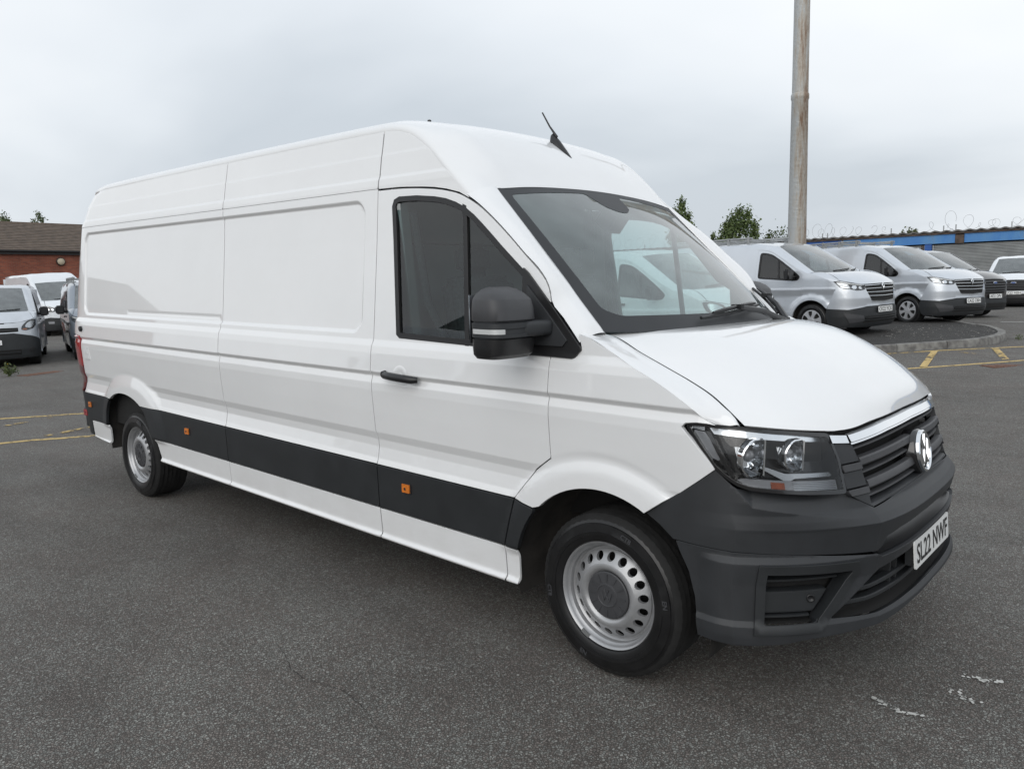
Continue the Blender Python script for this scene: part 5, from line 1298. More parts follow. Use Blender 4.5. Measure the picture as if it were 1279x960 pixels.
    # nose panel, bumper
    S = dict(S); S['nose_side'] = [(x2u(x, z), z) for x, z in S['wing_front']]; S['arch_u'] = S['nose_side'][-1][0]; wl = S['wing'][-1]; S['tip_u'] = x2u(*wl); S['tip_z'] = wl[1]
    topu = [(S['tip_u'], S['tip_z'])]+[(us*q, float(zl(us*q))-.012) for q in (1, .75, .5, .25)]
    topu = topu+[(0, float(zl(0))-.012)]+[(-u, z) for u, z in topu[::-1]]
    zbm = S['bump_z']; ua = S['arch_u']
    poly = [(B.smax+X_(S, B, front[k_][0]), front[k_][1]) for k_ in range(0)]
    sidep = [(u, z) for u, z in S['nose_side']]
    poly = topu+[(-u, z) for u, z in sidep]+[(-u, zbm(u)) for u in (ua, .9, .5)]+[(0, zbm(0))]+[(u, zbm(u)) for u in (.5, .9, ua)]+sidep[::-1]
    B.nose_part('front_panel', poly, paint, v, depth=.02, res=.06)
    lo = S['bump_lo']
    poly = [(ua, zbm(ua)-.004), (.9, zbm(.9)-.004), (.5, zbm(.5)-.004), (0, zbm(0)-.004)]; poly = poly+[(-u, z) for u, z in poly[-2::-1]]
    poly += [(-ua-.03, r+.12), (-ua+.02, lo+.05), (-ua+.10, lo), (-.5, lo-.01), (.5, lo-.01), (ua-.10, lo), (ua-.02, lo+.05), (ua+.03, r+.12)]
    B.nose_part('bumper', poly, S['bump_mat'], v, d=.012, depth=.05, res=.06)
    for nm, P, mat, d in S['nose_bits']:
        mir = not any(u < 0 for u, z in P); 
        B.nose_part(nm, P, mat, v, d=d, depth=.02, res=.05, mirror=mir)
    for us_, zs_, h, d, mat in S['nose_bars']:
        B.nose_bar('grille_bar', us_, zs_, h, -.01, d, mat, v, n=14)
    # lamps
    for sg in (1, -1):
        f = lambda P: [(sg*u, z) for u, z in P]
        hl = B.nose_part('headlamp', f(S['lamp']), 'lamp_dark', v, d=.004, depth=.03, res=.05)[0]
        for nm, P, mat in S['lamp_bits']: B.nose_part(nm, f(P), mat, hl, d=.010, depth=.006, res=.05)
        B.nose_part('lamp_glass', f(S['lamp']), 'lens', hl, d=.016, depth=.012, res=.06)
    if S.get('badge'):
        z, rx, rz, kind = S['badge']; c = nz(.0005, z, .03)
        tf = frame_mat(c, (0, 1, 0), (-.1, 0, 1))
        if kind == 'diamond':
            P = [(0, rz), (rx, 0), (0, -rz), (-rx, 0)]; Q = [(0, rz*.55), (rx*.5, 0), (0, -rz*.55), (-rx*.5, 0)]
            V = [(x, y, .004) for x, y in P]+[(x, y, .012) for x, y in Q]+[(x*.8, y*.8, .0) for x, y in Q]
            F = [(i, (i+1) % 4, 4+(i+1) % 4, 4+i) for i in range(4)]+[(4+i, 4+(i+1) % 4, 8+(i+1) % 4, 8+i) for i in range(4)]
            o = obj('badge', mesh_np('badge', tf(np.array(V)), F, 'chrome', False), v)
        else:
            t = np.linspace(0, 2*np.pi, 25)[:-1]; V = [(rx*math.cos(a), rz*math.sin(a), .003) for a in t]+[(rx*.85*math.cos(a), rz*.8*math.sin(a), .009) for a in t]
            n = 24; F = [(i, (i+1) % n, n+(i+1) % n, n+i) for i in range(n)]
            o = obj('badge', mesh_np('badge', tf(np.array(V)), F, 'chrome', True), v)
            o2 = obj('badge_field', mesh_np('badge_field', tf(np.array(V[n:])), [tuple(range(n))], MAT['blue_badge'], False), o)
    if plate_txt:
        z = S['plate_z']; c = nz(.0005, z, .045); number_plate(v, plate_txt, c, (0, 1, 0), (-.05, 0, 1))
    # wheels, floor, liners
    for x in (0, -wb):
        wheel(v, x, -S['w']+.045, r, True, S.get('steel', False)); wheel(v, x, S['w']-.045, r, False, S.get('steel', False))
    mb = MB(); mb.box(((xr+.55)/2, 0, zb+.10), (abs(xr)+.2, S['w']*1.25, .22)); mb.box((-wb/2, 0, zb+.08), (wb-2*ra-.05, S['w']*1.9, .12))
    for x in (0, -wb): mb.tube([(x, -S['w']+.1, r), (x, S['w']-.1, r)], .05, 8)
    mb.build('chassis', 'void', v)
    for sg in (1, -1):
        for cx in (0, -wb):
            V = []; t = np.linspace(-.3, np.pi+.3, 16); a = ra+.02
            for y in (S['w']-.02, S['w']*.62):
                for q in t: V.append((cx+a*math.cos(q), -sg*y, r+a*math.sin(q)))
            V.append((cx, -sg*S['w']*.62, r)); F = [(i, i+1, 17+i, 16+i) for i in range(15)]+[(16+i, 17+i, 32) for i in range(15)]
            obj('arch_liner', mesh_np('arch_liner', V, F, 'liner', True), v)
    # back panel, bulkhead, dash, seats
    mb = MB(); mb.box((xr+.03, 0, (zb+zf)/2), (.04, S['w']*1.86, zf-zb-.02), taper=(1, .93)); mb.build('rear_doors', paint, v)
    bx = door[S.get('hi', 0)][0]-.02
    mb = MB(); mb.box((bx, 0, (S['belt']+zb)/2+.1), (.03, S['w']*1.8, S['belt']-zb)); mb.box((bx, 0, (S['belt']+zf)/2), (.03, S['ytop']*1.9, zf-S['belt']-.02)); mb.build('bulkhead', 'trim', v)
    mb = MB(); mb.box((xw-.12, 0, zw-.17), (.55, yw*2.02, .24)); mb.build('dashboard', 'trim', v)
    for y in (-.42, .42):
        mb = MB(); mb.box((bx+.30, y, S['belt']-.30), (.45, .46, .16)); mb.box((bx+.10, y, S['belt']+.06), (.14, .44, .62)); mb.box((bx+.06, y, S['belt']+.46), (.09, .24, .17)); mb.build('seat', 'seat', v)
    if rack:      # roof bars: two rails on feet, cross bars between
        x0, x1 = rack
        rk = thing('roof_rack', 'grey roof rack on the roof of the '+S['rack_label'], 'roof rack', loc, head)
        rk.rotation_euler = v.rotation_euler
        for sg in (1, -1):
            mb = MB(); mb.tube([(x0, sg*.66, zr+.10), (x1, sg*.66, zr+.10)], .020, 8); mb.tube([(x0, sg*.66, zr+.05), (x1, sg*.66, zr+.05)], .014, 8); mb.build('rail', 'galv', rk)
        n = 5
        for i in range(n):
            x = x0+(x1-x0)*(.04+.92*i/(n-1))
            mb = MB(); mb.box((x, 0, zr+.07), (.05, 1.36, .03)); mb.build('cross_bar', 'galv', rk)
            for sg in (1, -1):
                mb = MB(); mb.box((x, sg*.68, zr+.05), (.05, .03, .16)); mb.build('foot', 'galv', rk)
    return v
def X_(S, B, x): return 0
MAT['blue_badge'] = simple('blue_enamel', (.02, .06, .22), .2)

def spec_small_van():
    S = dict(w=.975, wb=3.098, r=.335, xr=-4.10, zf=1.83, zr=1.955, zb=.26, X0=.22, NN=2.7, ytop=.80, xroof=-1.5,
        PZ=[.2, .3, .5, .78, .84, .95, 1.0, 1.16, 1.2, 1.26, 1.5, 1.70, 1.83, 1.9], PW=[.93, .955, .965, .955, .958, .978, .968, .965, .96, .950, .905, .862, .825, .80],
        XZ=[.2, .28, .40, .55, .62, .75, .95, 1.05, 1.12, 1.2], XF=[.90, .95, .975, .965, .955, .965, .93, .89, .855, .80],
        post=[(-1.55, 1.83), (-1.30, 1.825), (-1.10, 1.795), (-.92, 1.725), (-.70, 1.60), (-.40, 1.42), (-.12, 1.285)], wing=[(-.12, 1.285), (.05, 1.25), (.20, 1.20), (.34, 1.145), (.40, 1.12)],
        wing_front=[(.44, 1.06), (.50, .98), (.46, .86), (.40, .72), (.345, .58)],
        door=[(-1.32, .36), (-.46, .36), (-.44, .58), (-.36, .70), (-.22, .80), (-.20, 1.24), (-.28, 1.325), (-.42, 1.405), (-.70, 1.58), (-.93, 1.712), (-1.08, 1.765), (-1.20, 1.785), (-1.32, 1.79)],
        win=rounded(np.array([(-1.25, 1.20), (-.42, 1.14), (-.30, 1.15), (-.26, 1.215), (-.45, 1.36), (-.72, 1.54), (-.95, 1.675), (-1.10, 1.715), (-1.25, 1.725)]), .05, 3),
        bar=((-.80, 1.58), (-.74, 1.16)), mirror=(-.40, 1.24), belt=1.2, ws_top=(-.93, .66, 1.845), ws_bot=(-.02, .80, 1.275), ws_bow=.26, ws_rise=-.0,
        recess=[(-4.0, -1.75, 1.16, 1.68, .06, .012)],
        seam_u=1.02, seam_a=.93, lip=lambda u: np.interp(abs(u), [0, .45, .6, 1.02, 1.2], [1.045, 1.04, 1.045, 1.12, 1.14]), bulge=.075, tip_u=1.215, tip_z=1.13,
        nose_side=[(1.17, 1.05), (1.12, .97), (1.15, .86), (1.21, .72), (1.265, .58)], arch_u=1.26, bump_z=lambda u: float(np.interp(u, [0, .45, .7, .95, 1.27], [.62, .62, .60, .55, .58])), bump_lo=.22, bump_mat='clad',
        lamp=rounded(np.array([(1.16, 1.115), (1.02, 1.10), (.60, 1.030), (.53, 1.01), (.56, .935), (.72, .925), (.80, .945), (.98, .965), (1.06, 1.005)]), .02, 3),
        lamp_bits=[('daylight_strip', [(1.11, 1.10), (1.06, 1.094), (.98, 1.065), (.60, 1.012), (.60, 1.024), (1.0, 1.09)], 'plate'), ('lamp_blade', [(1.10, 1.085), (.90, 1.045), (.87, 1.02), (1.08, 1.06)], 'satin'), ('lamp_blade', [(1.08, 1.05), (.87, 1.01), (.85, .99), (1.05, 1.03)], 'satin'), ('lamp_blade', [(1.05, 1.02), (.86, .98), (.85, .965), (1.01, .985)], 'satin'),
                   ('reflector', [(.83, .985), (.80, 1.02), (.74, 1.02), (.72, .985), (.75, .955), (.80, .955)], 'chrome'), ('reflector', [(.69, .975), (.67, 1.005), (.61, 1.0), (.59, .97), (.62, .95), (.67, .95)], 'chrome')],
        nose_bits=[('grille', [(.545, 1.025), (0, 1.035), (-.545, 1.025), (-.50, .90), (-.40, .72), (0, .70), (.40, .72), (.50, .90)], 'void', .004),
                   ('bumper_insert', [(1.0, .50), (.62, .44), (.58, .33), (.88, .30)], 'plastic_lt', .022), ('lower_grille', [(.55, .42), (-.55, .42), (-.62, .30), (.62, .30)], 'void', .018)],
        nose_bars=[([-.54, 0, .54], [1.012, 1.022, 1.012], .014, .02, 'satin'), ([-.53, 0, .53], [.955, .955, .955], .011, .018, 'chrome'), ([-.50, 0, .50], [.885, .88, .885], .011, .018, 'chrome'), ([-.46, 0, .46], [.815, .805, .815], .011, .018, 'chrome'), ([-.20, .0, .40], [.715, .70, .715], .011, .022, 'chrome'), ([-.57, 0, .57], [.39, .385, .39], .018, .03, 'clad'), ([-.60, 0, .60], [.345, .34, .345], .018, .03, 'clad')],
        badge=(.99, .055, .095, 'diamond'), plate_z=.545, rack_label='silver van')
    return S
def spec_custom():       # bigger nose, six-sided grille
    S = spec_small_van()
    S.update(w=.985, wb=2.933, xr=-3.9, zr=1.98, zf=1.86, steel=False,
        XZ=[.2, .28, .40, .55, .70, .85, 1.0, 1.08, 1.15, 1.2], XF=[.93, .97, .985, .975, .985, .98, .95, .91, .87, .82],
        post=[(-1.50, 1.86), (-1.25, 1.855), (-1.05, 1.82), (-.88, 1.75), (-.66, 1.62), (-.36, 1.44), (-.10, 1.30)], wing=[(-.10, 1.30), (.05, 1.265), (.20, 1.215), (.34, 1.16), (.40, 1.13)],
        ws_top=(-.90, .67, 1.865), ws_bot=(.0, .80, 1.29), lip=lambda u: np.interp(abs(u), [0, .45, .6, 1.02, 1.2], [1.075, 1.065, 1.06, 1.12, 1.14]),
        win=rounded(np.array([(-1.25, 1.22), (-.42, 1.16), (-.28, 1.17), (-.25, 1.235), (-.43, 1.38), (-.70, 1.56), (-.93, 1.69), (-1.08, 1.73), (-1.25, 1.74)]), .05, 3),
        door=[(-1.32, .36), (-.46, .36), (-.44, .58), (-.36, .70), (-.22, .80), (-.19, 1.25), (-.26, 1.345), (-.40, 1.425), (-.68, 1.60), (-.91, 1.73), (-1.06, 1.785), (-1.20, 1.80), (-1.32, 1.81)],
        bump_z=lambda u: float(np.interp(u, [0, .45, .7, .95, 1.27], [.56, .56, .60, .64, .60])),
        nose_bits=[('grille', [(.46, 1.055), (0, 1.065), (-.46, 1.055), (-.60, .92), (-.44, .68), (0, .67), (.44, .68), (.60, .92)], 'void', .004),
                   ('fog_surround', [(1.02, .55), (.72, .52), (.70, .36), (.92, .34)], 'void', .02), ('lower_grille', [(.58, .40), (-.58, .40), (-.62, .28), (.62, .28)], 'void', .018)],
        nose_bars=[([-.52, 0, .52], [1.0, 1.01, 1.0], .03, .02, 'plastic_lt'), ([-.58, 0, .58], [.93, .93, .93], .03, .02, 'plastic_lt'), ([-.54, 0, .54], [.86, .86, .86], .03, .02, 'plastic_lt'), ([-.50, 0, .50], [.79, .785, .79], .03, .02, 'plastic_lt'), ([-.46, 0, .46], [.73, .725, .73], .02, .02, 'plastic_lt')],
        badge=(.965, .085, .035, 'oval'), plate_z=.60)
    return S
def spec_old_van():
    S = spec_small_van()
    S.update(zr=1.95, XF=[.82, .86, .875, .865, .86, .85, .82, .79, .76, .72], steel=True,
        lamp=rounded(np.array([(1.12, 1.10), (.98, 1.10), (.80, 1.06), (.68, .95), (.66, .87), (.78, .85), (.98, .90), (1.08, .98)]), .04, 4),
        lamp_bits=[('reflector', rounded(np.array([(1.05, 1.07), (.92, 1.07), (.80, 1.02), (.74, .93), (.86, .90), (1.0, .97)]), .04, 3), 'satin'), ('indicator', [(.80, .90), (.70, .90), (.69, .87), (.78, .865)], 'orange')],
        nose_bits=[('grille', [(.60, .92), (0, .93), (-.60, .92), (-.60, .83), (0, .82), (.60, .83)], 'void', .004), ('bonnet_intake', [(.34, 1.043), (-.34, 1.043), (-.33, 1.02), (.33, 1.02)], 'void', .003),
                   ('lower_grille', [(.62, .42), (-.62, .42), (-.62, .30), (.62, .30)], 'void', .018), ('fog_blank', rounded(np.array([(.93, .45), (.80, .45), (.80, .34), (.93, .34)]), .05, 5), 'black', .018)],
        nose_bars=[([-.58, 0, .58], [.875, .875, .875], .02, .014, 'plastic_lt'), ([-.60, 0, .60], [.36, .36, .36], .02, .03, 'clad')],
        bump_z=lambda u: float(np.interp(u, [0, .62, .80, 1.05, 1.27], [.80, .80, .76, .66, .62])), plate_z=.60, badge=(.94, .05, .06, 'diamond'))
    return S
def spec_big_van():      # tall white van, dark lower bumper
    S = spec_small_van()
    S.update(w=1.02, wb=3.30, xr=-4.6, zf=2.28, zr=2.42, r=.345, X0=.25, ytop=.82, xroof=-1.6, steel=True,
        PZ=[.2, .3, .5, .78, .84, 1.0, 1.05, 1.25, 1.3, 1.40, 1.8, 2.1, 2.28, 2.4], PW=[.96, .99, 1.0, .99, .995, 1.02, 1.01, 1.005, 1.0, .985, .93, .885, .855, .83],
        post=[(-1.65, 2.28), (-1.45, 2.265), (-1.25, 2.20), (-1.02, 2.05), (-.80, 1.88), (-.45, 1.60), (-.10, 1.36)], wing=[(-.10, 1.36), (.05, 1.32), (.20, 1.27), (.34, 1.21), (.40, 1.18)],
        wing_front=[(.44, 1.10), (.50, 1.0), (.46, .88), (.40, .74), (.355, .60)],
        door=[(-1.45, .38), (-.47, .38), (-.45, .60), (-.36, .72), (-.22, .82), (-.20, 1.31), (-.27, 1.42), (-.47, 1.57), (-.82, 1.85), (-1.04, 2.02), (-1.24, 2.10), (-1.45, 2.11)],
        win=rounded(np.array([(-1.37, 1.30), (-.42, 1.22), (-.28, 1.23), (-.25, 1.30), (-.48, 1.51), (-.84, 1.80), (-1.06, 1.965), (-1.2, 2.02), (-1.37, 2.03)]), .05, 3),
        bar=((-.86, 1.78), (-.80, 1.25)), mirror=(-.40, 1.36), mh=.34, belt=1.28, ws_top=(-.92, .74, 2.03), ws_bot=(.0, .84, 1.34), ws_bow=.26, recess=[(-4.4, -1.75, 1.25, 2.0, .08, .012)],
        XZ=[.2, .28, .40, .60, .75, .95, 1.08, 1.16, 1.22], XF=[.92, .96, .975, .965, .955, .94, .91, .87, .83], lip=lambda u: np.interp(abs(u), [0, .45, .6, 1.02, 1.2], [1.10, 1.09, 1.08, 1.16, 1.18]), tip_z=1.17, nose_side=[(1.17, 1.10), (1.12, 1.0), (1.15, .88), (1.21, .74), (1.265, .60)],
        lamp=rounded(np.array([(1.17, 1.155), (.98, 1.13), (.62, 1.05), (.60, .98), (.72, .93), (.95, .93), (1.08, 1.02)]), .02, 3),
        lamp_bits=[('reflector', [(1.02, 1.08), (.92, 1.08), (.88, 1.0), (.95, .96), (1.0, 1.0)], 'chrome'), ('reflector', [(.82, 1.05), (.74, 1.03), (.72, .98), (.80, .97)], 'chrome')],
        bump_z=lambda u: float(np.interp(u, [0, .45, .7, .95, 1.27], [.66, .66, .70, .72, .66])),
        nose_bits=[('grille', [(.50, 1.06), (0, 1.07), (-.50, 1.06), (-.58, .93), (-.46, .76), (0, .75), (.46, .76), (.58, .93)], 'void', .004), ('fog_lamp', [(1.0, .56), (.78, .56), (.78, .48), (.98, .48)], 'lamp_grey', .02), ('lower_grille', [(.60, .44), (-.60, .44), (-.62, .30), (.62, .30)], 'void', .018)],
        nose_bars=[([-.54, 0, .54], [1.0, 1.0, 1.0], .03, .02, 'plastic_lt'), ([-.57, 0, .57], [.92, .92, .92], .03, .02, 'plastic_lt'), ([-.52, 0, .52], [.84, .84, .84], .03, .02, 'plastic_lt')], badge=(.96, .085, .035, 'oval'), plate_z=.58)
    return S
def pose(px_x, px_y, head, extra=0.):
    """stand a vehicle on the lie of the ground"""
    c, s = math.cos(head), math.sin(head); e = 1.2
    fx = (Gf(px_x+e*c, px_y+e*s)-Gf(px_x-e*c, px_y-e*s))/(2*e); lx = (Gf(px_x-e*s, px_y+e*c)-Gf(px_x+e*s, px_y-e*c))/(2*e)
    return (px_x, px_y, Gf(px_x, px_y)+extra), (lx, -fx)
def park(S, label, x, y, deg, paint, extra=0., **k):
    loc, (rx, ry) = pose(x, y, math.radians(deg), extra)
    return far_van(S, label, loc, math.radians(deg), paint, tilt=(rx, ry), **k)
SM = spec_small_van()
SM['rack_label'] = 'silver van nearer the white van'
park(SM, "silver van with black bumper and roof rack, directly behind the white van's bonnet", -3.86, 12.91, -11.5, 'silver', extra=.06, plate_txt='CK22 YCX', rack=(-3.9, -1.6), group='silver vans on the kerbed island', card=True)
SM['rack_label'] = 'silver van on the right of the island'
park(SM, 'silver van with patterned wheel trims on the island, right of the other silver van', -3.13, 17.38, -21, 'silver', extra=.06, plate_txt='CA22 OBH', rack=(-3.9, -1.6), group='silver vans on the kerbed island', card=True)
CU = spec_custom()
park(CU, 'dark brown van with its bonnet showing behind the right silver van', -3.45, 21.9, -24, 'darkbrown', plate_txt='AF21 OPV')
CW = spec_custom(); CW['mirror_mat'] = 'white_far'; CW['bump_mat'] = 'black'
park(CW, 'white van facing the viewer at the right edge, in front of the grey shutters', -3.44, 30.6, -86, 'white_far', plate_txt='CF22 HEH', extra=-.08)
park(CU, 'black van parked in front of the grey roller shutter', -8.2, 31.0, 12, 'blackpaint')
OL = spec_old_van()
park(OL, 'older silver van with clear rounded headlamps, cut off by the left edge', -19.72, 1.9, -19, 'old_silver', plate_txt='FX05 3IX')
BG = spec_big_van()
park(BG, 'tall white van with dark lower bumper in front of the brick wall', -31.39, 7.45, -1, 'white_far', plate_txt='CE19 TVA')
SM['rack_label'] = 'grey van behind the nearest van'
park(SM, 'grey blue van with roof bars, half hidden behind the tail of the nearest van', -19.22, 4.48, -15, 'greyblue', rack=(-3.9, -1.0))
park(spec_old_van(), "small white van seen through the windows of the nearest van's cab", -4.3, 8.35, -6, 'white_far')
# ------------------------------------------------------------------ kerbed island, markings
def flat_sheet(name, poly, mat, off, res=.4, kind=True, parent=None):
    P, T, L = cdt(np.asarray(poly, float), [], res)
    V = np.stack([P[:, 0], P[:, 1], G(P[:, 0], P[:, 1])+off], 1)
    n = np.cross(V[T[:, 1]]-V[T[:, 0]], V[T[:, 2]]-V[T[:, 0]]); k = n[:, 2] < 0; T[k] = T[k][:, ::-1]
    o = obj(name, mesh_np(name, V, T, mat, True), parent)
    if kind: structure(o)
    return o
kerb_path = np.array([(-12.5, 2.2), (-7.0, 6.5), (-4.2, 8.95), (-3.05, 9.95), (-2.25, 10.55), (-1.9, 10.91), (-1.58, 11.26), (-1.15, 11.82), (-.96, 12.30), (-.90, 12.80), (-.95, 13.45), (-1.12, 14.15), (-1.42, 15.0), (-1.95, 16.0), (-2.7, 17.4), (-3.8, 19.4), (-6, 22.0), (-12, 25.0)])
kerb_path = kerb_path[2:]      # the island begins behind the white van
left_close = [(-7.5, 25.0), (-13.5, 25.0), (-13.5, 10.0), (-7.4, 9.0)]
kp = catmull(kerb_path, 120)
isl = np.array([tuple(q) for q in kp]+[(-14, 25.2), (-14, 9.2)])
flat_sheet('island', inset(isl, .07), 'island_asphalt', .115, .35)
m, nt, N, L, b = node_mat('kerb_concrete'); setc(b, (.20, .195, .185), .85)
noise_var(nt, b, (.11, .105, .10), (.235, .23, .215), 9, 8, (.8, .95), .5, 90, .003)
MAT['kerb'] = m
kerb = structure(obj('kerb', mesh_np('kerb', [(p[0], p[1], Gf(*p)-.02) for p in kp]+[(p[0], p[1], Gf(*p)+.04) for p in inset(isl, .06)[:120]], grid_faces(2, 120), 'kerb', True)))
d = np.r_[0, np.cumsum(np.linalg.norm(np.diff(kp, axis=0), axis=1))]
STONE = .914; s0 = 0.0
while s0 < d[-1]-.1:
    s1 = min(s0+STONE-.012, d[-1]); q = np.linspace(s0, s1, 6); j = rng.uniform(-.006, .006)
    P = np.stack([np.interp(q, d, kp[:, k]) for k in (0, 1)], 1); t = np.gradient(P, axis=0); t /= np.linalg.norm(t, axis=1)[:, None]; nrm = np.stack([-t[:, 1], t[:, 0]], 1)
    rows = [(-.010+0*q, -.03), (-.006+0*q, .085), (.008+0*q, .122+j), (.03+0*q, .132+j), (.135+0*q, .130+j), (.14+0*q, .05)]
    Gd = np.array([[(p[0]+n[0]*o_[0], p[1]+n[1]*o_[0], Gf(*p)+h) for p, n in zip(P, nrm)] for o_, h in rows])
    V = Gd.reshape(-1, 3); F = [tuple(f) for f in grid_faces(6, 6)]+[tuple(i*6 for i in range(6)), tuple(i*6+5 for i in range(5, -1, -1))]
    me = mesh_np('kerb_stone', V, F, 'kerb', True); sharp(me, 35); obj('kerb_stone', me, kerb)
    s0 += STONE
def worn_paint(name, col, keep=.5, scale=9):
    m, nt, N, L, b = node_mat(name); setc(b, col, .7)
    tc = N.new('ShaderNodeTexCoord'); out = N['Material Output']
    n = N.new('ShaderNodeTexNoise'); n.inputs['Scale'].default_value = scale; n.inputs['Detail'].default_value = 9; n.inputs['Roughness'].default_value = .68; L.new(tc.outputs['Object'], n.inputs['Vector'])
    n2 = N.new('ShaderNodeTexNoise'); n2.inputs['Scale'].default_value = 1.1; n2.inputs['Detail'].default_value = 3; L.new(tc.outputs['Object'], n2.inputs['Vector'])
    ad = N.new('ShaderNodeMath'); ad.operation = 'ADD'; L.new(n.outputs['Fac'], ad.inputs[0]); L.new(n2.outputs['Fac'], ad.inputs[1])
    r = N.new('ShaderNodeMapRange'); r.inputs['From Min'].default_value = 1.0-keep*.5+.10; r.inputs['From Max'].default_value = 1.0-keep*.5+.20; L.new(ad.outputs[0], r.inputs['Value'])
    tr = N.new('ShaderNodeBsdfTransparent'); mx = N.new('ShaderNodeMixShader')
    L.new(r.outputs[0], mx.inputs[0]); L.new(tr.outputs[0], mx.inputs[1]); L.new(b.outputs[0], mx.inputs[2]); L.new(mx.outputs[0], out.inputs[0])
    v = N.new('ShaderNodeTexNoise'); v.inputs['Scale'].default_value = 30; L.new(tc.outputs['Object'], v.inputs['Vector'])
    rr = N.new('ShaderNodeValToRGB'); rr.color_ramp.elements[0].color = tuple(c*.62 for c in col)+(1,); rr.color_ramp.elements[1].color = (*col, 1); rr.color_ramp.elements[0].position = .35; rr.color_ramp.elements[1].position = .6
    L.new(v.outputs['Fac'], rr.inputs[0]); L.new(rr.outputs[0], b.inputs['Base Color'])
    return m
MAT['yellow'] = worn_paint('worn_yellow_paint', (.60, .43, .16), .43)
MAT['yellow_faint'] = worn_paint('faint_yellow_paint', (.52, .37, .13), .22)
MAT['white_line'] = worn_paint('worn_white_paint', (.62, .62, .60), .75)
MAT['scuff'] = worn_paint('white_scuff_paint', (.60, .60, .57), .75, 30)
def stripe(name, pts, w, mat, off=.004):
    P = np.array(pts, float); t = np.gradient(P, axis=0); t /= np.linalg.norm(t, axis=1)[:, None]; n = np.stack([-t[:, 1], t[:, 0]], 1)
    j = nrng.uniform(-.08, .08, len(P))*w
    return flat_sheet(name, np.concatenate([P+n*(w/2+j)[:, None], (P-n*(w/2-j)[:, None])[::-1]]), mat, off, .25)
stripe('road_marking', [(-1.9, 8.3), (-1.42, 8.81), (-.86, 9.41), (-.19, 10.2), (1.0, 11.7)], .085, 'yellow')
stripe('road_marking', [(-2.6, 9.95), (-2.17, 10.36), (-1.51, 11.05), (-.83, 11.66), (-.46, 12.01), (.8, 13.2)], .085, 'yellow')
stripe('road_marking', [(-1.57, 10.95), (-1.42, 10.0), (-1.28, 9.05)], .10, 'yellow', .008)
stripe('road_marking', [(-.81, 11.6), (-.62, 10.9), (-.43, 10.18)], .10, 'yellow', .008)
stripe('road_marking', [(-1.2, 10.9), (-.9, 10.75), (-.6, 10.95)], .06, 'yellow_faint', .008)
stripe('road_marking', [(-2.0, 19.2), (-1.5, 19.31), (-.4, 19.55)], .12, 'white_line')
stripe('road_marking', [(-10.45, -1.0), (-10.22, -.47), (-9.96, -.07), (-9.72, .36), (-9.35, 1.0)], .10, 'yellow')
stripe('road_marking', [(-8.45, -1.6), (-8.15, -1.01), (-8.05, -.70), (-7.86, -.42), (-7.70, -.10), (-7.4, .5)], .10, 'yellow')
stripe('road_marking', [(-8.15, -.80), (-8.25, -.45), (-8.36, -.1), (-8.5, .4)], .10, 'yellow_faint', .008)
stripe('road_marking', [(-9.46, -.6), (-9.65, -.16), (-9.8, .3)], .09, 'yellow_faint', .008)
def scuff(label, path, n, w):
    mb = MB(); P = catmull(np.array(path), n)
    for x, y in P:
        for k in range(rng.choice((0, 1, 1, 2, 2, 4))):
            cx, cy = x+rng.gauss(0, w), y+rng.gauss(0, w); r = rng.uniform(.002, .010); m_ = 7; el = rng.uniform(.5, 1.6); a0 = rng.uniform(0, 3)
            V = []
            for i in range(m_):
                a = 2*math.pi*i/m_; q = r*rng.uniform(.5, 1.25); ux, uy = q*math.cos(a)*el, q*math.sin(a)
                V.append((cx+ux*math.cos(a0)-uy*math.sin(a0), cy+ux*math.sin(a0)+uy*math.cos(a0), Gf(cx, cy)+.004+.0004*k+rng.uniform(0, .0003)))
            mb.add(V, [tuple(range(m_))])
    o = mb.build('paint_scuff', 'scuff'); stuff(o); o['label'] = label
scuff('broken white paint scuff on the asphalt near the bottom right corner', [(.885, -.475), (.93, -.50), (.965, -.508), (1.0, -.517), (1.055, -.492)], 26, .009)
scuff('short white paint fleck between the two longer scuffs', [(1.085, -.245), (1.12, -.235), (1.15, -.262), (1.185, -.268)], 16, .010)
scuff('curved white paint scuff furthest right on the asphalt', [(1.105, -.085), (1.14, -.07), (1.18, -.075), (1.235, -.03)], 17, .008)
MAT['crack'] = simple('crack_fill', (.028, .026, .024), .95)
def crack(path, w):
    P = catmull(np.array(path), 60); P = P+np.cumsum(nrng.normal(0, .0035, P.shape), 0); t = np.gradient(P, axis=0); t /= np.linalg.norm(t, axis=1)[:, None]; n = np.stack([-t[:, 1], t[:, 0]], 1)
    ww = w*nrng.uniform(.25, 1.0, 60)*np.sin(np.linspace(.05, np.pi-.05, 60))**.5
    A, Bq = P+n*ww[:, None]/2, P-n*ww[:, None]/2
    V = np.concatenate([np.stack([q[:, 0], q[:, 1], G(q[:, 0], q[:, 1])+.003], 1) for q in (A, Bq)])
    structure(obj('crack', mesh_np('crack', V, grid_faces(2, 60), 'crack', False)))
crack([(-1.35, -1.68), (-1.0, -1.78), (-.7, -1.74), (-.35, -1.82)], .004)
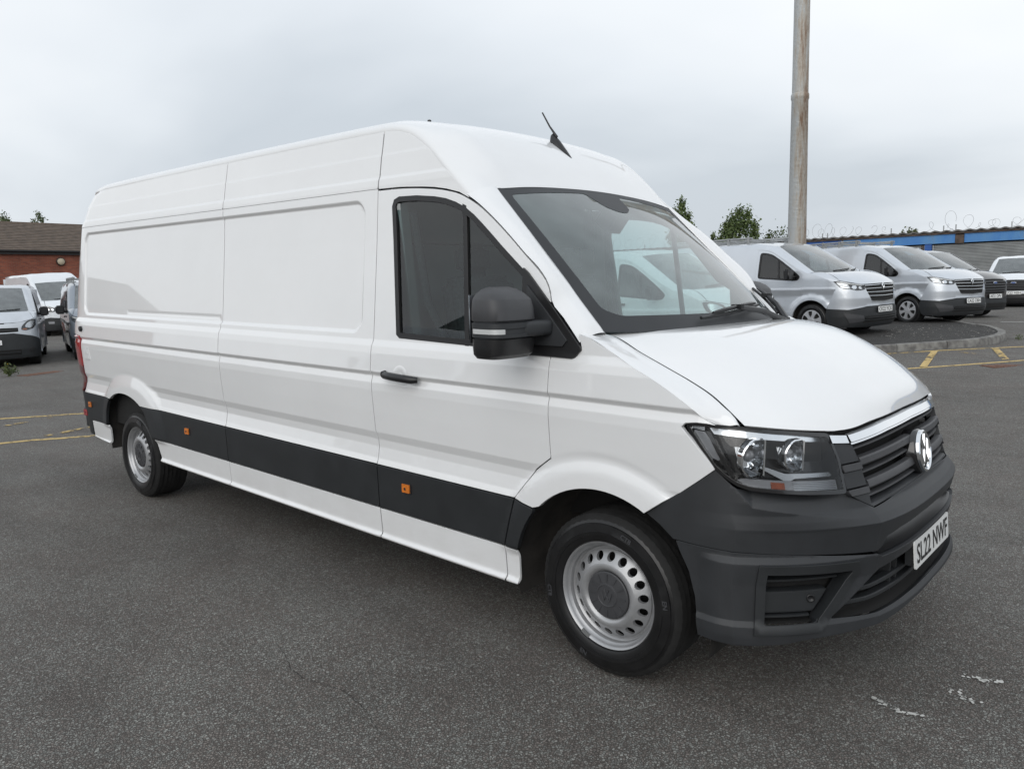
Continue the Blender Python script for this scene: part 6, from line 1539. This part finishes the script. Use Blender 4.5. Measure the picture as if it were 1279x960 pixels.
# loose grit, too small to count
def pebbles():
    mb = MB()
    for i in range(260):
        a = nrng.uniform(0, 1); x = nrng.uniform(-6, 2.5); y = nrng.uniform(-3.0, 1.0)
        if -5.6 < x < 1 and -1.0 < y < 1: continue
        s = nrng.uniform(.002, .0055)
        if i > 250: s = nrng.uniform(.007, .010)
        P = nrng.normal(0, 1, (6, 3)); P = np.array([(1, 0, 0), (-1, 0, 0), (0, 1, 0), (0, -1, 0), (0, 0, .6), (0, 0, -.6)])*s*nrng.uniform(.7, 1.3, (6, 1))
        w = nrng.uniform(0, 6); R = np.array([[math.cos(w), -math.sin(w), 0], [math.sin(w), math.cos(w), 0], [0, 0, 1]])
        mb.add(P@R.T+np.array([x, y, Gf(x, y)+s*.4]), [(0, 2, 4), (2, 1, 4), (1, 3, 4), (3, 0, 4), (2, 0, 5), (1, 2, 5), (3, 1, 5), (0, 3, 5)])
    for i in range(220):
        x = nrng.uniform(-3.2, -1.0); y = nrng.uniform(11.2, 15.5); s = nrng.uniform(.006, .022)
        if not inside(np.array([(x, y)]), inset(isl, .2))[0]: continue
        P = np.array([(1, 0, 0), (-1, 0, 0), (0, 1, 0), (0, -1, 0), (0, 0, .6), (0, 0, -.6)])*s*nrng.uniform(.7, 1.3, (6, 1))
        mb.add(P+np.array([x, y, Gf(x, y)+.12]), [(0, 2, 4), (2, 1, 4), (1, 3, 4), (3, 0, 4), (2, 0, 5), (1, 2, 5), (3, 1, 5), (0, 3, 5)])
    return mb
MAT['stone'] = simple('stone_chip', (.17, .165, .155), .85, var=.4, scale=40)
o = pebbles().build('grit', 'stone'); stuff(o); o['label'] = 'loose pale stone chips lying on the asphalt'
# rusty strip drains
MAT['rust_brick'] = simple('rusty_iron', (.16, .085, .06), .85, var=.3, scale=30, bump=.4, bump_scale=60, bump_dist=.004)
def drain(label, A, Bp, w):
    t = thing('drain_cover', label, 'drain cover', (A[0], A[1], Gf(*A)), math.atan2(Bp[1]-A[1], Bp[0]-A[0]), 'iron drain strips')
    l = math.hypot(Bp[0]-A[0], Bp[1]-A[1]); mb = MB(); mb.box((l/2, 0, .004), (l, w, .012)); mb.build('frame', 'rust_brick', t)
    n = int(l/.10)
    for i in range(n):
        mb = MB(); mb.box(((i+.5)*l/n, 0, .012), (l/n*.62, w*.86, .010)); mb.build('bar', 'rust_brick', t)
drain('rusty drain strip in the ground behind the nearest van\'s tail', (-16.45, 1.55), (-16.75, 2.35), .35)
drain('reddish drain strip in the yard at the right edge', (-.52, 9.35), (.35, 10.5), .28)

# ------------------------------------------------------------------ tall rusting pole
def pole_mat():
    m, nt, N, L, b = node_mat('weathered_galvanised'); setc(b, (.34, .36, .37), .6, .25)
    tc = N.new('ShaderNodeTexCoord'); mp = N.new('ShaderNodeMapping'); mp.inputs['Scale'].default_value = (6, 6, .8); L.new(tc.outputs['Object'], mp.inputs[0])
    n = N.new('ShaderNodeTexNoise'); n.inputs['Scale'].default_value = 1.3; n.inputs['Detail'].default_value = 9; n.inputs['Roughness'].default_value = .72; L.new(mp.outputs[0], n.inputs['Vector'])
    sx = N.new('ShaderNodeSeparateXYZ'); L.new(tc.outputs['Object'], sx.inputs[0])
    # rust runs down the weather side of the pole
    side = N.new('ShaderNodeMath'); side.operation = 'MULTIPLY_ADD'; side.inputs[1].default_value = .55; side.inputs[2].default_value = .0; L.new(sx.outputs['X'], side.inputs[0])
    ad = N.new('ShaderNodeMath'); ad.operation = 'ADD'; L.new(n.outputs['Fac'], ad.inputs[0]); L.new(side.outputs[0], ad.inputs[1])
    r = N.new('ShaderNodeValToRGB'); e = r.color_ramp.elements; e[0].position = .46; e[0].color = (.42, .435, .435, 1); e[1].position = .72; e[1].color = (.20, .12, .075, 1)
    q = e.new(.56); q.color = (.40, .365, .315, 1)
    L.new(ad.outputs[0], r.inputs[0]); L.new(r.outputs[0], b.inputs['Base Color'])
    n2 = N.new('ShaderNodeTexNoise'); n2.inputs['Scale'].default_value = 14; n2.inputs['Detail'].default_value = 8; L.new(tc.outputs['Object'], n2.inputs['Vector'])
    bp = N.new('ShaderNodeBump'); bp.inputs['Strength'].default_value = .6; bp.inputs['Distance'].default_value = .02; L.new(n2.outputs['Fac'], bp.inputs['Height']); L.new(bp.outputs[0], b.inputs['Normal'])
    return m
MAT['pole'] = pole_mat()
pl = thing('lamp_pole', 'tall grey steel pole streaked with rust, standing behind the silver vans', 'pole', (-6.25, 16.72, Gf(-6.25, 16.72)))
mb = MB(); mb.lathe([(.30, 0), (.30, .04), (.24, .05), (.237, 1.5), (.205, 5.72), (.222, 5.76), (.222, 5.86), (.200, 5.90)], 32, axis='z'); mb.build('lower_section', 'pole', pl, angle=40)
mb = MB(); mb.lathe([(.200, 5.90), (.198, 6.1), (.187, 9.5), (.155, 13.2), (.001, 13.2)], 32, axis='z'); mb.build('upper_section', 'pole', pl, angle=40)
mb = MB(); mb.box((.0, -.24, .9), (.16, .03, .55)); mb.build('hatch', 'galv', pl)

# ------------------------------------------------------------------ blue fronted workshop with roller shutters
MAT['blue'] = simple('blue_painted_board', (.035, .145, .42), .55, var=.18, scale=1.2, bump=.2, bump_scale=20)
MAT['blue_dk'] = simple('dark_blue_board', (.02, .085, .30), .55, var=.18, scale=1.2)
def fascia_mat():
    m, nt, N, L, b = node_mat('faded_blue_board'); setc(b, (.05, .2, .5), .6)
    tc = N.new('ShaderNodeTexCoord'); mp = N.new('ShaderNodeMapping'); mp.inputs['Scale'].default_value = (1, 1, .35); L.new(tc.outputs['Object'], mp.inputs[0])
    n = N.new('ShaderNodeTexNoise'); n.inputs['Scale'].default_value = .8; n.inputs['Detail'].default_value = 8; n.inputs['Roughness'].default_value = .7; L.new(mp.outputs[0], n.inputs['Vector'])
    r = N.new('ShaderNodeValToRGB'); e = r.color_ramp.elements; e[0].position = .40; e[0].color = (.055, .20, .50, 1); e[1].position = .72; e[1].color = (.20, .20, .17, 1); q = e.new(.58); q.color = (.09, .25, .50, 1)
    L.new(n.outputs['Fac'], r.inputs[0]); L.new(r.outputs[0], b.inputs['Base Color']); return m
MAT['fascia'] = fascia_mat()
MAT['brown'] = simple('rusted_sheet', (.085, .062, .05), .85, var=.35, scale=4)
MAT['roofsheet'] = simple('corrugated_sheet', (.10, .095, .09), .8, var=.3, scale=2)
MAT['shutter'] = simple('shutter_steel', (.30, .31, .31), .5, .3, var=.12, scale=1.5)
MAT['wall_dk'] = simple('dark_render', (.09, .088, .085), .9, var=.2, scale=1.5)
MAT['wire'] = simple('wire_steel', (.20, .20, .20), .5, .5)
WY = 44.45
ws_b = thing('workshop', 'low workshop with blue fascia and grey roller shutters across the back', 'building', (-20, WY, Gf(0, WY)+.11))
gz = Gf(0, WY); X0_, X1_ = -44., 26.
mb = MB(); mb.box((0+11, 4.0, 1.75), (X1_-X0_, 7.0, 3.5)); mb.build('wall', 'wall_dk', ws_b)
# corrugated roof: real waves along the front edge
nx = 900; xs = np.linspace(X0_+20-.2, X1_+20+.2, nx); wv = .035*np.sin(xs*2*np.pi/.55)
rows = [np.stack([xs, np.full(nx, y), z+wv*s_], 1) for y, z, s_ in ((-.30, 3.46, 1), (-.30, 3.545, 1), (3.5, 3.50, 1), (8.0, 3.2, 1))]
rf = obj('roof', mesh_np('roof', np.concatenate(rows), grid_faces(4, nx), ['roofsheet'], True), ws_b)
mb = MB(); mb.box((11, -.20, 3.40), (X1_-X0_, .10, .10)); mb.build('gutter', 'brown', ws_b)
bays = [(-24, -17.5, 'blue'), (-17.4, -11.1, 'blue'), (-11.0, -5.0, 'blue'), (-4.9, 1.2, 'blue_dk'), (1.3, 3.35, 'blue_dk'), (3.45, 5.55, 'blue_dk'), (5.65, 11.55, 'fascia'), (12.0, 20.0, 'fascia'), (20.1, 29, 'fascia'), (29.1, 45, 'fascia')]
for a, c, mt in bays:
    mb = MB(); mb.box(((a+c)/2, -.14, 3.11), (c-a, .08, .48)); mb.build('fascia_panel', mt, ws_b)
for x in (1.25, 3.4, 5.6): mb = MB(); mb.box((x, -.17, 3.02), (.14, .10, .55)); mb.build('fascia_post', 'galv', ws_b)
mb = MB(); mb.box((11.78, -.155, 3.06), (.42, .10, .47)); mb.build('rusted_patch', 'brown', ws_b)
piers = (-24.2, -17.3, -10.4, -3.5, 3.3, 10.25, 18.6, 26.0, 33, 40)
for i, x in enumerate(piers):
    mb = MB(); mb.box((x, -.10, 1.42), (.34, .26, 2.84)); mb.build('pier', 'blue_dk', ws_b)
mb = MB(); mb.box((9.95, -.16, 2.55), (.10, .12, .5)); mb.build('bracket', 'brown', ws_b)
for a, c in zip(piers[:-1], piers[1:]):      # each shutter: ribbed curtain in a frame
    x0, x1 = a+.19, c-.19; sh = None; n = 36; V = []; zz = []
    for k in range(n):
        z0 = 2.80*k/n; dz = 2.80/n
        zz += [(z0, -.02), (z0+dz*.30, -.055), (z0+dz*.70, -.055), (z0+dz*.98, -.02)]
    V = [(x0, y, z) for z, y in zz]+[(x1, y, z) for z, y in zz]; k = len(zz)
    V = np.array(V)
    sh = obj('roller_shutter', mesh_np('roller_shutter', V, [(i, k+i, k+i+1, i+1) for i in range(k-1)], 'shutter', False), ws_b)
    for x in (x0+.04, x1-.04): mb = MB(); mb.box((x, -.075, 1.40), (.08, .06, 2.78)); mb.build('guide_rail', 'galv', sh)
# coils of razor wire along the eaves
def coil(label, x0, x1, r, pitch, z, seed):
    rs = np.random.default_rng(seed); n = int((x1-x0)/pitch*22); t = np.linspace(0, (x1-x0)/pitch*2*np.pi, n)
    x = np.linspace(x0, x1, n)+1.0*r*np.sin(t+np.pi/2)+.25*np.interp(np.arange(n), np.arange(0, n, 30), rs.normal(0, 1.1, len(np.arange(0, n, 30))))
    rr = r*(1+.34*np.interp(np.arange(n), np.arange(0, n, 25), rs.normal(0, 1, len(np.arange(0, n, 25)))).clip(-1.2, 1.2))
    P = np.stack([x, .3+rr*.6*np.cos(t*.97), z+np.abs(rr)*(.93+np.sin(t))], 1)
    c = thing('razor_wire', label, 'razor wire', ws_b.location, 0, 'coils of wire along the workshop roof')
    mb = MB(); mb.tube([tuple(p) for p in P], 0.0062, 4, cap=False); mb.build('coil', 'wire', c)
    for xp in np.arange(x0+.3, x1, 3.2): mb = MB(); mb.box((xp, .15, z+.1), (.05, .05, .45)); mb.build('wire_post', 'galv', c)
coil('loose coil of razor wire above the dark blue fascia panels', 1.1, 7.4, .34, .85, 3.52, 3)
coil('second strand of razor wire tangled over the rusted fascia patch', 10.6, 21, .30, 1.3, 3.52, 21)
coil('thin strand of razor wire tangled above the pole side of the blue fascia', .8, 6.6, .26, 1.1, 3.52, 23)
coil('straggling razor wire above the middle of the faded blue fascia', 7.9, 11.4, .32, 1.2, 3.55, 8)
coil('tall loops of razor wire on the roof above the rusted fascia patch', 11.2, 22, .40, .95, 3.55, 5)
coil('razor wire on the workshop roof seen through the cab windows', -15, -4, .45, 1.0, 3.52, 11)

# ------------------------------------------------------------------ brick building
def brick_mat():
    m, nt, N, L, b = node_mat('red_brickwork'); setc(b, (.3, .1, .06), .85)
    tc = N.new('ShaderNodeTexCoord'); sp = N.new('ShaderNodeSeparateXYZ'); L.new(tc.outputs['Object'], sp.inputs[0])
    cb = N.new('ShaderNodeCombineXYZ'); L.new(sp.outputs['Y'], cb.inputs[0]); L.new(sp.outputs['Z'], cb.inputs[1])
    br = N.new('ShaderNodeTexBrick'); br.inputs['Scale'].default_value = 1.0; br.inputs['Brick Width'].default_value = .225; br.inputs['Row Height'].default_value = .075; br.inputs['Mortar Size'].default_value = .010
    br.inputs['Color1'].default_value = (.34, .095, .05, 1); br.inputs['Color2'].default_value = (.22, .055, .032, 1); br.inputs['Mortar'].default_value = (.20, .12, .09, 1)
    L.new(cb.outputs[0], br.inputs['Vector'])
    n = N.new('ShaderNodeTexNoise'); n.inputs['Scale'].default_value = .7; n.inputs['Detail'].default_value = 6; L.new(tc.outputs['Object'], n.inputs['Vector'])
    r = N.new('ShaderNodeMapRange'); r.inputs['From Min'].default_value = .3; r.inputs['From Max'].default_value = .7; r.inputs['To Min'].default_value = .75; r.inputs['To Max'].default_value = 1.15; L.new(n.outputs['Fac'], r.inputs['Value'])
    cc = N.new('ShaderNodeCombineColor'); [L.new(r.outputs[0], cc.inputs[k]) for k in range(3)]
    mx = N.new('ShaderNodeMixRGB'); mx.blend_type = 'MULTIPLY'; mx.inputs[0].default_value = 1; L.new(br.outputs['Color'], mx.inputs[1]); L.new(cc.outputs[0], mx.inputs[2]); L.new(mx.outputs[0], b.inputs['Base Color'])
    bp = N.new('ShaderNodeBump'); bp.inputs['Strength'].default_value = .6; bp.inputs['Distance'].default_value = .01; L.new(br.outputs['Fac'], bp.inputs['Height']); bp.invert = True; L.new(bp.outputs[0], b.inputs['Normal'])
    return m
MAT['brick'] = brick_mat()
MAT['tile'] = simple('brown_roof_tile', (.105, .080, .062), .9, var=.25, scale=3)
MAT['lampcover'] = simple('cream_plastic', (.50, .44, .33), .5)
bb = thing('brick_building', 'red brick building with a brown tiled roof behind the parked vans', 'building', (-48, 10, .15), math.radians(0))
mb = MB(); mb.box((-4.5, 0, 2.05), (9, 60, 4.1)); mb.build('wall', 'brick', bb)
mb = MB(); mb.box((.10, 0, 4.05), (.16, 60.4, .22)); mb.build('fascia_board', 'black', bb)
mb = MB(); mb.tube([(.26, -30, 4.12), (.26, 30, 4.12)], .07, 8); mb.build('gutter', 'black', bb)
n = 17; V = []; F = []                      # courses of tiles, each lapping the one below
for k in range(n):
    a0, a1 = k/n, (k+1)/n+.006
    x0, z0, x1, z1 = .30-5.9*a0, 4.16+1.98*a0, .30-5.9*a1, 4.16+1.98*a1
    o_ = len(V); h = .045
    V += [(x0, -30.3, z0), (x0, 30.3, z0), (x0, -30.3, z0+h), (x0, 30.3, z0+h), (x1, -30.3, z1+.012), (x1, 30.3, z1+.012)]
    F += [(o_, o_+1, o_+3, o_+2), (o_+2, o_+3, o_+5, o_+4)]
V2 = V+[(-5.6, -30.3, 6.14), (-5.6, 30.3, 6.14), (-11.5, -30.3, 4.16), (-11.5, 30.3, 4.16)]; o_ = len(V); F.append((o_, o_+1, o_+3, o_+2))
rf = obj('roof', mesh_np('roof', V2, F, 'tile', False), bb); 
mb = MB(); mb.tube([(-5.6, -30.3, 6.13), (-5.6, 30.3, 6.13)], .10, 8); mb.build('ridge_tiles', 'tile', rf)
lp = thing('wall_lamp', 'round cream bulkhead lamp on the red brick wall', 'wall lamp', (-47.98, 12.72, 3.70))
mb = MB(); mb.lathe([(.24, 0), (.24, .06), (.20, .08)], 20, axis='x', mi=0); mb.build('lamp_base', 'black', lp, angle=40)
mb = MB(); mb.lathe([(.20, .06), (.19, .11), (.12, .16), (.001, .17)], 20, axis='x'); mb.build('lamp_cover', 'lampcover', lp, smooth=True)

# ------------------------------------------------------------------ trees and weeds
def leaf_mat(name, c0, c1):
    m, nt, N, L, b = node_mat(name); setc(b, c0, .6, spec=.3)
    noise_var(nt, b, c0, c1, 1.7, 3); b.inputs['Roughness'].default_value = .6
    return m
MAT['leaf'] = leaf_mat('leaf_green', (.06, .095, .032), (.14, .18, .065))
MAT['leaf_dk'] = leaf_mat('leaf_dark', (.05, .075, .03), (.11, .14, .055))
MAT['leaf_pale'] = leaf_mat('leaf_pale', (.06, .085, .03), (.13, .15, .06))
MAT['bark'] = simple('bark', (.07, .06, .05), .95, var=.3, scale=5, bump=.5, bump_scale=12, bump_dist=.02)
def tree(label, x, y, h, spires, mat, leaf=.20, n=110, per=34, group=None, base=0.):
    """spires: (dx, top height, radius) of each leading shoot; foliage in many small leaf clumps along it"""
    t = thing('tree', label, 'tree', (x, y, Gf(x, y)+base), 0, group); rs = np.random.default_rng(abs(hash((x, y))) % 9999 if False else int(abs(x*7+y*13)))
    tr = MB(); tr.tube([(0, 0, 0), (.05, 0, h*.2), (0, .03, h*.45), (.02, 0, h*.7)], [h*.028, h*.022, h*.015, h*.006], 8)
    V = []; F = []
    for dx, top, rad in spires:
        tr.tube([(0, 0, h*.16), (dx*.6, rs.normal(0, .2), top*.45), (dx, rs.normal(0, .2), top*.92)], [h*.014, h*.010, .012], 6)
        for i in range(n):
            z = top*(.10+.90*rs.uniform(0, 1)**.85); q = z/top; env = rad*(np.sin(np.pi*min(1, q*.93+.10))**.7)*(.72+.45*rs.uniform())
            a = rs.uniform(0, 2*np.pi); rr = env*np.sqrt(rs.uniform(.05, 1)); c = np.array([dx+rr*np.cos(a), rr*np.sin(a), z])
            if i % 6 == 0: tr.tube([(dx*.9, 0, max(.3, z-rr*.9)), tuple(c)], [.03, .008], 4)
            cs = rad*rs.uniform(.16, .34)
            for k in range(per):
                p = c+rs.normal(0, 1, 3)*cs*np.array([.7, .7, .9]); u = rs.normal(0, 1, 3); u /= np.linalg.norm(u); w = np.cross(u, rs.normal(0, 1, 3)); w /= np.linalg.norm(w)
                s_ = leaf*rs.uniform(.6, 1.25); o_ = len(V); V += [p-u*s_*.5, p+w*s_*.32, p+u*s_*.5, p-w*s_*.32]; F.append((o_, o_+1, o_+2, o_+3))
    tr.build('trunk', 'bark', t, smooth=True)
    obj('crown', mesh_np('crown', np.array(V), np.array(F), mat, False), t)
    return t
tree('broad many-topped green tree just left of the tall pole', -25.7, 54.2, 7.2, [(-1.0, 5.7, 1.0), (-.55, 6.3, 1.0), (.05, 6.9, 1.1), (.75, 6.55, 1.0), (1.25, 5.6, .9), (-1.5, 4.6, .8)], 'leaf', n=70, per=30)
tree('narrow poplar showing above the white van\'s windscreen edge', -30.2, 53.0, 7.7, [(-.5, 7.0, .8), (.1, 7.65, .9), (.75, 6.6, .75), (1.0, 5.6, .7)], 'leaf', n=80, per=30)
tree('low rounded tree between the broad tree and the pole', -23.2, 55.6, 5.3, [(-.6, 4.7, 1.0), (.4, 4.9, 1.2), (1.3, 4.75, 1.1)], 'leaf_dk', n=60, per=26)
tree('dark bushy tree low behind the first silver van', -28.1, 54.5, 4.8, [(-.9, 4.6, .8), (0, 5.0, .9), (.8, 4.4, .8)], 'leaf_dk', n=50, per=26)
tree('pale tree tip poking above the workshop roof', -15.5, 62.0, 5.0, [(-.35, 4.75, .5), (.1, 4.9, .6), (.5, 4.7, .5)], 'leaf_pale', n=50, per=22)
tree('bushy treetop over the tiled roof at the left edge', -86.2, 20.4, 9.6, [(-.9, 8.9, 1.0), (.2, 9.5, 1.2), (1.2, 8.9, 1.0), (-.2, 9.2, 1.0)], 'leaf_dk', n=60, per=26)
tree('pair of pointed treetops over the tiled roof', -84.2, 22.6, 9.4, [(-.2, 8.9, .8), (.9, 9.3, .95), (1.9, 8.8, .8), (-.9, 8.6, .7)], 'leaf_dk', n=60, per=26)
def weed(label, x, y, h, n, seed, flowers=True):
    t = thing('weed', label, 'weed', (x, y, Gf(x, y))); rs = np.random.default_rng(seed); st = MB(); V = []; F = []; fl = MB()
    for i in range(n):
        a = rs.uniform(0, 6.28); d = h*rs.uniform(.15, .75); top = h*rs.uniform(.35, 1); e = np.array([d*math.cos(a), d*math.sin(a), top])
        st.tube([(0, 0, 0), tuple(e*np.array([.5, .5, .65])), tuple(e)], [.018*h, .014*h, .007*h], 4)
        for k in range(16):
            q = rs.uniform(.25, 1); p = e*q+rs.normal(0, .03, 3); u = rs.normal(0, 1, 3); u /= np.linalg.norm(u); w = np.cross(u, rs.normal(0, 1, 3)); w /= np.linalg.norm(w); s_ = rs.uniform(.08, .17)*h
            o_ = len(V); V += [p-u*s_, p+w*s_*.4, p+u*s_, p-w*s_*.4]; F.append((o_, o_+1, o_+2, o_+3))
        if flowers and i % 3 == 0: fl.lathe([(.0001, .012), (.016, .004), (.001, -.008)], 6, axis='z', c=tuple(e))
    st.build('stem', 'leaf', t); obj('leaves', mesh_np('leaves', np.array(V), np.array(F), 'leaf_pale', False), t)
    if flowers: fl.build('flowers', 'flower', t)
MAT['flower'] = simple('yellow_petal', (.55, .42, .05), .7)
weed('green weed with yellow flowers growing from the ground at the left edge', -16.7, 1.38, .27, 14, 4)
weed('tiny dry weed in the gutter at the island\'s rounded end', -.72, 13.2, .10, 7, 9, False)

# ------------------------------------------------------------------ across the yard behind the viewer, mirrored in paint and glass
MAT['clad_far'] = simple('grey_cladding', (.16, .155, .15), .7, var=.15, scale=.6)
def depot(label, x, y, w, dep, eave, ridge, n):
    t = thing('depot', label, 'building', (x, y, 0)); mb = MB(); mb.box((0, -dep/2, eave/2), (w, dep, eave)); mb.build('wall', 'brick' if n == 0 else 'clad_far', t)
    k = max(1, n); bw = w/k
    for i in range(k):
        x0 = -w/2+i*bw; V = [(x0, .2, eave), (x0+bw, .2, eave), (x0+bw/2, .2, ridge), (x0, -dep, eave), (x0+bw, -dep, eave), (x0+bw/2, -dep, ridge)]
        me = mesh_np('roof', V, [(0, 1, 2), (3, 5, 4), (0, 2, 5, 3), (1, 4, 5, 2)], 'tile' if n == 0 else 'clad_far', False); obj('roof', me, t)
    for i in range(int(w/6)):
        mb = MB(); mb.box((-w/2+3+6*i, .03, 1.9), (3.6, .10, 3.6)); mb.build('door', 'shutter', t)
depot('grey gabled depot across the yard, mirrored in the flank of the nearest van', -22, -34, 36, 20, 4.4, 6.6, 3)
park(BG, 'tall white van parked across the yard, mirrored in the nearest van', -8.6, -7.4, 60, 'white_far')
park(CU, 'dark van parked across the yard, mirrored in the nearest van\'s door window', -5.6, -7.2, 60, 'blackpaint')
